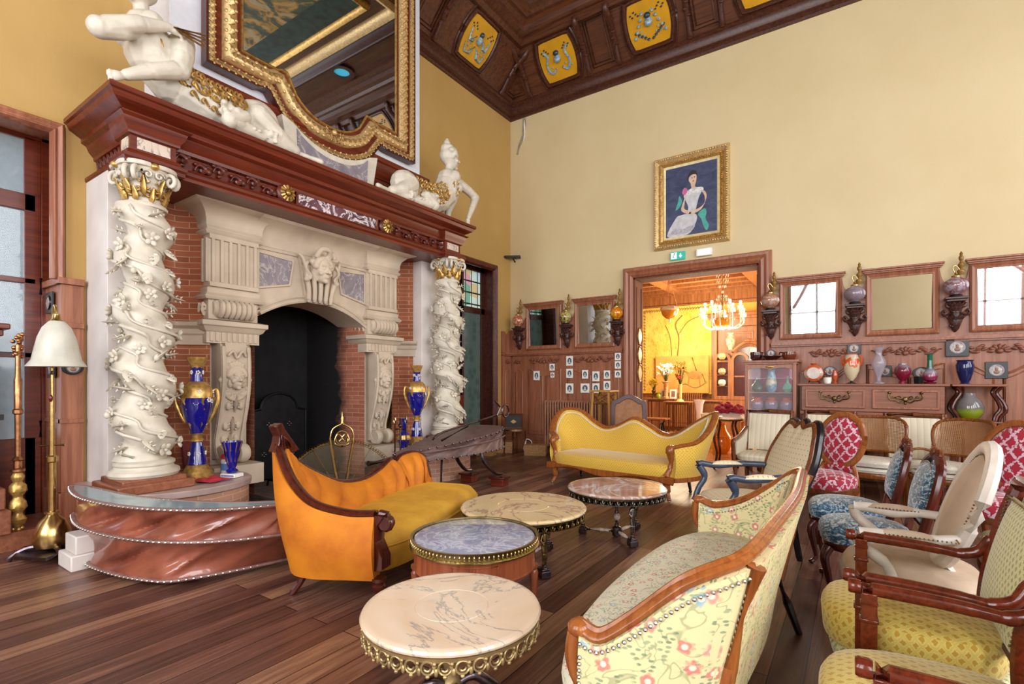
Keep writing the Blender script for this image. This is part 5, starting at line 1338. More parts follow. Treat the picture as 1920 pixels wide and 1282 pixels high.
for s in (-1, 1): G().tube(spline([(s*.085, 0, .4), (s*.12, 0, .38), (s*.115, 0, .3), (s*.1, 0, .26)], 4), .011, 6).build('handle', gl('orange_handle', 'd0501c'), t)
clr = glass('clear_mauve_glass', 'b8aeb8', .05, .5)
vase('clear_vase', 'tall clear cut glass vase, tallest on the drawer chest', 'vase', (6.47, ys, zs), [(0, 0), (.075, 0), (.07, .015), (.025, .04), (.03, .1), (.055, .17), (.09, .27), (.08, .33), (.04, .4), (.04, .46), (.075, .51)], clr, rip=lambda a, z: .03*sin(12*a))
vase('red_globe_vase', 'mauve globe vase fading to dark red on the drawer chest', 'vase', (6.74, ys, zs), [(0, 0), (.05, 0), (.05, .02), (.03, .04), (.07, .09), (.1, .16), (.09, .22), (.05, .26), (.05, .28)], grad('mauve_red', [(.35, '7c1430'), (.5, '6a3040'), (.62, '8a7a84')], sc=2.4, noise=.3))
vase('black_box_clock', 'small black square clock on the drawer chest', 'clock', (6.9, ys-.1, zs), [(0, 0), (.045, 0), (.05, .03), (.05, .09), (.035, .1), (0, .1)], 'black', seg=4)
vase('green_neck_bottle', 'bottle vase with a long green neck and red base on the drawer chest', 'vase', (7.03, ys, zs), [(0, 0), (.06, 0), (.075, .02), (.03, .03), (.075, .05), (.085, .1), (.07, .16), (.035, .2), (.03, .3), (.03, .39), (.036, .4)], grad('green_mauve_red', [(.1, '7a1c3c'), (.22, '8a2848'), (.35, '9a92a0'), (.5, '1c5a44'), (.9, '1c6a50')], sc=2.2))
# side table with S-curved legs
t = thing('side_table', 'mahogany side table with S-curved legs and a low shelf', 'table', (7.49, -.3, 0))
G().box((0, 0, 1.395), (.52, .40, .03)).build('tabletop', 'wain_x', t, bevel=.006)
G().box((0, 0, .93), (.44, .34, .02)).build('shelf', 'wain_x', t, bevel=.004)
for sx in (-1, 1):
    for sy in (-1, 1):
        G().tube(spline([(sx*.22, sy*.16, 1.38), (sx*.17, sy*.14, 1.3), (sx*.23, sy*.16, 1.18), (sx*.25, sy*.17, 1.08), (sx*.19, sy*.15, .95), (sx*.2, sy*.15, .6), (sx*.24, sy*.17, .1), (sx*.24, sy*.17, 0)], 5), .02, 8).build('leg', 'mahog_d', t)
vase('blue_vase', 'deep blue vase on the side table', 'vase', (7.38, -.3, 1.412), [(0, 0), (.055, 0), (.04, .02), (.06, .06), (.085, .16), (.095, .24), (.085, .27), (.08, .29), (.092, .31)], gl('deep_blue', '101c50'))
vase('green_bell_vase', 'clear globe vase fading to lime green on the side table shelf', 'vase', (7.42, -.32, .942), [(0, 0), (.06, .0), (.10, .03), (.14, .1), (.15, .17), (.12, .25), (.07, .3), (.06, .35)], grad('lime_grey', [(.15, '7a8c10'), (.3, '8a9a2c'), (.42, '6e6a68'), (.9, '8a8486')], sc=2.6, noise=.15, r=.05))

# gramophone-like box on a small round table, wicker boxes in the corner
t = thing('round_side_table', 'small round brass legged table in the room corner', 'table', (.60, -.72, 0))
G().lathe([(0, .48), (.26, .48), (.27, .49), (.27, .505), (0, .51)], 32).build('tabletop', plain('pale_marble_top', 'b8aca0', .2), t); G().lathe([(.262, .475), (.278, .475), (.278, .508), (.262, .508)], 32).build('gallery', 'brass', t)
for k in range(4): G().tube([(.2*cos(k*pi/2+.4), .2*sin(k*pi/2+.4), .48), (.22*cos(k*pi/2+.4), .22*sin(k*pi/2+.4), 0)], .011, 8).build('leg', 'brass', t)
t = thing('wooden_radio', 'small black box with a cherry wood frame and inlaid lozenge', 'box', (.56, -.70, .51), 30)
G().box((0, 0, .14), (.34, .26, .28)).build('case', 'black', t, bevel=.006)
G().ring([(-.17, 0), (.17, 0), (.17, .28), (-.17, .28)], [(-.145, .025), (.145, .025), (.145, .255), (-.145, .255)], 'xz', -.15, -.12).build('front_frame', 'mahog_d', t, bevel=.003)
G().prism([(-.06, .14), (0, .18), (.06, .14), (0, .1)], 'xz', -.134, -.13).build('inlay', 'brass', t)
def wicker(x, y, sx, sy, h, rz, l):
    t = thing('wicker_box', l, 'box', (x, y, 0), rz, group='wicker boxes on the floor in the corner')
    g = G().box((0, 0, h/2), (sx, sy, h))
    for k in range(5): g.box((0, 0, h*(k+.5)/5), (sx+.01, sy+.01, h/9))
    g.build('basket', 'paperbrown', t, bevel=.004); G().box((0, 0, h), (sx+.02, sy+.02, .03)).build('lid', 'paperbrown', t, bevel=.006)
wicker(1.02, -.62, .42, .28, .19, 25, 'wicker box right of the round brass legged table'); wicker(.28, -.66, .38, .28, .21, 30, 'wicker box behind the round brass legged table'); wicker(.24, -1.18, .34, .24, .16, 20, 'wicker box left of the round table, by the bellows')
t = thing('cable_coil', 'black and white coiled cables hanging under the round table', 'cable', (.78, -.55, 0))
for k, (mt, r) in enumerate((('black', .11), ('white', .13))): G().tube([(.02*sin(3*a)+.01*k, r*cos(a), .16+r*sin(a)) for a in [2*pi*q/30 for q in range(30)]], .01, 6, close=True).build('cable', mt, t)
# tall stool stand and the framed-back armchair behind the yellow sofa
t = thing('bamboo_stand', 'tall yellow bamboo plant stand beside the doorway', 'stand', (2.46, -.62, 0))
bam = wood('bamboo', 'a87828', 'd0a048', .4); G().box((0, 0, 1.27), (.40, .40, .03)).build('tabletop', bam, t, bevel=.004)
for sx in (-1, 1):
    for sy in (-1, 1): G().tube([(sx*.15, sy*.15, 1.26), (sx*.2, sy*.2, 0)], .02, 8).build('leg', bam, t)
g = G()
for s in (-1, 1):
    g.tube([(-.155, s*.155, 1.05), (.155, s*.155, 1.22)], .01, 6).tube([(.155, s*.155, 1.05), (-.155, s*.155, 1.22)], .01, 6).tube([(s*.155, -.155, 1.05), (s*.155, .155, 1.22)], .01, 6).tube([(s*.155, .155, 1.05), (s*.155, -.155, 1.22)], .01, 6)
    g.tube([(-.157, s*.157, 1.04), (.157, s*.157, 1.04)], .01, 6).tube([(s*.157, -.157, 1.04), (s*.157, .157, 1.04)], .01, 6)
g.build('lattice', bam, t)
# ================================================================ SEATING
def front_of(rz): return (sin(rad(rz)), -cos(rad(rz)))
def nails(g, pts, sp=.02, r=.0055):
    pts = [V(p) for p in pts]; acc = 0
    for i in range(len(pts)-1):
        a, b = pts[i], pts[i+1]; L = (b-a).length; d = sp-acc
        while d < L: g.ell(a+(b-a)*d/L, r, nu=6, nv=4); d += sp
        acc = (L-(d-sp)) if d > L else 0
    return g
def cushion(w_, d, z0, z1, puff=.03, nose=.03, front_round=.12, n=22, back_w=None, cx=0, cy=0, exp=4.0):
    # superellipse plan seat pad, domed
    bw = (back_w or w_)/w_
    def fn(u, v_):
        a = 2*pi*u; c, s = cos(a), sin(a); k = (abs(c)**exp+abs(s)**exp)**(-1/exp)
        px, py = c*k, s*k
        sc = [0, .6, .85, .97, 1.02, 1.0, .985][int(round(v_*6))]; zz = [z1+puff, z1+puff*.8, z1+puff*.35, z1-.004, z1-.03, z0+.02, z0][int(round(v_*6))]
        x = px*w_/2*sc*(1+(bw-1)*(py+1)/2); y = py*d/2*sc
        return (cx+x, cy+y, zz)
    return G().grid(fn, 40, 7, cu=True).add([(cx, cy, z0)], []) 
def straight_leg(p, q, r0, r1, seg=8): return G().tube([p, V(p)+(V(q)-V(p))*.5, q], [r0, (r0+r1)/2, r1], seg)
def cabriole(x, y, z, ox, oy, r=.028, foot=True):
    s = spline([(x, y, z), (x+ox*.03, y+oy*.03, z*.8), (x+ox*.01, y+oy*.01, z*.45), (x-ox*.005, y-oy*.005, z*.15), (x+ox*.03, y+oy*.03, 0.012)], 5)
    n = len(s); rs = [r*(1.35-.75*min(1, i/(n*.75))) for i in range(n)]; rs[-2] = r*.7; rs[-1] = r*.8
    return G().tube(s, rs, 10)
def turned(x, y, z, r=.03): return G().lathe([(0, 0), (r*.5, 0), (r*.7, .02), (r*.5, .04), (r*.8, z*.25), (r*.6, z*.4), (r*1.1, z*.55), (r*1.3, z*.72), (r*.8, z*.82), (r*1.3, z*.88), (r*1.3, z)], 16, (x, y, 0))

# ---- generic wrap-around upholstered shell: stations (x, y, ztop, lean_x, lean_y), bottom at z0
def shell(st, z0, th, bulge=.02, nz=10, tuft=None, zin=None):
    N = len(st); P = [V((s[0], s[1], 0)) for s in st]; nrm = []
    for i in range(N):
        d = (P[min(i+1, N-1)]-P[max(i-1, 0)]).normalized(); nrm.append(V((-d.y, d.x, 0)))
    def pt(i, v_, side):
        x, y, zt, lx, ly = st[i]; z = z0+(zt-z0)*v_
        n = nrm[i]; o = (bulge*sin(pi*v_) if side > 0 else -th+ -bulge*.8*sin(pi*v_))*(1)
        if side < 0 and tuft: o += tuft(i/(N-1), v_, z)
        lean = max(0, v_)**1.6
        return V((x+lx*lean, y+ly*lean, z))+n*o
    g = G(); n0 = 0
    prof = [(k/nz, 1) for k in range(nz+1)]+[(1-k/nz, -1) for k in range(nz+1)]
    vs = []; fs = []
    for i in range(N):
        for v_, sd in prof: vs.append(pt(i, v_, sd))
    m_ = len(prof)
    for i in range(N-1):
        for k in range(m_): a = i*m_; b = a+m_; fs.append((a+k, a+(k+1) % m_, b+(k+1) % m_, b+k))
    fs.append(tuple(range(m_))); fs.append(tuple((N-1)*m_+k for k in range(m_))[::-1])
    g.add(vs, fs); return g, (lambda i, v_, side: pt(i, v_, side)), nrm
def resample(ctrl, n=8):
    # ctrl rows of equal length, spline interpolated
    A = spline([(r[0], r[1], r[2]) for r in ctrl], n); B = spline([(r[3], r[4], 0) for r in ctrl], n)
    return [(a.x, a.y, a.z, b.x, b.y) for a, b in zip(A, B)]

# ================= floral canape in the foreground (front = local -Y; world front = -X)
FS = thing('floral_sofa', 'large floral upholstered sofa with carved walnut rail and nail heads, in the foreground', 'sofa', (5.97, -6.62, 0), -90)
# local x runs along world -y ... with rz=-90: local +x -> world -y ; local -y -> world -x
st = resample([(-1.02, -.60, .66, 0, 0), (-1.01, -.50, .635, -.01, 0), (-.99, -.32, .70, -.02, 0), (-.95, -.20, .82, -.03, .06), (-.90, -.15, .895, -.03, .12), (-.82, -.13, .92, -.01, .15), (-.5, -.11, .935, 0, .15), (0, -.09, .94, 0, .15), (.5, -.11, .935, 0, .15), (.82, -.13, .92, .01, .14), (.89, -.16, .895, .03, .11), (.95, -.22, .84, .03, .06), (1.0, -.3, .72, .02, 0), (1.04, -.40, .65, .01, 0), (1.05, -.47, .66, 0, 0)], 6)
# travel from left front arm round the back to the right: outward normal is to the left of travel
g, pt, nr = shell(st, .30, .075, .015)
def flip(st): return st
sh = g.build('upholstery', 'floral', FS, ang=50)
N = len(st)
top = [(pt(i, 1, 1)+pt(i, 1, -1))*.5+V((0, 0, .012)) for i in range(N)]
rail = G().tube(top, [.031 if 3 < i < N-4 else .030 for i in range(N)], 10, flat=.62)
rail.tube([p+V((0, 0, .018)) for p in top], .013, 6)
fl_, fr_ = top[0], top[-1]
for e, i_, s in ((top[0], 0, -1), (top[-1], N-1, 1)):
    rail.ell(e+V((0, -.01, .0)), (.042, .04, .03)); rail.tube(spline([e+V((0, -.02, 0)), e+V((0, -.03, -.12)), e+V((0, .03, -.24)), e+V((0, -.02, -.36))], 5), [.03, .026, .024, .03], 8)
for s, k in ((-1, 29), (1, N-30)):
    b = pt(k, 0, 1); rail.tube([pt(k, 1, 1)+nr[k]*.0, pt(k, .5, 1), pt(k, 0, 1)], .028, 8)
rail.build('carved_rail', 'walnut_l', FS, ang=50)
g = G()
ip = [pt(i, .93, -1)-nr[i]*.004 for i in range(N)]; op = [pt(i, .955, 1)+nr[i]*.004 for i in range(N)]
nails(g, op[:31], .019, .0068); nails(g, op[-31:], .019, .0068)
k = N-30; nails(g, [pt(k+1, v_, 1)+nr[k]*.004 for v_ in (.9, .6, .3, .02)], .019, .0068); nails(g, [pt(N-2, v_, 1)+nr[N-2]*.004 for v_ in (.9, .6, .3, .02)], .019, .0068)
nails(g, ip[:40], .019, .0052)
g.build('nail_heads', 'silver', FS)['kind'] = 'stuff'
def fseat(u, v_):
    a = 2*pi*u; c, s = cos(a), sin(a); ex = 3.2; k = (abs(c)**ex+abs(s)**ex)**(-1/ex); px, py = c*k, s*k
    q = int(round(v_*7)); sc = [0, .45, .75, .92, 1.0, 1.015, 1.0, .99][q]; zz = [.545, .54, .525, .50, .46, .42, .36, .30][q]
    y = py*.29*sc-.40; 
    if py < 0: y -= .05*sc*(1-(px)**2)*1.0
    return (px*.99*sc*(1 if py < 0 else 1-.10*py), y, zz)
G().grid(fseat, 64, 8, cu=True).build('seat_cushion', 'floral_s', FS)
def frail(u, v_):
    a = pi+pi*u; px = cos(a); x = px*1.0; y = -.40-.29*(1-abs(px)**6)*1-.05*(1-px**2); o = [0, .012, .012, 0, -.04, -.04][int(round(v_*5))]; z = [.31, .30, .25, .235, .235, .31][int(round(v_*5))]
    return (x*(1+o*.5), y-o, z)
G().grid(frail, 40, 6).build('seat_rail', 'walnut', FS)
for x, y, ox, oy, m_ in ((-.95, -.62, -1, -1, 'walnut'), (.97, -.55, 1, -1, 'walnut'), (-.32, -.70, 0, -1, 'walnut'), (.32, -.70, 0, -1, 'walnut')): cabriole(x, y, .28, ox, oy, .03).build('leg', m_, FS)
for x in (-.84, .86): straight_leg((x, -.15, .34), (x*1.03, -.03, 0), .03, .018).build('leg', 'ebony', FS)

# ================= amber velvet chaise (front faces +X-ish)
CH = thing('amber_chaise', 'amber velvet chaise longue with a high carved end and button-tufted back', 'chaise longue', (3.02, -6.10, 0), 106)
CH.scale = (.97, .97, .96)
# local: -y = front (towards +X world), local x = along: world dir of +x = (cos106, sin106)=(-.276,.961)
def tuftf(u, v_, z):
    if u < .36: return 0
    a = abs(sin(u*pi*17+1.2*sin(v_*5))); d = .075*abs(a)**.55*(1-min(1, max(0, v_))**9)-.02
    return -d
st = resample([(-.96, -.40, .60, 0, 0), (-1.0, -.22, .605, -.02, 0), (-1.05, -.02, .68, -.06, .02), (-1.05, .14, .83, -.07, .04), (-1.0, .24, 1.0, -.08, .08), (-.93, .30, 1.02, -.05, .10), (-.80, .33, .92, -.02, .10), (-.6, .34, .80, 0, .1), (-.3, .33, .66, 0, .08), (0, .32, .625, 0, .07), (.25, .31, .67, 0, .07), (.42, .30, .74, 0, .07), (.47, .30, .705, 0, .06), (.60, .29, .76, 0, .06), (.76, .25, .77, .03, .04), (.84, .18, .70, .04, .02), (.86, .12, .5, .03, 0)], 12)
g, pt, nr = shell(st, .17, .10, .05, 12, tuftf); N = len(st)
g.build('upholstery', 'orange', CH, ang=60)
top = [(pt(i, 1, 1)+pt(i, 1, -1))*.5+V((0, 0, .01)) for i in range(N)]
r_ = G().tube(top, [.05 if i < 60 else (.05-.026*min(1, (i-60)/28)) for i in range(N)], 10, flat=.5); r_.tube([p+V((0, 0, .012)) for p in top[:80]], .014, 6)
r_.build('carved_rail', 'mahog_d', CH, ang=50)
# front scroll of the arm
e = top[0]
g = G(); pts = [e+V((0, .02, .0)), e+V((0, -.03, .004))]+[e+V((0, -.075-.058*(1-k/22)*cos(pi/2+th), -.055+.058*(1-k/22)*sin(pi/2+th))) for k, th in [(k, k/18*3.6*pi) for k in range(19)]]
g.tube(pts, [.028]*3+[.022-.0007*k for k in range(18)], 10)
g.lathe([(0, -.035), (.045, -.035), (.045, .035), (0, .035)], 18, tuple(e+V((0, -.075, -.055))), axis=(1, 0, 0))
o = [(e.y-.02, e.z-.0), (e.y-.075, e.z-.01), (e.y-.03, e.z-.07), (e.y-.02, e.z-.18), (e.y-.07, e.z-.28), (e.y-.07, e.z-.36), (e.y+.02, e.z-.38), (e.y+.07, e.z-.33), (e.y+.09, e.z-.2), (e.y+.05, e.z-.05)]
g.prism(o, 'yz', e.x-.05, e.x+.06); g.build('scroll_front', 'mahog_d', CH, bevel=.008)
g = G(); c_ = top[58]
g.prism([(c_.x-.09, c_.z-.02), (c_.x-.06, c_.z+.04), (c_.x-.05, c_.z+.09), (c_.x-.09, c_.z+.16), (c_.x-.03, c_.z+.18), (c_.x+.0, c_.z+.13), (c_.x+.06, c_.z+.06), (c_.x+.14, c_.z-.03), (c_.x, c_.z-.05)], 'xz', c_.y-.04, c_.y+.03)
for q in range(4): g.tube([(c_.x-.04+.03*q, c_.y-.045, c_.z), (c_.x-.05+.012*q, c_.y-.055, c_.z+.1-.01*q)], .009, 6)
g.build('carved_crest', 'mahog_d', CH, bevel=.006)
def cseat(u, v_):
    a = 2*pi*u; c, s = cos(a), sin(a); ex = 4; k = (abs(c)**ex+abs(s)**ex)**(-1/ex); px, py = c*k, s*k
    q = int(round(v_*8)); sc = [0, .45, .75, .92, 1.0, 1.0, .99, .98, .96][q]; zz = [.475, .472, .46, .43, .37, .30, .26, .21, .17][q]
    hump = .03*math.exp(-((px*sc-.6)/.5)**2)*(1-sc*.5)
    return (px*.97*sc-.02+.06, py*.36*sc-.07-.05*(1-px*px)*(py < 0), zz+hump)
G().grid(cseat, 72, 9, cu=True).build('seat_cushion', 'gold_v', CH)
g = G().tube([V(cseat(k/72, .5))*1.0+V((0, -.006, -.02)) for k in range(36, 73)], .010, 6); g.build('piping', 'gold_v', CH)
g = G()
for k in range(9):
    x = -.75+.2*k; continue; p = V((x, -.47-.045*(1-(x/.97)**2), .26)); g.tube(spline([p+V((0, 0, .08)), p+V((.01, -.008, 0)), p+V((0, 0, -.07))], 3), .008, 6)

g = G(); rnd = random.Random(2)
for r2 in (0, 1):
    for k in range(8):
        i = 44+int(k*6.2)+3*r2
        if i < N-6: g.ell(pt(i, .80-.22*r2, -1), .010, nu=8, nv=5)

turned(-.93, -.42, .19, .038).build('leg', 'mahog_d', CH); turned(.85, -.36, .19, .038).build('leg', 'mahog_d', CH)
for x, ox in ((-.93, -1), (.76, 1)): G().tube(spline([(x, .18, .2), (x+ox*.01, .2, .1), (x+ox*.05, .26, 0)], 4), [.028, .024, .018], 8).build('leg', 'mahog_d', CH)

# ================= yellow damask sofa
YS = thing('yellow_sofa', 'yellow damask sofa with serpentine walnut-framed back, facing the marble tables', 'sofa', (3.55, -2.50, 0), -8)
YS.scale = (1.15, 1.0, 1.0)
st = resample([(-.80, -.36, .62, 0, 0), (-.84, -.28, .65, -.02, -.0), (-.90, -.16, .70, -.08, 0), (-.94, -.02, .84, -.12, .05), (-.92, .10, .97, -.12, .1), (-.84, .20, 1.0, -.1, .12), (-.72, .26, .96, -.05, .12), (-.55, .28, .80, 0, .12), (-.40, .29, .74, 0, .12), (-.22, .30, .79, 0, .12), (0, .30, .90, 0, .12), (.2, .30, .81, 0, .12), (.38, .29, .71, 0, .12), (.55, .28, .73, 0, .12), (.72, .26, .90, .08, .12), (.86, .20, 1.02, .16, .12), (.92, .10, .99, .16, .1), (.93, -.02, .84, .14, .05), (.90, -.16, .70, .1, 0), (.85, -.28, .655, .03, 0), (.80, -.36, .63, 0, 0)], 6)
g, pt, nr = shell(st, .27, .09, .03, 10); N = len(st)
g.build('upholstery', 'damask', YS, ang=60)
top = [(pt(i, 1, 1)+pt(i, 1, -1))*.5+V((0, 0, .008)) for i in range(N)]
r_ = G().tube(top, .048, 10, flat=.55).tube([p+V((0, 0, .02)) for p in top], .012, 6); r_.build('carved_rail', 'walnut_l', YS, ang=50)
g = G().tube([pt(i, .95, -1)-nr[i]*.006 for i in range(N)], .009, 6); g.build('braid', 'cream', YS)
for s, e in ((-1, top[0]), (1, top[-1])):
    g = G().tube(spline([e+V((0, .02, .0)), e+V((0, -.05, 0)), e+V((0, -.06, -.06)), e+V((0, -.01, -.16)), e+V((-s*.02, -.03, -.26)), e+V((-s*.04, -.07, -.34))], 5), [.04, .042, .032, .028, .036, .045], 10)
    g.build('arm_front', 'walnut_l', YS)
    G().tube(spline([(e.x-s*.04, e.y-.07, .30), (e.x-s*.03, e.y-.06, .2), (e.x-s*.03, e.y-.04, .1), (e.x, e.y-.07, .02)], 5), [.045, .036, .024, .022], 10).build('leg', 'walnut_l', YS)
    G().ell((e.x, e.y-.07, .012), .014).build('caster', 'silver', YS)
    straight_leg((s*.72, .22, .28), (s*.74, .27, .04), .024, .016).ell((s*.74, .27, .02), .02).build('leg', 'ebony', YS)
G().grid(lambda u, v_: ((lambda a, q: ((cos(a)*(abs(cos(a))**5+abs(sin(a))**5)**-.2)*.80*[0, .5, .8, .95, 1, 1, .99][q], (sin(a)*(abs(cos(a))**5+abs(sin(a))**5)**-.2)*.34*[0, .5, .8, .95, 1, 1, .99][q]-.10-(.06*(1-cos(a)**2) if sin(a) < 0 else 0), [.47, .467, .455, .43, .39, .33, .29][q]))(2*pi*u, int(round(v_*6)))), 64, 7, cu=True).build('seat_cushion', 'damask', YS)
g = G().grid(lambda u, v_: ((lambda px, q: (px*.82, -.10-.34-.06*(1-px*px)-[0, .014, .014, .004, -.03, -.03][q], [.30, .295, .25-.03*math.cos(px*6), .24-.03*math.cos(px*6), .24, .30][q]))(2*u-1, int(round(v_*5)))), 30, 6); g.build('seat_rail', 'walnut_l', YS)
g = G().sweep([(p[0], p[1], 0) for p in [(pt(i, 0, 1).x, pt(i, 0, 1).y) for i in range(0, N, 4)]], [(.01, .23), (.012, .285), (-.03, .285), (-.03, .23)]); g.build('base_rail', 'walnut_l', YS)

# ================= chairs
def seat_frame(w_, d, z0, z1, bw=None, exp=5, cy=0):
    g = G(); b = (bw or w_)/w_
    def fn(u, v_):
        a = 2*pi*u; c, s = cos(a), sin(a); k = (abs(c)**exp+abs(s)**exp)**(-1/exp); px, py = c*k, s*k
        o, z = [(1.0, z1), (1.02, z1-.01), (1.02, z0+.01), (1.0, z0), (.85, z0)][int(round(v_*4))]
        return (px*w_/2*o*(1+(b-1)*(py+1)/2), cy+py*d/2*o, z)
    return g.grid(fn, 40, 5, cu=True)
# yellow cut velvet armchairs with straight arms
def yellow_chair(label, loc, rz, backm='grnvel'):
    t = thing('yellow_armchair', label, 'armchair', loc, rz, group='yellow cut-velvet armchairs in the foreground')
    cushion(.58, .62, .34, .475, .04, cy=-.13, exp=2.8).build('seat_cushion', 'yelvel', t)
    cushion(.56, .60, .26, .335, .0, cy=-.11, exp=3).build('seat_base', 'grnvel', t)
    seat_frame(.60, .60, .22, .28).build('seat_rail', 'redwood', t)
    for s in (-1, 1):
        x = s*.325
        a = G().tube(spline([(x, -.31, .672), (x, -.1, .668), (x, .02, .66), (x, .09, .655), (x*.99, .15, .68), (x*.95, .19, .75)], 5), [.025, .024, .022, .026, .024, .018], 12)
        a.lathe([(0, -.0), (.023, 0), (.027, .008), (.027, .03), (.024, .04)], 16, (x, -.355, .673), axis=(0, 1, 0)); a.build('arm', 'redwood', t, ang=50)
        p = G().box((x, -.29, .46), (.048, .05, .40)); p.ring([(x-.028, -.32), (x+.028, -.32), (x+.028, -.26), (x-.028, -.26)], [(x-.01, -.30), (x+.01, -.30), (x+.01, -.28), (x-.01, -.28)], 'xy', .55, .565).box((x, -.29, .62), (.054, .056, .008)); p.build('arm_post', 'redwood', t, bevel=.006)
        G().tube([(x*.93, -.27, .24), (x*.93, -.27, .0)], [.028, .016], 10).build('leg', 'redwood', t)
        G().tube(spline([(x*.9, .25, .24), (x*.9, .28, .1), (x*.92, .36, 0)], 4), [.026, .022, .018], 8).build('leg', 'redwood', t)
        G().tube(spline([(x*.93, .18, .26), (x*.93, .17, .5), (x*.92, .22, .8), (x*.92, .29, 1.02)], 5), .026, 8, flat=1.2).build('stile', 'redwood', t)
    B = lambda x, z: (x, .15+.13*((z-.4)/.6)**1.3, z)
    g = G().grid(lambda u, v_: (lambda q, z: (B((u-.5)*.56, z)[0], B(0, z)[1]-.012-.035*sin(pi*u)**.4*sin(pi*min(1, v_))**.4, z))(0, .47+.48*v_), 14, 12); g.grid(lambda u, v_: (lambda z: ((u-.5)*.56, B(0, z)[1]+.022, z))(.47+.48*v_), 2, 8)
    g.build('back_cushion', backm, t)
    g = G().tube([B(-.3, 1.0), B(0, 1.03), B(.3, 1.0)], .032, 8, flat=1.2); g.build('top_rail', 'redwood', t); G().tube([B(-.3, .46), B(.3, .46)], .02, 8).build('lower_rail', 'redwood', t)
    n_ = nails(G(), [V(B(-.27, .5))-V((0, .02, 0)), V(B(-.27, .95))-V((0, .03, 0)), V(B(.27, .95))-V((0, .03, 0)), V(B(.27, .5))-V((0, .02, 0))], .016, .005); n_.build('nail_heads', 'bronze', t)['kind'] = 'stuff'
    return t
Y1 = yellow_chair('yellow cut-velvet armchair at the bottom right corner, nearest the camera', (6.55, -7.07, 0), -88)
dup(Y1, (6.52, -6.31, 0), -90, 'yellow cut-velvet armchair with pale green back, second from the camera')
dup(Y1, (7.35, -6.55, 0), -90, 'yellow cut-velvet armchair behind the others, at the right edge') if False else None

# white painted Louis armchair
def oval_back(t, cx, y0, zc, a, b, lean, mat, fmat, th=.05, fr_=.035, name='back_cushion', seg=28, rot=0):
    P = lambda x, z, o=0: V((cx+x, y0+lean*(z)+o, zc+z))
    g = G(); rings = [(0, .045), (.5, .042), (.8, .03), (.95, .01), (1, -.005)]
    def fn(u, v_):
        q = int(round(v_*4)); r, o = rings[q]; an = 2*pi*u; return P(a*r*cos(an), b*r*sin(an), -o-.005)
    g.grid(fn, seg, 5, cu=True); g.grid(lambda u, v_: P(a*v_*cos(2*pi*u), b*v_*sin(2*pi*u), .025), seg, 3, cu=True); g.build(name, mat, t)
    f = G().tube([P((a+fr_*.6)*cos(2*pi*k/seg), (b+fr_*.6)*sin(2*pi*k/seg), .005) for k in range(seg)], fr_, 8, close=True, flat=.8); f.build('back_frame', fmat, t)
    nails(G(), [P(a*.97*cos(2*pi*k/seg), b*.97*sin(2*pi*k/seg), -.014) for k in range(seg+1)], .017, .0045).build('nail_heads', 'bronze', t)['kind'] = 'stuff'
    return P
t = thing('white_armchair', 'white painted armchair with oval beige back and padded arms', 'armchair', (6.47, -5.57, 0), -88)
cushion(.62, .60, .36, .46, .04, cy=-.02, exp=2.8).build('seat_cushion', 'beige', t)
seat_frame(.64, .62, .28, .36, exp=2.8).build('seat_rail', 'whitepaint', t)
P = oval_back(t, 0, .20, .80, .24, .28, .34, 'beige', 'whitepaint', fr_=.042)
for s in (-1, 1):
    x = s*.30
    G().tube(spline([P(s*.24, -.12, .01), (x*1.02, .04, .67), (x*1.05, -.06, .655), (x*1.08, -.18, .67), (x*1.10, -.26, .665)], 6), [.024, .028, .03, .03, .034], 10).build('arm', 'whitepaint', t)
    G().grid(lambda u, v_: (x*1.05+.032*cos(pi*v_), -.19+.24*u, .68+.028*sin(pi*v_)*sin(pi*u)**.4), 12, 7).build('arm_pad', 'beige', t)
    nails(G(), [(x*1.05+e*.034, -.17+.30*k/10, .682) for e in (1,) for k in range(11)]+[(x*1.05-.034, .13-.30*k/10, .682) for k in range(11)], .017, .0045).build('nail_heads', 'bronze', t)['kind'] = 'stuff'
    G().tube(spline([(x*1.10, -.26, .665), (x*1.12, -.24, .6), (x*1.0, -.15, .52), (x*.98, -.12, .44), (x*1.0, -.14, .34)], 6), [.034, .03, .024, .026, .034], 10).build('arm_support', 'whitepaint', t)
    cabriole(x*.95, -.27, .36, s*.6, -1, .036).build('leg', 'whitepaint', t)
    G().tube(spline([(x*.75, .27, .36), (x*.78, .3, .2), (x*.85, .38, 0)], 4), [.03, .024, .02], 8).build('leg', 'whitepaint', t)
    G().tube([(s*.14, .27, .34), P(s*.13, -.29, .01)], .022, 8).build('stile', 'whitepaint', t)

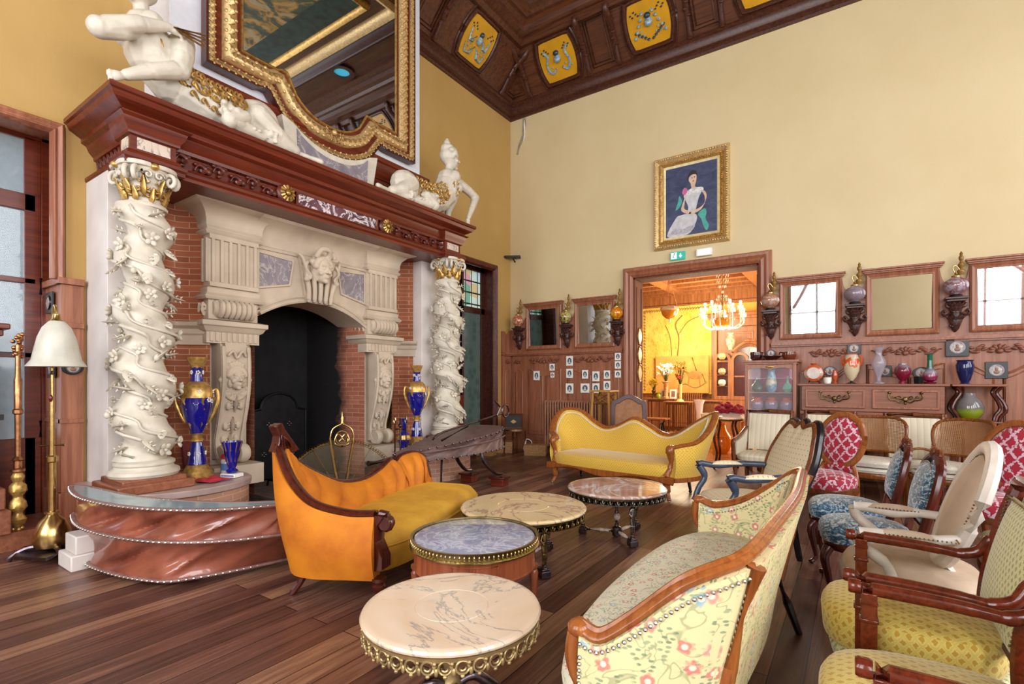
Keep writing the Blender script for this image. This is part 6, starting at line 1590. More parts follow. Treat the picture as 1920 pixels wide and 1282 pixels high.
# blue velvet side chairs with carved crest
def blue_chair(label, loc, rz):
    t = thing('blue_side_chair', label, 'chair', loc, rz, group='blue velvet side chairs')
    cushion(.54, .52, .36, .46, .045, cy=-.02, exp=2.8, back_w=.46).build('seat_cushion', 'bluevel', t)
    seat_frame(.54, .52, .31, .37, bw=.46, exp=2.8).build('seat_rail', 'mahog_d', t)
    B = lambda x, z, o=0: V((x, .27+.10*((z-.5)/.45)+o, z))
    g = G().grid(lambda u, v_: B((u-.5)*.38*(1+.12*sin(pi*v_)), .55+.36*v_, -.02-.05*(sin(pi*u)*sin(pi*v_))**.35), 14, 12); g.grid(lambda u, v_: B((u-.5)*.40, .55+.36*v_, .02), 2, 2); g.build('back_cushion', 'bluevel', t)
    pts = [B(-.19, .40), B(-.21, .55), B(-.235, .72), B(-.21, .88), B(-.10, .95), B(0, .97), B(.10, .95), B(.21, .88), B(.235, .72), B(.21, .55), B(.19, .40)]
    G().tube(spline(pts, 5), .024, 8, flat=1.2).tube([B(-.2, .53), B(.2, .53)], .018, 7).build('back_frame', 'mahog_d', t)
    g = G()
    for q in range(5): leaf(g, B((q-2)*.03, .96), ((q-2)*.4, .1, 1), (0, -1, 0), .075-.012*abs(q-2), .018, .3)
    for s in (-1, 1): g.tube(spline([B(s*.02, .97), B(s*.07, 1.0), B(s*.10, .97), B(s*.07, .95)], 4), .014, 6)
    g.ell(B(0, .98, -.02), (.03, .02, .035)); g.build('carved_crest', 'walnut', t)
    for s in (-1, 1):
        cabriole(s*.22, -.23, .34, s, -1, .026).build('leg', 'mahog_d', t); G().tube(spline([(s*.19, .24, .42), (s*.19, .26, .2), (s*.2, .34, 0)], 4), [.024, .022, .018], 8).build('leg', 'mahog_d', t)
    nails(G(), spline([B(-.195, .56, -.03), B(-.215, .72, -.035), B(-.19, .86, -.035), B(0, .925, -.035), B(.19, .86, -.035), B(.215, .72, -.035), B(.195, .56, -.03)], 5), .015, .0045).build('nail_heads', 'silver', t)['kind'] = 'stuff'
    return t
b1 = blue_chair('blue velvet side chair farther from the camera, beside the beige armchair', (6.16, -4.15, 0), -88)
dup(b1, (6.27, -4.82, 0), -85, 'blue velvet side chair nearer the camera, just behind the white armchair')

# buttoned beige armchair with black outer frame
t = thing('beige_armchair', 'tall beige armchair with scalloped black and walnut frame behind the floral sofa', 'armchair', (5.43, -4.32, 0), -58)
cushion(.66, .62, .36, .45, .04, cy=-.05, exp=3).build('seat_cushion', 'dotbeige', t); seat_frame(.66, .62, .28, .36, exp=3, cy=-.05).build('seat_rail', 'ebony', t)
B = lambda x, z, o=0: V((x, .24+.24*((z-.4)/.7)**1.2+o, z))
outl_ = [(-.26, .42), (-.32, .6), (-.335, .8), (-.28, .96), (-.25, 1.02), (-.19, 1.08), (-.12, 1.07), (-.06, 1.05), (0, 1.09), (.06, 1.05), (.12, 1.07), (.19, 1.08), (.25, 1.02), (.28, .96), (.335, .8), (.32, .6), (.26, .42)]
q = spline([(a, 0, b) for a, b in outl_], 4); q.append(V(q[0]))
g = G(); n = len(q); cc = V((0, 0, .76))
def bb(u, v_):
    p = q[int(round(u*(n-1)))]; r = [0, .5, .85, .97][int(round(v_*3))]; z = cc+(V((p.x, 0, p.z))-cc)*r; return B(z.x, z.z, -.035*(1-r**3)-.015)
g.grid(bb, n, 4); g.grid(lambda u, v_: (lambda p, r: B((cc+(V((p.x, 0, p.z))-cc)*r).x, (cc+(V((p.x, 0, p.z))-cc)*r).z, .03))(q[int(round(u*(n-1)))], v_), n, 2)
g.build('back_cushion', 'dotbeige', t)
G().tube([B(p.x, p.z, -.005) for p in q[:-1]], .026, 8).build('inner_frame', 'walnut', t); G().tube([B(p.x*1.05, .76+(p.z-.76)*1.04, .02) for p in q[:-1]], .032, 8).build('outer_frame', 'ebony', t)
for s in (-1, 1):
    x = s*.36; G().tube(spline([B(s*.3, .68), (x, .1, .68), (x, -.12, .66), (x*1.03, -.26, .68), (x*1.03, -.3, .67)], 5), [.026, .028, .028, .03, .036], 10).build('arm', plain('blue_grey_arm', '3c4658', .25), t)
    G().grid(lambda u, v_: (x+.036*cos(pi*v_), -.18+.28*u, .675+.035*sin(pi*v_)*sin(pi*u)**.4), 12, 7).build('arm_pad', 'dotbeige', t)
    G().tube(spline([(x*1.03, -.3, .67), (x, -.24, .56), (x*.98, -.3, .45), (x*.95, -.34, .34)], 5), [.032, .026, .026, .034], 10).build('arm_support', plain('blue_grey_support', '3c4658', .25), t)
    cabriole(x*.85, -.30, .3, s, -1, .032).build('leg', 'ebony', t)
    G().tube(spline([B(s*.26, .44), (s*.27, .26, .25), (s*.28, .30, 0)], 5), [.03, .026, .02], 8).build('leg', 'ebony', t)

# crimson damask chairs with balloon backs
def red_chair(label, loc, rz):
    t = thing('crimson_chair', label, 'chair', loc, rz, group='crimson damask balloon-back chairs')
    cushion(.56, .54, .34, .45, .05, cy=-.02, exp=2.8).build('seat_cushion', 'redvel', t); seat_frame(.56, .54, .28, .35, exp=2.8).build('seat_rail', 'walnut', t)
    P = oval_back(t, 0, .30, .80, .21, .26, .2, 'redvel', 'walnut_l', fr_=.034)
    for s in (-1, 1):
        G().tube(spline([P(s*.15, -.25), (s*.17, .25, .5), (s*.2, .22, .4), (s*.2, .24, .2), (s*.22, .33, 0)], 4), [.024, .024, .03, .024, .018], 8).build('leg', 'walnut_l', t)
        cabriole(s*.23, -.23, .3, s, -1, .028).build('leg', 'mahog_d', t)
    G().grid(lambda u, v_: ((u-.5)*.32, .245-.03*sin(pi*u)*sin(pi*v_), .47+.1*v_), 8, 5).build('lower_back', 'redvel', t)
    return t
r1 = red_chair('crimson damask balloon-back chair behind the beige armchair', (5.93, -2.72, 0), -28)
dup(r1, (7.17, -3.22, 0), -38, 'crimson damask balloon-back chair at the right edge behind the white armchair')

# cane backed bamboo armchairs
M['bamb'] = wood('brown_bamboo', '5a2c10', '9c5a24', .25, 'z', 2)
def cane_chair(label, loc, rz, cush=True):
    t = thing('cane_chair', label, 'chair', loc, rz, group='cane-backed bamboo chairs')
    seat_frame(.54, .52, .34, .40, exp=4).build('seat_rail', 'bamb', t)
    cushion(.50, .48, .40, .455, .01, exp=4).build('seat_pad', 'cream', t)
    if cush: cushion(.50, .48, .47, .54, .02, exp=5, cy=-.01).build('loose_cushion', 'cream', t)
    B = lambda x, z, o=0: V((x, .27+.14*((z-.4)/.6)-.12*(x/.3)**2+o, z))
    pts = [B(-.24, .40), B(-.26, .58), B(-.31, .82), B(-.29, .95), B(-.2, 1.0), B(0, 1.01), B(.2, 1.0), B(.29, .95), B(.31, .82), B(.26, .58), B(.24, .40)]
    sp = spline(pts, 6); f = G().tube(sp, .017, 8)
    for k in range(2, len(sp)-2, 7): f.ell(sp[k], .022, nu=8, nv=5)
    f.tube([B(-.26+.052*k, .60) for k in range(11)], .014, 7); f.build('back_frame', 'bamb', t)
    G().grid(lambda u, v_: (lambda z, w_: B((u-.5)*2*w_, z))(.6+.39*v_, (.265+.05*min(1, v_/.6)-.045*max(0, (v_-.75)/.25)**2)), 12, 8).build('cane_back', 'cane', t, uv=lambda co: (co.x, co.z))
    for s in (-1, 1):
        G().tube(spline([B(s*.27, .62), (s*.31, .05, .66), (s*.31, -.12, .62), (s*.27, -.2, .42)], 5), .015, 8).build('arm', 'bamb', t)
        for q in range(3): pass
        g = G()
        for q in (-.012, .012): g.tube([(s*.24+q, -.23, .36), (s*.25+q, -.24, 0)], .014, 7)
        g.build('leg', 'bamb', t); G().tube([(s*.23, .22, .36), (s*.25, .28, 0)], .018, 7).build('leg', 'bamb', t)
    return t
c1 = cane_chair('cane-backed bamboo chair with grey seat cushion, in front of the drawer chest', (6.34, -1.78, 0), -12)
dup(c1, (7.02, -1.75, 0), -42, 'cane-backed bamboo chair in front of the side table')

# striped silk armchairs in a row by the wall
def stripe_chair(label, loc, rz):
    t = thing('striped_armchair', label, 'armchair', loc, rz, group='striped silk armchairs along the wall')
    cushion(.56, .56, .36, .44, .03, cy=-.02, exp=5).build('seat_cushion', 'stripe', t); seat_frame(.6, .58, .28, .36, exp=8).build('seat_rail', 'walnut', t)
    B = lambda x, z, o=0: V((x, .24+.16*((z-.4)/.6)+o, z))
    g = G().grid(lambda u, v_: B((u-.5)*(.50+.04*v_), .46+.51*v_, -.01-.03*(sin(pi*u)*sin(pi*v_))**.4), 10, 10); g.grid(lambda u, v_: B((u-.5)*.52, .46+.51*v_, .025), 2, 2); g.build('back_cushion', 'stripe', t)
    for s in (-1, 1):
        G().tube([B(s*.27, .40), B(s*.285, .7), B(s*.295, 1.02)], .024, 8, flat=1.2).build('stile', 'walnut', t)
        G().tube(spline([B(s*.29, .78, -.01), (s*.31, .1, .68), (s*.31, -.1, .645), (s*.31, -.24, .62), (s*.31, -.27, .56), (s*.30, -.25, .34)], 5), [.022, .024, .026, .03, .028, .026], 9).build('arm', 'walnut', t)
        G().prism([(.24, .42), (.30, .74), (.1, .65), (-.22, .60), (-.23, .42)], 'yz', s*.285-.012, s*.285+.012).build('side_panel', 'stripe', t)
        G().tube([(s*.28, -.26, .3), (s*.28, -.26, 0)], [.026, .016], 8).build('leg', 'walnut', t); G().tube([(s*.26, .24, .4), (s*.27, .3, 0)], [.026, .018], 8).build('leg', 'walnut', t)
    G().tube([B(-.31, 1.0), B(0, 1.015), B(.31, 1.0)], .028, 8).build('top_rail', 'walnut', t)
    return t
s1 = stripe_chair('striped silk armchair nearest the doorway, in front of the display cabinet', (5.12, -1.25, 0), -6)
dup(s1, (5.9, -1.05, 0), 0, 'striped silk armchair between the display cabinet and the crimson chair'); dup(s1, (6.82, -1.1, 0), 0, 'striped silk armchair between the two cane-backed chairs')

# faded green floral stool behind the white armchair
t = thing('floral_footstool', 'low green floral upholstered seat glimpsed behind the white armchair', 'stool', (7.18, -4.75, 0))
cushion(.6, .6, .34, .46, .04, exp=4).build('seat_cushion', 'floral_g', t); seat_frame(.6, .6, .27, .35).build('seat_rail', 'walnut', t)
for sx in (-1, 1):
    for sy in (-1, 1): cabriole(sx*.24, sy*.24, .3, sx, sy, .026).build('leg', 'walnut', t)

# brown back armchair seen from behind the yellow sofa
t = thing('brown_back_armchair', 'armchair with a brown panelled back in a mauve frame, behind the yellow sofa', 'armchair', (3.06, -1.1, 0), 10)
gm = plain('mauve_brown_paint', '5c4444', .4)
arc = [(-.27, .45), (-.27, .98), (-.2, 1.04), (-.1, 1.10), (0, 1.13), (.1, 1.10), (.2, 1.04), (.27, .98), (.27, .45)]
q = spline([(a, 0, b) for a, b in arc], 3)
G().ring([(p.x*1.1, .5+(p.z-.45)*1.06) for p in q], [(p.x*.84, .5+(p.z-.45)*.95) for p in q], 'xz', .22, .27).build('back_frame', gm, t, bevel=.008)
G().prism([(p.x*.86, .5+(p.z-.45)*.96) for p in q], 'xz', .235, .255).build('back_panel', plain('brown_backing', 'a0704c', .7), t)
cushion(.56, .54, .34, .44, .03).build('seat_cushion', 'beige', t)
for s in (-1, 1):
    G().tube([(s*.26, -.24, .36), (s*.26, -.24, 0)], .022, 8).build('leg', gm, t); G().tube([(s*.26, .24, .5), (s*.26, .28, 0)], .022, 8).build('leg', gm, t)
    G().tube(spline([(s*.28, .23, .7), (s*.3, 0, .67), (s*.3, -.2, .65), (s*.27, -.22, .38)], 4), .02, 8).build('arm', gm, t)
t = thing('leather_stool', 'brown leather chair seat glimpsed over the left curve of the yellow sofa', 'chair', (2.15, -1.15, 0), 20)
cushion(.5, .48, .5, .58, .03).build('seat_cushion', plain('brown_leather', '5c4238', .3), t)
for sx in (-1, 1):
    for sy in (-1, 1): G().tube([(sx*.2, sy*.19, .5), (sx*.21, sy*.2, 0)], .018, 8).build('leg', 'walnut', t)
G().tube(spline([(-.24, .2, .6), (-.2, .26, .72), (0, .28, .76), (.2, .26, .72), (.24, .2, .6)], 5), .018, 8).build('back_rail', 'walnut', t)
# ================================================================ MARBLE TABLES
M['mA'] = marble('peach_marble_grey_vein', 'dcc0a2', '6f7680', 'e8d8c6', 1.9, .1, .016, .6, 'a4aaac')
M['mB'] = marble('cream_marble_purple_vein', 'dabf90', '8a5a60', 'e2cca4', 1.6, .1, .022, .7, 'a87c78')
M['mC'] = marble('lavender_grey_marble', '9a9cae', 'd2d4e0', '8486a0', 7, .1, .05, .6)
M['mD'] = marble('rust_and_white_marble', 'a8765e', 'e0dcd4', 'c0aca0', 2.0, .08, .04, .8, '98a0a0')
M['mS'] = marble('pink_white_stretcher', 'd8bcb0', 'a08078', 'e4d4cc', 9, .2, .05, .6)
def top_disc(t, r, z, mat, th=.03, ringed=False):
    pr = [(0, z-th), (r-.015, z-th), (r-.003, z-th*.75), (r, z-th*.45), (r-.006, z-.004), (r-.018, z)]
    if ringed: pr += [(r-.03, z-.0), (r*.43, z), (r*.415, z), (r*.412, z-.0015), (r*.406, z-.0015), (r*.403, z), (r*.39, z)]
    G().lathe(pr+[(0, z)], 72).build('marble_top', mat, t)
def cherub(g, x, y, z0, h, face_a):
    P = lambda a, b, c: V((x+a*cos(face_a)-b*sin(face_a), y+a*sin(face_a)+b*cos(face_a), z0+c*h))
    chain(g, [P(0, .012, .05), P(.006, .014, .25), P(0, .010, .45)], [.010, .011, .017]); chain(g, [P(.008, -.012, .05), P(.014, -.012, .26), P(0, -.010, .45)], [.010, .011, .017])
    chain(g, [P(0, 0, .45), P(.006, 0, .58), P(0, 0, .72)], [.022, .023, .024]); g.ell(P(0, 0, .86), (.022, .022, .026)); g.ell(P(.02, 0, .85), .006)
    chain(g, [P(0, .022, .73), P(.01, .045, .8), P(0, .03, .98)], [.010, .009, .008]); chain(g, [P(0, -.022, .72), P(.02, -.04, .6), P(.03, -.02, .5)], [.010, .009, .008])
def apron(t, r, z, h, mat, style):
    g = G(); n = max(18, int(2*pi*r/.062))
    g.lathe([(r-.004, z), (r+.004, z), (r+.004, z+.008), (r-.004, z+.008)], 64).lathe([(r-.006, z-h), (r+.003, z-h), (r+.003, z-h+.007), (r-.006, z-h+.007)], 64) if style != 'drops' else g.lathe([(r-.006, z), (r+.006, z), (r+.003, z-.015), (r-.006, z-.015)], 64)
    for k in range(n):
        a = 2*pi*k/n; c_ = V((r*cos(a), r*sin(a), 0)); s_ = V((-sin(a), cos(a), 0)); w_ = pi*r/n
        if style == 'drops':
            g.tube([c_+s_*w_*.75*cos(b)+V((0, 0, z-.035+.024*sin(b))) for b in [2*pi*q/12 for q in range(12)]], .0055, 6, close=True)
            g.tube([c_*1.01+s_*w_*.4*cos(b)+V((0, 0, z-.033+.012*sin(b))) for b in [pi+pi*q/8 for q in range(9)]], .004, 5)
            g.ell(c_+s_*w_+V((0, 0, z-.05)), (.008, .008, .016)); g.ell(c_+V((0, 0, z-.066)), (.009, .009, .008)); g.ell(c_+s_*w_*.8+V((0, 0, z-.02)), .008, nu=6, nv=4)
        else:
            for e in (-1, 1): g.tube([c_+s_*w_*(q/6*1.3-.65)*e+V((0, 0, z-h/2+(h*.40)*sin(q/6*2*pi)*.9)) for q in range(7)], .0045, 5)
            g.ell(c_+V((0, 0, z-h/2)), (.008, .008, .010), nu=6, nv=5)
    g.build('pierced_apron', mat, t, ang=60)
def marble_table(name, label, loc, r, z, mat, style, rz=0, legs='cherub', bronze='bronze'):
    t = thing(name, label, 'table', loc, rz, group='round marble-topped tables')
    top_disc(t, r, z, mat, .03, ringed=True); apron(t, r-.012, z-.03, .055, bronze, style)
    G().lathe([(0, z-.05), (r-.03, z-.05), (r-.03, z-.035), (0, z-.035)], 48).build('under_plate', 'bronze', t)
    if legs == 'cherub':
        for k in range(3):
            a = 2*pi*k/3; x, y = (r-.14)*cos(a), (r-.14)*sin(a)
            b = G().box((x, y, .035), (.075, .075, .05), (0, 0, a)).box((x, y, .066), (.06, .06, .02), (0, 0, a)).lathe([(0, .07), (.028, .07), (.016, .085), (.022, .10), (0, .10)], 14, (x, y, 0)).box((x, y, .008), (.05, .05, .016), (0, 0, a))
            b.build('foot_block', 'iron' if name.endswith('b') else 'pewter', t, bevel=.004)
            g = G(); cherub(g, x, y, .10, z-.15, a); g.build('cherub_leg', bronze, t, remesh=.004, smo=1)
            g = G().tube([(x*.86, y*.86, .05), (x*.5, y*.5, .05), (x*.18, y*.18, .05)], [.014, .02, .014], 12); g.build('marble_stretcher', 'mS', t)
            G().tube([(x*.9, y*.9, .05), (x*.78, y*.78, .05)], [.022, .016], 10).tube([(x*.22, y*.22, .05), (x*.1, y*.1, .05)], [.016, .024], 10).build('stretcher_collar', 'bronze', t)
        G().lathe([(0, .01), (.04, .01), (.045, .04), (.04, .09), (.02, .10), (.012, .13), (.018, .145), (0, .15)], 18).build('hub', 'pewter', t)
        G().ell((0, 0, .185), .035).build('marble_ball', 'mS', t)
        G().lathe([(.012, .215), (.02, .225), (.012, .25), (.016, z-.08), (.03, z-.05), (0, z-.05)], 16).build('central_stem', 'pewter', t)
    else:
        G().lathe([(0, .10), (.03, .10), (.05, .13), (.035, .16), (.025, .2), (.05, .26), (.085, .33), (.075, .38), (.04, .40), (.06, z-.05), (0, z-.05)], 28, rip=lambda a, z_: .04*abs(sin(5*a)) if .2 < z_ < .4 else 0).build('urn_pedestal', bronze, t)
        for k in range(4):
            a = 2*pi*k/4+.5; d = V((cos(a), sin(a), 0)); g = G().tube(spline([d*.03+V((0, 0, .14)), d*.1+V((0, 0, .16)), d*.18+V((0, 0, .10)), d*.26+V((0, 0, .035)), d*.31+V((0, 0, .03))], 5), [.02, .024, .026, .022, .018, .026], 10)
            g.ell(d*.31+V((0, 0, .025)), .025); g.build('scroll_foot', 'bronze' if k % 2 else 'pewter', t)
    return t
marble_table('marble_table', 'peach marble table with grey vein and hanging gilt apron, nearest the camera', (4.76, -7.41, 0), .385, .48, 'mA', 'drops', 25, 'urn', M['goldb'] if 'goldb' in M else plain('pale_gilt_brass', 'b8a070', .4, .7, .2))
marble_table('marble_table', 'cream and purple marble table with cherub legs, behind the grey marble table', (4.01, -5.68, 0), .50, .46, 'mB', 'scroll', -32, 'cherub', metal('old_brass', '8a7448', .35, .3))
marble_table('marble_table', 'rust and white marble table with cherub legs, in front of the yellow sofa', (4.36, -4.62, 0), .455, .47, 'mD', 'scroll', -42, 'cherub', metal('grey_bronze', '8a8478', .3, .3))
t = thing('marble_table', 'low wooden drum table with lavender grey marble and brass gallery', 'table', (4.26, -6.62, 0), 0, 'round marble-topped tables')
r = .385; top_disc(t, r-.01, .50, 'mC', .03)
g = G().lathe([(r-.012, .455), (r+.012, .455), (r+.012, .462), (r-.0, .468), (r+.004, .5), (r+.008, .508), (r-.008, .508), (r-.008, .46)], 72)
for k in range(90):
    a = 2*pi*k/90; g.ell(((r+.003)*cos(a), (r+.003)*sin(a), .484), (.006, .006, .014), nu=6, nv=4)
g.build('brass_gallery', metal('pale_brass', 'b8a878', .25, .1), t, ang=60)
M['drumw'] = wood('orange_mahogany', '7a3a22', 'a8603e', .25, 'z')
G().lathe([(r-.03, .32), (r-.015, .32), (r-.01, .33), (r-.015, .345), (r-.015, .44), (r-.01, .455), (r-.03, .455)], 64).build('drum', 'drumw', t)
for k in range(4):
    a = 2*pi*k/4+.62; c_ = V(((r-.02)*cos(a), (r-.02)*sin(a), 0)); s_ = V((-sin(a), cos(a), 0)); g = G()
    for e in (-1, 0, 1): g.tube([c_+s_*.018*e+V((0, 0, .32)), c_+s_*.018*e+V((0, 0, .455))], .009, 6)
    g.lathe([(0, 0), (.012, 0), (.016, .02), (.012, .04), (.024, .22), (.028, .27), (.018, .285), (.028, .3), (.028, .32), (0, .32)], 14, tuple(c_)); g.build('fluted_leg', 'drumw', t)
for k in range(2):
    a = 2*pi*k/2-.9; G().ell(((r-.005)*cos(a), (r-.005)*sin(a), .39), .01).build('drawer_knob', 'brass', t)
    o_ = [((r-.010)*cos(a+b), (r-.010)*sin(a+b), z) for b, z in ((-.35, .355), (.35, .355), (.35, .43), (-.35, .43))]
    g = G()
    for i in range(4):
        p, q = V(o_[i]), V(o_[(i+1) % 4]); pts = [p+(q-p)*k_/6 for k_ in range(7)]; pts = [V((v_.x, v_.y, 0)).normalized()*(r-.012)+V((0, 0, v_.z)) for v_ in pts]; g.tube(pts, .004, 5)
    g.build('drawer_moulding', 'drumw', t)

# ================================================================ LEATHER BELLOWS
def pear(pts, n=9): return [(p.x, p.y) for p in spline([(a, b, 0) for a, b in pts], n, True)]
B1 = thing('bellows_table', 'huge copper leather blacksmith bellows used as a low table, before the left column', 'bellows', (1.9, -7.15, 0))
plan = pear([(.78, -7.64), (1.35, -7.73), (2.0, -7.63), (2.48, -7.38), (2.76, -7.0), (2.72, -6.93), (2.42, -7.18), (2.0, -7.38), (1.5, -7.50), (1.1, -7.54), (.85, -7.57)], 12)
cx_ = 2.0; cy2 = -7.1
def shr(p, k): return (p[0]-(1-k)*3.2*max(0, p[0]-2.25)+(1-k)*4.6*max(0, 1.4-p[0]), p[1]+(1-k)*(.2+2.6*max(0, p[0]-2.2)))
n = len(plan); rnd = random.Random(4)
def bel(z0, z1, k0, k1, seed):
    def fn(u, v_):
        i = u*n; a, b = plan[int(i) % n], plan[(int(i)+1) % n]; f_ = i-int(i); p = (a[0]+(b[0]-a[0])*f_, a[1]+(b[1]-a[1])*f_)
        s = sin(pi*v_); ph = u*60+seed; diag = ph-v_*5.5
        w_ = s*(-.05+.022*sin(diag)+.018*sin(diag*1.7+1)+.014*sin(diag*.43+v_*3+seed)+.010*sin(diag*3.1))
        k = k0+(k1-k0)*v_; q = shr(p, k); d = V((q[0]-1.7, (q[1]+7.35)*2.5, 0)).normalized()
        return (q[0]+d.x*w_, q[1]+d.y*w_, z0+(z1-z0)*v_+.008*s*sin(diag*1.3))
    return G().grid(fn, 260, 16, cu=True)
bel(.33, .555, .985, 1.0, 0).build('upper_leather', 'leather', B1, w=True)
bel(.05, .33, .84, .985, 2.3).build('lower_leather', 'leather', B1, w=True)
for z, k, nm in ((.56, 1.01, 'top_rim'), (.335, .995, 'middle_rim'), (.05, .85, 'bottom_rim')):
    pts = [(shr(p, k)[0], shr(p, k)[1], z) for p in plan]
    G().tube(pts, .018, 8, close=True, flat=.7).build(nm, plain('worn_leather_rim', '8c6a62', .35, 0, .2, 12), B1, w=True)
    g = G(); pp_ = [V(p) for p in pts]+[V(pts[0])]
    pp_ = [p+V((p.x-1.7, (p.y+7.35)*2.5, 0)).normalized()*.016 for p in pp_]; nails(g, pp_, .045, .011)
    g.build('rim_studs', 'silver', B1, w=True)['kind'] = 'stuff'
G().prism([shr(p, .99) for p in plan], 'xy', .55, .566).build('top_board', plain('blue_grey_glass_top', '8aa4ae', .08, 0, .05), B1, w=True)
G().prism([shr(p, .83) for p in plan], 'xy', .03, .06).build('bottom_board', 'mahog_d', B1, w=True)
for x, y in ((1.2, -7.6), (1.7, -7.5), (2.05, -7.25)): G().bx((x-.05, y-.05, 0), (x+.05, y+.05, .04)).build('foot', 'mahog_d', B1, w=True)
t = thing('plaster_block', 'stepped pale stone block on the floor behind the leather bellows', 'block', (1.16, -7.68, 0))
G().box((0, 0, .06), (.30, .22, .12)).build('block', 'stone2', t, bevel=.01); G().box((.02, .01, .19), (.24, .18, .14)).build('upper_block', 'stone2', t, bevel=.01)

B2 = thing('bellows', 'grey-brown leather forge bellows on iron legs beside the right hearth', 'bellows', (1.85, -3.9, 0))
def bx2(s, w_): return (1.85+w_, -4.85+s*1.85)
hw = [(0, .05), (.06, .07), (.15, .12), (.35, .25), (.6, .36), (.8, .38), (.93, .32), (1.0, .18), (1.02, .0)]
def halfw(s):
    for i in range(len(hw)-1):
        if s <= hw[i+1][0]: f_ = (s-hw[i][0])/(hw[i+1][0]-hw[i][0]); return hw[i][1]+(hw[i+1][1]-hw[i][1])*f_
    return 0
zt_ = lambda s: .60+.20*max(0, min(1, s)); zb_ = lambda s: .50+.04*s
def side2(u, v_):
    # u around the pear, v bottom->top
    a = u*2; s = a if a <= 1 else 2-a; s = 1.02*sin(s*pi/2); w_ = halfw(s)*(1 if a <= 1 else -1)
    ph = u*46-v_*3.5; o = sin(pi*v_)*(-.035+.018*sin(ph)+.012*sin(ph*2.1))+.012
    c_ = V((w_, (s-.6)*.8, 0)); d = c_.normalized() if c_.length > 1e-4 else V((1, 0, 0)); x, y = bx2(s, w_)
    return (x+d.x*o, y+d.y*o, zb_(s)+(zt_(s)-zb_(s))*v_)
G().grid(side2, 160, 12, cu=True).build('leather_folds', 'leather_g', B2, w=True)
for f_, nm in ((zt_, 'top_board'), (zb_, 'bottom_board'), (lambda s: (zt_(s)+zb_(s))/2+.03, 'middle_band')):
    rimp = []
    for k in range(60):
        a = k/60*2; s = a if a <= 1 else 2-a; s = 1.02*sin(s*pi/2); w_ = halfw(s)*(1 if a <= 1 else -1); x, y = bx2(s, w_); rimp.append(V((x, y, f_(s))))
    if nm != 'middle_band':
        g = G(); g.add([p+V((0, 0, .012)) for p in rimp]+[p-V((0, 0, .012)) for p in rimp], [tuple(range(60)), tuple(range(60, 120))]+[(i, (i+1) % 60, 60+(i+1) % 60, 60+i) for i in range(60)]); g.build(nm, 'leather_g', B2, w=True)
    out = [p+(V((p.x-1.85, (p.y+3.8)*.6, 0)).normalized() if abs(p.x-1.85)+abs(p.y+3.8) > .01 else V((0, 0, 0)))*.02 for p in rimp]
    if nm == 'middle_band': G().tube(out, .012, 6, close=True).build(nm, 'leather_g', B2, w=True)
    nails(G(), out+[out[0]], .11, .014).build('iron_studs', 'pewter', B2, w=True)['kind'] = 'stuff'
G().tube([(1.85, -4.8, .56), (1.84, -5.2, .555)], [.05, .032], 16).build('nozzle', 'pewter', B2, w=True)
g = G().tube(spline([(1.85, -4.2, .72), (1.85, -4.0, .80), (1.85, -3.2, .90), (1.85, -2.72, .97)], 4), .014, 8)
g.tube([(1.85, -2.62+.09*cos(a)*.9, 1.0+.09*sin(a)) for a in [2*pi*k/24 for k in range(24)]], .013, 8, close=True)
g.tube([(1.95, -3.4, .9), (2.0, -3.05, .96), (2.02, -3.0, 1.08), (2.04, -3.14, 1.17)], .014, 8); g.tube([(2.0, -4.2, .72), (2.0, -3.7, .86)], .016, 8); g.build('iron_handle', 'pewter', B2, w=True)
for s in (-1, 1):
    G().tube(spline([(1.85+s*.2, -3.5, .52), (1.85+s*.24, -3.45, .36), (1.85+s*.27, -3.25, .19), (1.85+s*.27, -3.1, .16)], 5), [.028, .026, .022, .02], 8).build('curved_leg', 'pewter', B2, w=True)
    G().tube([(1.85+s*.15, -4.2, .5), (1.85+s*.2, -4.28, 0)], .014, 8).build('rod_leg', 'pewter', B2, w=True)
for s, l in ((1, 'wooden block under the near curved leg of the bellows'), (-1, 'wooden block under the far curved leg of the bellows')):
    t = thing('wooden_block', l, 'block', (1.85+s*.27, -3.37, 0), 8, 'wooden blocks under the bellows'); G().box((0, 0, .05), (.19, .17, .10)).build('lower_block', 'redwood', t, bevel=.005); G().box((0, 0, .115), (.24, .21, .03)).build('upper_block', 'mahog_d', t, bevel=.005)

B2.location.y -= .22
# ================================================================ LAMP, POLE AND THINGS AT THE LEFT EDGE
L = thing('floor_lamp', 'brass floor lamp with a frosted glass bell shade beside the left pier', 'floor lamp', (.74, -7.76, 0))
G().lathe([(0, .10), (.11, .10), (.125, .14), (.12, .22), (.085, .30), (.045, .34), (.035, .36), (.05, .365), (.05, .38), (.03, .385), (0, .386)], 28).build('base', 'brass', L)
g = G().lathe([(.026, .38), (.026, .78), (.04, .79), (.04, .83), (.022, .84), (.02, .9), (.013, 1.5)], 16); g.tube(spline([(0, 0, 1.5), (-.0, 0, 1.8), (.01, -.0, 1.95), (.05, .0, 2.06), (.10, 0, 2.04), (.12, 0, 1.98)], 6), .011, 8); g.tube([(-.04, -.07, .92), (.04, .07, .92)], .01, 8); g.build('pole', 'brass', L)
g = G().prism([(-.26, -.12), (0, -.24), (.26, -.10), (.1, .18), (-.12, .18)], 'xy', .05, .075)
for a in (0, 2.2, 4.2): g.tube(spline([(.0, 0, .09), (.14*cos(a), .14*sin(a), .10), (.24*cos(a), .24*sin(a), .05), (.27*cos(a), .27*sin(a), .012)], 4), .02, 8)
g.build('iron_foot_plate', 'pewter', L)
cl = (.12, 0)
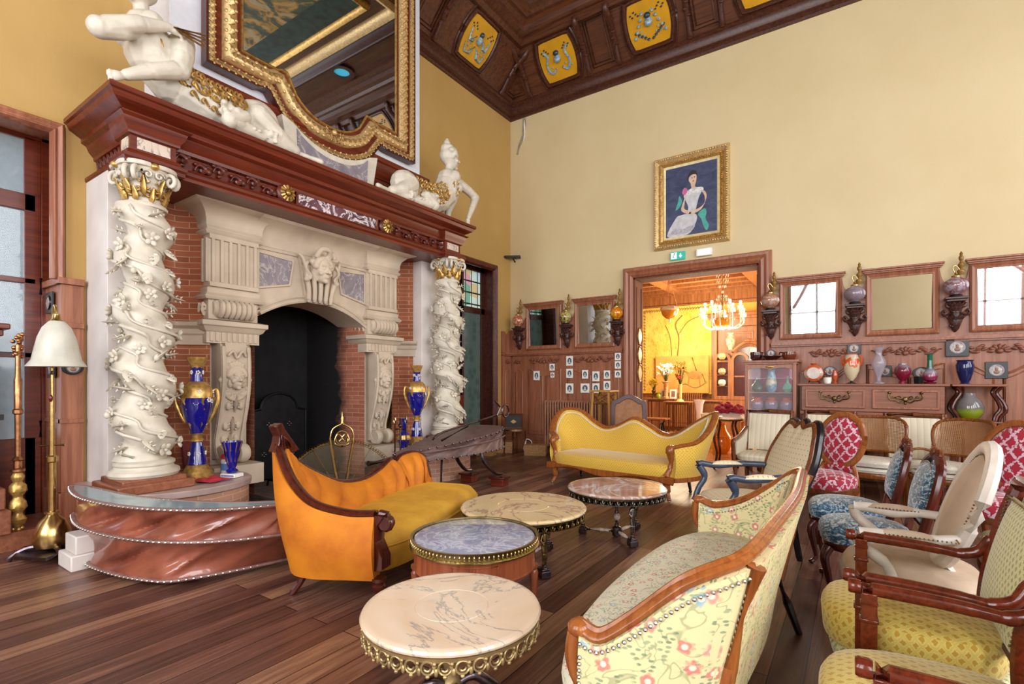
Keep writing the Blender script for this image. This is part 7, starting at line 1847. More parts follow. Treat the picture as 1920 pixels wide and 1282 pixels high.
G().lathe([(.03, 1.94), (.05, 1.93), (.09, 1.88), (.12, 1.80), (.14, 1.70), (.155, 1.62), (.185, 1.575), (.19, 1.565), (.18, 1.57), (.15, 1.61), (.125, 1.70), (.11, 1.80), (.08, 1.87), (.03, 1.925)], 40, (cl[0], cl[1], 0), rip=lambda a, z: .012*sin(16*a)).build('glass_shade', plain('frosted_glass', 'c9c6b8', .35, 0, .08, 8), L)
G().lathe([(0, 2.0), (.025, 1.99), (.03, 1.95), (.045, 1.935), (0, 1.93)], 18, (cl[0], cl[1], 0)).build('shade_cap', 'brass', L)
g = G().tube([(.09, -.03, 1.6), (.09, -.03, 1.34)], .003, 5); g.build('pull_cord', 'brass', L); G().ell((.09, -.03, 1.31), (.014, .014, .03)).build('cord_pull', plain('dark_red_bead', '5a1018', .2), L)
t = thing('gilt_pole', 'slender gilt carved pole standing on the wooden step at the left edge', 'pole', (.22, -7.86, .16))
G().lathe([(0, .03), (.02, .03), (.045, .06), (.055, .10), (.03, .14), (.03, .16), (.055, .20), (.05, .25), (.03, .28), (.03, .30), (.055, .34), (.05, .39), (.028, .42), (.04, .45), (.04, .47), (.025, .5)], 20, rip=lambda a, z: .15*abs(sin(3*a+z*20))).build('carved_base', 'gold', t)
g = G().lathe([(0, .5), (.05, .51), (.05, .53), (.03, .54), (.03, .6), (.045, .61), (.02, .64), (.022, 1.0), (.035, 1.01), (.035, 1.04), (.025, 1.05), (.028, 1.3), (.02, 1.32), (.018, 1.6)], 16); g.build('shaft', metal('copper_gilt', 'b8845c', .3, .25), t)
g = G(); rnd = random.Random(8)
for k in range(26): g.ell((rnd.uniform(-.03, .03), rnd.uniform(-.03, .03), 1.5+.2*k/26), .018, nu=6, nv=5)
g.build('carved_top', metal('copper_gilt_top', 'a8744c', .35, .3), t); 
for k in range(3): G().ell((.03*cos(k*2.1), .03*sin(k*2.1), .015), .018).build('foot', 'gold', t)
t = thing('wooden_console', 'mahogany open stand with a dark marble shelf, cut by the left edge of the photo', 'stand', (-.12, -8.3, .16))
g = G().bx((-.2, -.5, 1.74), (.22, .42, 1.79)).bx((-.18, -.48, 1.68), (.2, .38, 1.74)); g.build('tabletop', 'mahog', t, bevel=.01)
for x, y in ((.16, .32), (-.12, .32)): G().tube([(x, y, 1.7), (x, y, 1.2), (x, y, 0)], .035, 10).build('post', 'mahog', t)
G().bx((-.18, -.48, .95), (.2, .38, 1.0)).build('shelf', 'black', t); G().bx((-.18, -.48, .1), (-.1, .38, 1.7)).build('back_panel', 'mahog_d', t)
for k in range(4): G().tube([(.16, .2-.1*k, 0), (.16, .2-.1*k, .95)], .02, 8).build('spindle', 'mahog_d', t)
t = thing('wooden_step', 'pale wooden step box on the floor at the left edge', 'step', (.25, -8.3, .16)); G().bx((-.13, -.5, 0), (.08, .38, .20)).build('box', 'wain_x', t, bevel=.01); G().bx((-.13, -.5, .20), (.0, .36, .38)).build('upper_box', 'wain_x', t, bevel=.01)

# ================================================================ THINGS ON THE HEARTHS
def cobalt_vase(label, loc):
    t = thing('gilt_cobalt_vase', label, 'vase', loc, 0, 'tall cobalt and gilt vases')
    G().lathe([(0, 0), (.15, 0), (.155, .03), (.14, .05), (.13, .07), (.09, .13), (.075, .15)], 36).build('gilt_foot', 'gold', t)
    G().lathe([(.085, .14), (.075, .22), (.055, .32), (.045, .37)], 32).build('cobalt_stem', 'cobalt', t)
    G().lathe([(.045, .36), (.06, .37), (.06, .385), (.045, .40), (.05, .43), (.062, .44), (.045, .45)], 32).build('gilt_collar', 'gold', t)
    G().lathe([(.045, .44), (.07, .5), (.11, .6), (.135, .72), (.14, .80)], 36).build('cobalt_body', 'cobalt', t)
    G().lathe([(.1405, .80), (.14, .86), (.12, .91), (.09, .945), (.06, .96)], 36).build('gilt_shoulder', 'gold', t)
    G().lathe([(.06, .955), (.05, 1.0), (.048, 1.06), (.055, 1.10)], 32).build('cobalt_neck', 'cobalt', t)
    G().lathe([(.054, 1.095), (.06, 1.12), (.085, 1.17), (.09, 1.2), (.08, 1.2), (.05, 1.13)], 32, rip=lambda a, z: .03*sin(8*a)).build('gilt_rim', 'gold', t)
    fw = G(); gd = G()
    rr = lambda z: .045+(.095*sin(min(1, (z-.44)/.4)*pi/2) if z > .44 else .02)
    for k in range(14):
        a = k*2.399; z = .55+.27*((k*.37) % 1); r_ = .065+.076*min(1, (z-.5)/.3); c_ = V((r_*cos(a), r_*sin(a), z))
        for q in range(6): b = q*pi/3; fw.ell(c_+V((-sin(a), cos(a), 0))*.018*cos(b)+V((0, 0, .018*sin(b))), (.009, .009, .009), nu=6, nv=4)
        gd.ell(c_*1.0+V((0, 0, .0)), .007, nu=6, nv=4)
    for k in range(5):
        a = k*2*pi/5; 
        for zz, r_ in ((.86, .142), (.25, .075), (1.05, .052)):
            c_ = V((r_*cos(a), r_*sin(a), zz))
            for q in range(5): b = q*2*pi/5; fw.ell(c_+V((-sin(a), cos(a), 0))*.014*cos(b)+V((0, 0, .014*sin(b))), .008, nu=6, nv=4)
        for z0_, z1_ in ((.5, .8),):
            pts = []
            for q in range(9): z = z0_+(z1_-z0_)*q/8; r_ = .068+.075*min(1, (z-.5)/.3); b = a+.3+.12*sin(q*1.5); pts.append((r_*cos(b), r_*sin(b), z))
            gd.tube(pts, [.006, .02, .012, .02, .01, .02, .012, .018, .03], 6, flat=.5)
    fw.build('enamel_flowers', 'white', t); gd.build('gilt_scrolls', 'gold', t)
    for s in (-1, 1): G().tube(spline([(s*.12, 0, .84), (s*.17, 0, .88), (s*.185, 0, .78), (s*.15, 0, .66), (s*.10, 0, .55)], 5), [.012, .016, .018, .014, .01], 8).build('gilt_handle', 'gold', t)
    return t
v1 = cobalt_vase('tall cobalt and gilt vase on the left hearth beside the twisted column', (.80, -6.68, .485))
v1.rotation_euler.z = 1.0
v2 = dup(v1, (.76, -3.60, .485), None, 'tall cobalt and gilt vase on the right hearth against the brick niche')
t = vase('cobalt_bottle', 'small cobalt bottle vase left of the tall vase on the right hearth', 'vase', (.76, -3.86, .485), [(0, 0), (.06, 0), (.05, .02), (.09, .07), (.10, .13), (.07, .2), (.03, .24), (.025, .36), (.05, .42), (.045, .42)], 'cobalt', (('gilt_band', [(.088, .075), (.101, .13), (.08, .18), (.099, .13)], 'gold'), ('gilt_rim', [(.045, .415), (.055, .425), (.045, .435)], 'gold')))
t = thing('cobalt_cup', 'flared cobalt cup with gilt stripes on the left hearth', 'vase', (1.0, -6.44, .53))
G().lathe([(0, 0), (.05, 0), (.055, .02), (.03, .04), (.04, .06), (.055, .12), (.07, .22), (.095, .31), (.085, .31), (.05, .12), (0, .06)], 32, rip=lambda a, z: .04*abs(sin(5*a)) if z > .1 else 0).build('body', 'cobalt', t)
for k in range(10):
    a = 2*pi*k/10; G().tube([(.056*cos(a), .056*sin(a), .11), (.073*cos(a), .073*sin(a), .22), (.098*cos(a), .098*sin(a), .31)], .004, 5).build('gilt_stripe', 'gold', t)
t = thing('white_box', 'flat white and lilac box under the cobalt cup', 'box', (1.0, -6.44, .485), 20); G().box((0, 0, .018), (.17, .12, .036)).build('carton', 'white', t, bevel=.003); G().box((0, -.061, .018), (.15, .002, .02)).build('printed_side', plain('lilac_print', '8c80a8', .5), t)
t = thing('sweet_jar', 'glass jar with a crimson lid on the left hearth', 'jar', (.84, -6.40, .485)); G().lathe([(0, 0), (.06, 0), (.065, .02), (.065, .15), (.05, .17)], 24).build('body', plain('pale_jar_glass', 'b8b4b4', .1), t); G().lathe([(.055, .165), (.066, .17), (.066, .2), (.04, .22), (.015, .225), (.02, .245), (0, .255)], 24).build('lid', plain('crimson_lid', 'a81838', .3), t); G().lathe([(.0655, .05), (.0665, .05), (.0665, .12), (.0655, .12)], 24).build('paper_band', plain('blue_paper_band', '4a68a0', .5), t)
t = thing('red_cloth', 'crumpled coral red cloth on the left hearth edge', 'cloth', (1.02, -6.66, .485)); rnd = random.Random(1)
G().grid(lambda u, v_: ((u-.5)*.34+.02*sin(9*v_), (v_-.5)*.22+.02*sin(8*u), .012+.022*abs(sin(7*u+4*v_))*abs(cos(5*v_-3*u))*sin(pi*u)**.3*sin(pi*v_)**.3), 26, 20).build('cloth', plain('coral_red', 'b8283c', .7, 0, .2), t)
t = thing('figurine', 'small grey figurine behind the cobalt cup', 'figurine', (.72, -6.30, .485)); g = G(); chain(g, [(0, 0, .03), (0, 0, .12), (0, 0, .2)], [.04, .03, .025]); g.ell((0, 0, .25), .024); g.box((0, 0, .01), (.1, .1, .02)); g.build('body', plain('grey_figurine', '9a8c80', .5), t)
t = thing('red_folder', 'dark red album leaning behind the tall left vase', 'book', (.5, -6.60, .485), -60); G().box((0, 0, .17), (.24, .03, .34), (.12, 0, 0)).build('cover', plain('dark_red_cover', '6a1420', .6), t, bevel=.004)
# fan-shaped fire screen and fire irons
t = thing('fire_screen', 'brass fan-shaped fire screen with openwork crest in front of the firebox', 'fire screen', (1.32, -5.36, .0), 52)
mm = Mt('gauze_mesh', .4, .8); mm.col((.18, .14, .09, 1)); mm.b.inputs['Alpha'].default_value = .4
for k in range(9):
    a0, a1 = pi*k/9, pi*(k+1)/9; g = G(); o = .02*(1 if k % 2 else -1)
    R = .64 if k not in (4,) else .66
    pts = [(.05*cos(a0), 0, .12+.05*sin(a0))]+[(R*cos(a0+(a1-a0)*q/6), o*.3, .12+R*sin(a0+(a1-a0)*q/6)) for q in range(7)]+[(.05*cos(a1), 0, .12+.05*sin(a1))]
    g.add(pts, [tuple(range(len(pts)))]); g.build('mesh_leaf', mm.m, t, smooth=False)
    e = G().tube(pts, .004, 5, close=True)
    for q in range(7): b = a0+(a1-a0)*(q+.5)/7; e.tube([((R+.022*cos(c_))*cos(b)-.02*sin(b)*sin(c_), o*.3, .12+(R+.022*cos(c_))*sin(b)+.02*cos(b)*sin(c_)) for c_ in [2*pi*w_/8 for w_ in range(8)]], .003, 4, close=True)
    e.build('leaf_edge', metal('dull_brass', '9a7a3c', .35, .3), t)
g = G()
for s in (-1, 1): g.tube([(s*.02, -.03, .12), (s*.12, -.03, .72), (s*.13, -.03, .80)], .012, 8); g.tube(spline([(s*.13, -.03, .78), (s*.10, -.03, .9), (0, -.03, .96)], 5), .010, 8); g.tube(spline([(0, -.03, .70), (s*.08, -.035, .74), (s*.05, -.035, .84), (s*.0, -.035, .80), (s*.03, -.035, .76)], 5), .009, 6)
g.lathe([(0, .95), (.025, .96), (.012, .99), (.02, 1.02), (.008, 1.05), (0, 1.10)], 14, (0, -.03, 0)); g.tube([(.07*cos(b), -.03, .80+.08*sin(b)) for b in [2*pi*k/20 for k in range(20)]], .008, 6, close=True); g.ell((0, -.03, .12), (.04, .02, .04))
g.build('crest_handle', 'brass', t)
for s in (-1, 1): G().tube(spline([(s*.05, 0, .12), (s*.25, 0, .06), (s*.4, 0, .03), (s*.44, 0, .012)], 4), .014, 8).tube([(s*.4, -.1, .012), (s*.4, .1, .012)], .012, 8).build('foot', 'brass', t)
t = thing('fire_irons', 'brass fire tool stand between the fire screen and the right hearth', 'fire tools', (1.28, -4.42, 0))
G().lathe([(0, 0), (.13, 0), (.12, .02), (.03, .04), (.012, .06), (.012, .84), (.03, .86), (.03, .88), (.012, .9), (.016, .95), (0, .97)], 20).tube([(-.1, 0, .82), (.1, 0, .82)], .008, 6).tube([(0, -.1, .82), (0, .1, .82)], .008, 6).build('stand', 'pewter', t)
for k in range(4):
    a = k*pi/2; x, y = .1*cos(a), .1*sin(a); g = G().tube([(x, y, .9), (x, y, .18)], .007, 7).tube(spline([(x, y, .9), (x+.02, y, .94), (x, y, .98), (x-.02, y, .94), (x, y, .9)], 4), .006, 6); g.box((x, y, .14), (.06, .012, .12)); g.build('tool', 'brass' if k % 2 else 'pewter', t)
for y, l in ((-5.45, 'left iron firedog in the dark firebox'), (-4.72, 'right iron firedog in the dark firebox')):
    t = thing('firedog', l, 'firedog', (.35, y, .10), 0, 'iron firedogs'); G().lathe([(0, 0), (.05, 0), (.03, .03), (.02, .2), (.035, .24), (.02, .28), (.03, .31), (0, .34)], 14).build('post', 'iron', t); G().tube([(0, 0, .08), (-.4, 0, .08), (-.42, 0, 0)], .015, 7).build('bar', 'iron', t)
# narrow rack of records behind the right column
t = thing('record_rack', 'narrow wooden rack of magazines beside the right twisted column', 'rack', (.32, -2.35, 0))
for z in (.62, .86, 1.12): G().box((0, 0, z), (.3, .36, .02)).build('shelf', 'redwood', t)
for s in (-1, 1): G().box((s*.15, 0, .6), (.02, .36, 1.2)).build('side', 'redwood', t)
for k in range(3):
    m_ = thing('magazine_stack', ['lowest stack of magazines in the wooden rack', 'middle stack of magazines in the wooden rack', 'top stack of magazines in the wooden rack'][k], 'magazines', (.33, -2.35, (.63, .87, 1.13)[k])); G().box((0, 0, .04), (.24, .28, .07)).box((.01, 0, .09), (.22, .26, .03)).build('covers', plain('mixed_magazines', ['7a6a9a', 'c8c0b8', '4a5a7a'][k], .5, 0, .5, 30), m_)

# ================================================================ THE NEXT ROOM'S THINGS
mt = Mt('gold_tapestry', .8); v = mt.coord('Object'); a = mt.noise(v, 7, 5, .7, 2.0); p = mt.sep(v)
tree = mt.math('MULTIPLY', mt.ramp(mt.math('ABSOLUTE', mt.math('SUBTRACT', mt.noise(mt.coord('Object', (3.4, 1, .7)), 3, 4, .6, 1.2), .5)), [(.01, (1, 1, 1, 1)), (.035, (0, 0, 0, 1))]), mt.ramp(a, [(.45, (0, 0, 0, 1)), (.52, (1, 1, 1, 1))]))
mt.col(mt.mix(mt.math('MULTIPLY', tree, .6), mt.ramp(mt.noise(v, 2, 3), [(.3, 'e0a838'), (.7, 'f0c860')]), lin('7a5a28'))); M['tap'] = mt.m
t = thing('wall_tapestry', 'large golden tapestry with a tree and scroll border in the next room', 'tapestry', (1.84, 5.86, 1.1)); G().box((0, 0, 1.25), (2.0, .03, 2.55)).build('cloth', 'tap', t)
g = G()
for k in range(26): x = -.93+1.86*k/25; g.tube(spline([(x-.03, -.02, 2.42), (x, -.02, 2.46), (x+.03, -.02, 2.42), (x, -.02, 2.4)], 3), .012, 5)
for k in range(26): z = .05+2.3*k/25; g.tube(spline([(-.93, -.02, z), (-.9, -.02, z+.03), (-.93, -.02, z+.06), (-.95, -.02, z+.03)], 3), .012, 5)
g.build('scroll_border', plain('brown_stitching', '8a6a30', .8), t)
g = G(); g.tube(spline([(.05, -.02, 1.0), (.1, -.02, 1.6), (.0, -.02, 2.0), (.2, -.02, 2.25)], 4), .02, 5).tube(spline([(.1, -.02, 1.7), (.35, -.02, 2.05), (.7, -.02, 2.2)], 4), .012, 5).tube(spline([(-.1, -.02, .9), (-.15, -.02, 1.6), (-.3, -.02, 2.0)], 4), .014, 5)
g.build('woven_tree', plain('brown_stitching2', '7a5c2c', .8), t)
t = thing('leaning_tapestry', 'smaller tan canvas with a sketched horse leaning before the tapestry', 'canvas', (2.05, 5.72, 1.12)); G().box((0, 0, .52), (1.5, .04, 1.06)).build('canvas', plain('tan_canvas', 'c89444', .8, 0, .12, 3), t)
g = G(); g.ell((.38, -.025, .5), (.22, .006, .12)); g.tube([(.22, -.025, .5), (.2, -.025, .2)], .02, 5).tube([(.5, -.025, .5), (.52, -.025, .18)], .02, 5).tube([(.58, -.025, .52), (.66, -.025, .3)], .015, 5).tube([(.3, -.025, 1.0), (.42, -.025, .62)], .018, 5).tube([(.18, -.025, .55), (.04, -.025, .72)], .03, 5).tube(spline([(-.1, -.025, .1), (.1, -.025, .25), (.4, -.025, .14), (.7, -.025, .3)], 4), .012, 5)
g.build('sketched_horse', plain('sepia_sketch', 'a87838', .8), t)
radiator(1.45, 2.65, 5.7, .12, 1.1, 'golden brown radiator under the tapestry in the next room', 'owood', 20)
g = G().bx((2.84, 5.86, 0), (2.98, 6, 3.0)).bx((2.84, 5.80, 2.95), (5.4, 6.0, 3.15)).bx((2.78, 5.74, 3.15), (5.5, 6, 3.22)).bx((2.72, 5.7, 3.22), (5.55, 6, 3.30)).bx((3.0, 5.94, 0), (5.4, 6, 2.95)); 
for x in (3.3, 4.1): g.bx((x, 5.92, 1.6), (x+.6, 5.95, 2.8)).bx((x+.05, 5.90, 1.65), (x+.55, 5.93, 2.75))
struct(g.build('trim_41', 'owood', bevel=.005))
# vitrine with arched doors
t = thing('arched_vitrine', 'orange wooden vitrine with arched glazed doors in the next room', 'cabinet', (3.80, 5.3, 0))
def archp(x0, x1, z0, zs, k=10): return [(x0, z0), (x1, z0)]+[((x0+x1)/2+(x1-x0)/2*cos(pi*q/k), zs+(x1-x0)/2*sin(pi*q/k)) for q in range(k+1)]
g = G().prism(archp(-.75, -.33, 0, 2.0), 'xz', -.02, .3).prism(archp(-.33, .55, 0, 2.0-.1), 'xz', -.0, .3); g.build('case', 'mahog_d', t)
for x0, x1, zs in ((-.75, -.33, 2.0), (-.33, .11, 1.98), (.11, .55, 1.98)):
    o = archp(x0, x1, .95, zs); i_ = archp(x0+.07, x1-.07, 1.05, zs); d = G().ring(o, i_, 'xz', -.09, -.02).build('door', 'owood', t, bevel=.005)
    G().bx((x0+.05, -.06, zs-.05 if x0 < -.5 else 1.55), (x1-.05, -.03, zs-.0 if x0 < -.5 else 1.59)).build('door_rail', 'owood', d)
for z in (1.3, 1.6): G().bx((-.7, -.05, z), (-.38, .0, z+.015)).build('shelf', 'owood', t)
G().bx((-.75, -.08, 0), (.55, -.02, .95)).build('base', 'owood', t, bevel=.005)
g = G().tube(spline([(-.3, -.06, 2.2), (-.1, -.07, 2.38), (.11, -.07, 2.46), (.32, -.07, 2.38), (.52, -.06, 2.2)], 6), .04, 8); g.ell((.11, -.1, 2.5), (.12, .04, .05)); g.build('arched_cornice', 'owood', t)
for z, c_, l in ((2.02, 'c8a868', 'round gilt vase in the vitrine top left niche'), (1.62, 'a8946c', 'pale pot on the vitrine upper shelf'), (1.32, 'c8c0b0', 'white pot on the vitrine lower shelf')):
    vase('vitrine_pot', l, 'pot', (3.26, 5.18, z-.0), [(0, 0), (.06, 0), (.10, .06), (.09, .14), (.05, .17)], gl('pot_'+c_, c_), grp='pots in the vitrine')
for x, l in ((3.42, 'cream painted vase on the left shoulder of the vitrine'), (4.35, 'cream painted vase on the right shoulder of the vitrine')):
    vase('vitrine_vase', l, 'vase', (x, 5.45, 2.28), [(0, 0), (.06, 0), (.05, .03), (.10, .15), (.12, .27), (.08, .36), (.05, .4), (.09, .46)], grad('cream_floral_vase', [(.3, 'd8c8a0'), (.5, '8a7c50'), (.7, 'dccca4')], sc=1.8, noise=1.2), grp='cream vases on the vitrine')
# nested tables with vases
def spindle_table(x, y, w_, d, h, label):
    t = thing('nest_table', label, 'table', (x, y, 0)); G().box((0, 0, h-.015), (w_, d, .03)).build('tabletop', 'owood', t, bevel=.004); G().box((0, 0, h-.06), (w_*.85, d*.8, .05)).build('rail', 'walnut', t)
    for sx in (-1, 1):
        g = G().tube([(sx*w_*.42, -d*.3, h-.04), (sx*w_*.42, -d*.3, .1)], .016, 7).tube([(sx*w_*.42, d*.3, h-.04), (sx*w_*.42, d*.3, .1)], .016, 7); g.tube(spline([(sx*w_*.42, -d*.55, .02), (sx*w_*.42, -d*.3, .12), (sx*w_*.42, d*.3, .12), (sx*w_*.42, d*.55, .02)], 4), .02, 7); g.build('trestle', 'walnut', t)
    G().tube([(-w_*.42, 0, .38), (w_*.42, 0, .38)], .012, 6).build('stretcher', 'walnut', t); return t
spindle_table(1.88, 4.5, .80, .45, .98, 'long nested side table with vases, left in front of the golden radiator'); spindle_table(2.45, 4.0, .66, .4, .93, 'smaller nested side table overlapping the long one')
spindle_table(3.05, 4.7, .65, .4, .95, 'dark side table right of the golden radiator')
t = thing('marble_column_vase', 'pink marble column vase with a white lilac bouquet', 'vase', (1.98, 4.5, .98)); G().lathe([(0, 0), (.07, 0), (.075, .04), (.055, .06), (.06, .38), (.085, .42), (.12, .45), (.11, .46), (0, .44)], 24).build('body', marble('rose_marble', 'c88a50', 'e8c8a0', 'd8a068', 8, .2), t)
def bouquet(t, z, R, H, n, mat, name, seed=1, s=.03):
    g = G(); st_ = G(); rn = random.Random(seed)
    for k in range(n):
        a = rn.random()*6.28; r_ = R*rn.random()**.6; h = H*(.4+.6*rn.random()); c_ = V((r_*cos(a), r_*sin(a)*.6, z+h)); st_.tube([(0, 0, z-.03), c_], .004, 4)
        for q in range(5): g.ell(c_+V((rn.uniform(-1, 1), rn.uniform(-1, 1), rn.uniform(-1, 1)))*s, s*.55, nu=6, nv=4)
    g.build(name, mat, t); st_.build('stems', plain('stem_green', '4a5a28', .6), t)
bouquet(t, .46, .26, .46, 38, plain('white_blossom', 'f4ecd8', .7), 'blossoms', 3, .035)
t = thing('yellow_column_vase', 'pale yellow column vase with red and yellow flowers', 'vase', (2.5, 4.0, .93)); G().lathe([(0, 0), (.10, 0), (.08, .03), (.04, .06), (.045, .4), (.055, .42), (.05, .43), (0, .42)], 20).build('body', plain('ivory_column', 'e8cc80', .3), t); bouquet(t, .42, .16, .62, 26, plain('yellow_blossom', 'd8a030', .7, 0, .4, 40), 'yellow_flowers', 6, .03); bouquet(t, .42, .1, .35, 5, plain('red_blossom', 'c84020', .7), 'red_flowers', 9, .03)
t = thing('yellow_flower_urn', 'dark urn of yellow flowers at the left end of the nested table', 'vase', (1.64, 4.5, .98)); G().lathe([(0, 0), (.05, 0), (.02, .04), (.02, .12), (.06, .2), (.05, .22)], 16).build('body', 'bronze', t); bouquet(t, .22, .12, .3, 20, plain('bright_yellow_blossom', 'd8b820', .7), 'yellow_flowers', 12, .03)
vase('lime_pot', 'small lime green pot on the nested table', 'pot', (1.80, 4.42, .98), [(0, 0), (.05, 0), (.07, .05), (.06, .1), (.04, .13), (.05, .15)], gl('lime_glaze', '8a9c20'))
for x, l in ((1.9, 'white framed photo left of the pink marble vase'), (2.14, 'white framed photo right of the pink marble vase')):
    t = thing('photo_frame', l, 'picture', (x, 4.62, .98), 0, 'white framed photos on the nested table'); G().box((0, 0, .12), (.18, .015, .24), (-.12, 0, 0)).build('frame', 'white', t); G().box((0, -.012, .12), (.1, .006, .16), (-.12, 0, 0)).build('photo', plain('brown_photo', '8a6a50', .5), t)
t = vase('tall_glass_vase', 'tall white glass vase fading to amber on the floor of the next room', 'vase', (3.24, 2.9, 0), [(0, 0), (.16, .01), (.2, .05), (.17, .14), (.10, .28), (.07, .45), (.065, .7), (.09, .92), (.13, 1.02), (.12, 1.02)], grad('white_amber', [(.0, 'c87030'), (.25, 'd88a50'), (.45, 'e8d0c0'), (.8, 'ece4e4')], sc=1.0, noise=.15))
vase('orange_floor_vase', 'rounded orange vase on the floor beside the small tall-legged table', 'vase', (3.98, 1.75, 0), [(0, 0), (.12, .0), (.17, .08), (.19, .2), (.16, .34), (.08, .46), (.05, .56), (.07, .6)], gl('glowing_orange', 'e07810'))
vase('yellow_white_jar', 'white jar fading to yellow beside the tall glass vase', 'vase', (3.58, 2.3, .0), [(0, 0), (.14, 0), (.16, .1), (.16, .5), (.14, .62), (.16, .74), (.14, .76)], grad('yellow_white', [(.3, 'd8a020'), (.5, 'e8c860'), (.7, 'ece0c0')], sc=1.1))
t = thing('cloth_pile', 'pile of crimson patterned cloth over white linen on a chair', 'cloth', (4.12, 1.6, .56)); rnd = random.Random(5)
G().grid(lambda u, v_: ((lambda a, b: (.32*sin(b)*cos(a)*(1+.06*sin(6*a)), .24*sin(b)*sin(a), .16*cos(b)*1.0+.14+.01*sin(9*a)))(2*pi*u, pi*.5*v_+.0001)), 40, 10, cu=True).build('white_linen', plain('white_linen', 'dcd0c8', .8), t)
g = G()
for k in range(60):
    a = rnd.random()*6.28; r_ = .28*rnd.random()**.5; g.ell((r_*cos(a), r_*.7*sin(a), .30+.16*(1-(r_/.3)**2)*rnd.random()), (.07, .06, .035), (rnd.random(), rnd.random(), rnd.random()*3), 8, 6)
g.build('crimson_cloth', plain('crimson_patterned', 'a8203c', .8, 0, .5, 40), t, remesh=.014, smo=2)
t = thing('yellow_chair', 'yellow wooden chair carrying the pile of cloth', 'chair', (4.12, 1.6, 0)); ch_ = wood('honey_wood', 'b87818', 'd89830', .35)
G().box((0, 0, .68), (.52, .46, .05)).build('seat', ch_, t, bevel=.006)
for sx in (-1, 1):
    for sy in (-1, 1): G().tube([(sx*.22, sy*.19, .66), (sx*.23, sy*.2, 0)], .024, 8).build('leg', ch_, t)
G().tube([(-.22, -.19, .35), (.22, -.19, .35)], .014, 6).build('stretcher', ch_, t)
t = thing('small_table', 'small walnut table with slender S-curved legs right of the yellow sofa', 'table', (4.62, .75, 0)) if False else thing('small_table', 'small walnut table with slender S-curved legs right of the yellow sofa', 'table', (4.42, -.12, 0))
G().lathe([(0, .80), (.27, .80), (.28, .815), (.27, .83), (0, .83)], 32).build('tabletop', 'walnut', t)
for k in range(4):
    a = pi/4+k*pi/2; c_, s_ = cos(a), sin(a); G().tube(spline([(.2*c_, .2*s_, .8), (.17*c_, .17*s_, .7), (.22*c_, .22*s_, .5), (.17*c_, .17*s_, .25), (.22*c_, .22*s_, 0)], 5), .018, 8).build('leg', 'redwood', t)
t = thing('shell_dish', 'small shell shaped dish on the edge of the small walnut table', 'dish', (4.28, -.2, .83)); G().lathe([(0, .0), (.04, 0), (.10, .03), (.11, .035), (.04, .012), (0, .01)], 20, rip=lambda a, z: .08*sin(8*a)).build('shell', plain('shell_cream', 'd8b888', .3), t)
# treadle cart
t = thing('treadle_table', 'low side table with an iron treadle wheel in the next room', 'table', (2.05, 3.3, 0)); G().box((0, 0, .52), (.7, .4, .03)).build('tabletop', 'owood', t); g = G().tube([(.2+.0, .17*cos(b), .24+.17*sin(b)) for b in [2*pi*k/24 for k in range(24)]], .016, 6, close=True)
for k in range(4): b = k*pi/4; g.tube([(.2, .17*cos(b), .24+.17*sin(b)), (.2, -.17*cos(b), .24-.17*sin(b))], .008, 5)
g.build('wheel', 'iron', t)
for s in (-1, 1): G().tube(spline([(s*.28, 0, .5), (s*.2, 0, .3), (s*.28, 0, .05), (s*.3, 0, .02)], 4), .02, 7).build('iron_leg', 'iron', t)
# hanging glass basket and chandelier
t = thing('hanging_bowl', 'amber crystal bowl hanging on pink cords left in the next room', 'hanging lamp', (2.62, 2.7, 3.0)); amb = gl('amber_crystal', 'c88420', .08)
G().lathe([(0, -.12), (.08, -.1), (.16, -.02), (.19, .08)], 24, rip=lambda a, z: .04*sin(12*a)).build('bowl', amb, t); G().lathe([(.185, .08), (.21, .1), (.2, .16), (.185, .16)], 24, rip=lambda a, z: .05*sin(14*a)).build('crystal_rim', gl('crystal', 'd8ccb0', .08), t)
for k in range(3): a = 2*pi*k/3; G().tube([(.19*cos(a), .19*sin(a), .12), (0, 0, .85)], .008, 6).build('cord', plain('pink_cord', 'd89878', .6), t)
G().tube([(0, 0, .85), (0, 0, 1.2)], .018, 8).build('rod', 'bronze', t); G().ell((0, 0, .85), .04).build('knot', 'white', t); G().ell((0, 0, -.15), (.02, .02, .05)).build('pendant_drop', gl('crystal2', 'e0d8d0', .05), t)
CHN = thing('chandelier', 'lit crystal chandelier with curved glass arms in the next room', 'chandelier', (3.72, 3.0, 2.6)); cry = Mt('chandelier_crystal', .05); cry.col((.9, .86, .76, 1)); cry.b.inputs['Emission Color'].default_value = (1, .8, .5, 1); cry.b.inputs['Emission Strength'].default_value = .22; M['cry'] = cry.m
G().tube([(0, 0, .1), (0, 0, 1.58)], .014, 8).lathe([(0, .2), (.06, .22), (.03, .3), (.05, .4), (.02, .5), (.04, .7), (.02, .8)], 16).build('stem', 'brass', CHN)
G().lathe([(0, .0), (.12, .03), (.2, .1), (.24, .2), (.22, .26)], 28, rip=lambda a, z: .04*sin(12*a)).build('amber_bowl', amb, CHN)
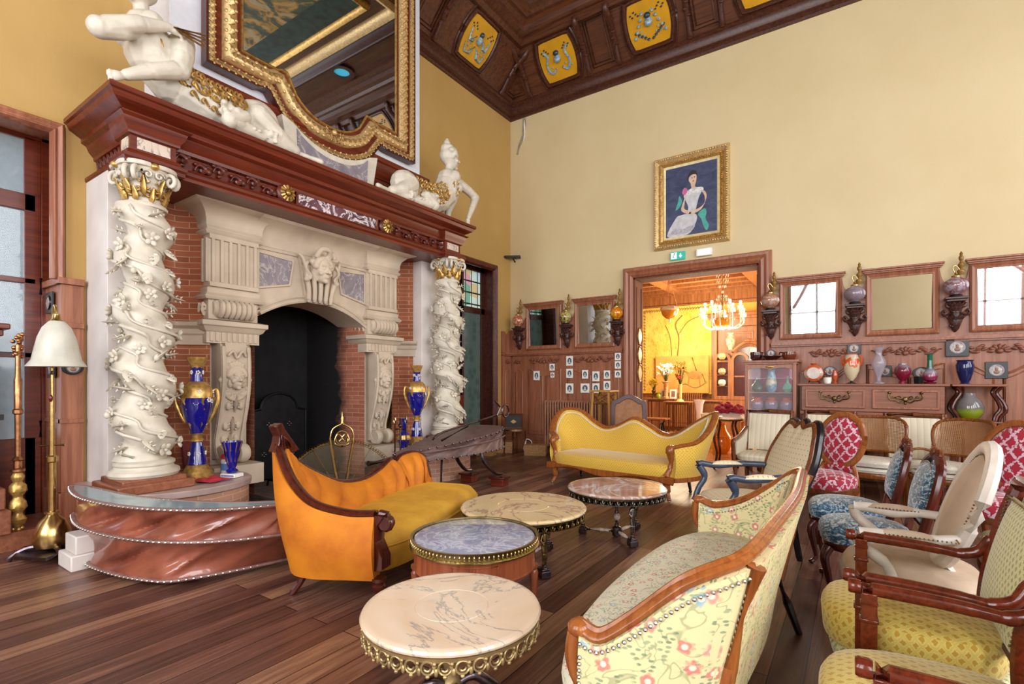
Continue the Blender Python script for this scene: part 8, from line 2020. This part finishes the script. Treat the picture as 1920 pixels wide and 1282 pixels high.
for k in range(12):
    a = 2*pi*k/12+.1; c_, s_ = cos(a), sin(a); R = .60 if k % 2 else .46; zz = .38 if k % 2 else .52
    g = G().tube(spline([(.05*c_, .05*s_, .25), (.22*c_, .22*s_, .05), (.42*c_, .42*s_, .05), (R*c_, R*s_, .16), (R*c_, R*s_, zz-.03)], 5), .014, 7); g.lathe([(.02, zz-.04), (.07, zz-.02), (.075, zz), (.02, zz-.01)], 14, (R*c_, R*s_, 0))
    for q in range(6): b = q*pi/3; g.ell((R*c_+.07*cos(b), R*s_+.07*sin(b), zz-.06), (.010, .010, .035), nu=5, nv=4)
    arm_ = g.build('glass_arm', 'cry', CHN)
    G().lathe([(.012, zz), (.035, zz+.03), (.04, zz+.09), (.03, zz+.11), (0, zz+.11)], 12, (R*c_, R*s_, 0)).build('lamp_cup', glow('warm_bulb', 'fff0d0', 2.6), arm_)
g = G(); rnd = random.Random(6)
for k in range(10):
    a = 2*pi*k/10
    for q in range(6): z = 1.45-.12*q; r_ = .06+.10*sin(q*.7); g.ell((r_*cos(a), r_*sin(a), z), (.012, .012, .03), nu=5, nv=4)
for k in range(16): a = 2*pi*k/16; [g.ell(((.12+.05*q)*cos(a), (.12+.05*q)*sin(a), .75-.05*q-.02*q*q), (.012, .012, .022), nu=5, nv=4) for q in range(5)]
g.build('crystal_drops', 'cry', CHN)['kind'] = 'stuff'
point('chandelier_light', (3.72, 3.1, 2.45), 160, (1, .84, .60), .35)
CHN.scale = (.8, .8, 1)
point('added_warm_fill_upper', (2.9, 4.2, 3.0), 140, (1, .84, .6), .3)  # warm point added to brighten the next room, away from the chandelier
point('added_warm_fill_low', (2.2, 4.4, 2.4), 130, (1, .84, .6), .3)  # second added warm fill for the next room; no lamp hangs here

# ================================================================ parts of parts: trimmings belong to what they trim
SUBP = {'nail_heads': ('back_cushion', 'upholstery', 'arm_pad'), 'arm_pad': ('arm',), 'piping': ('seat_cushion',), 'braid': ('upholstery',), 'rim_studs': ('top_rim',), 'iron_studs': ('top_board',),
        'loose_cushion': ('seat_pad',), 'cord_pull': ('pull_cord',), 'gilt_stripe': ('body',), 'carved_crest': ('carved_rail', 'back_frame'), 'caster': ('leg',), 'rosette_boss': ('architrave',), 'inlay_moulding': ('marble_inlay',),
        'shelf_glass': ('shelf',), 'printed_side': ('carton',), 'paper_band': ('body',), 'inlay': ('case',), 'cornice': ('frame',), 'enamel_flowers': ('cobalt_body',), 'gilt_scrolls': ('cobalt_body',), 'stretcher_collar': ('marble_stretcher',), 'drawer_knob': ('drum',), 'drawer_moulding': ('drum',)}
bn = lambda o: o.name.split('.')[0]
CH_ = {}
for o in C.objects:
    if o.parent: CH_.setdefault(o.parent.name, []).append(o)
for top_ in [o for o in C.objects if o.parent is None and 'category' in o.keys()]:
    cs = CH_.get(top_.name, [])
    for o in cs:
        for want in SUBP.get(bn(o), ()):
            hit = [c for c in cs if bn(c) == want and c is not o and not any(bn(k) in SUBP and k is c for k in cs if bn(c) in SUBP and bn(o) != 'nail_heads')]
            if hit and not CH_.get(o.name):
                o.parent = hit[0]; break
# never more than thing > part > sub-part
for o in list(C.objects):
    if o.parent and o.parent.parent and o.parent.parent.parent: o.parent = o.parent.parent
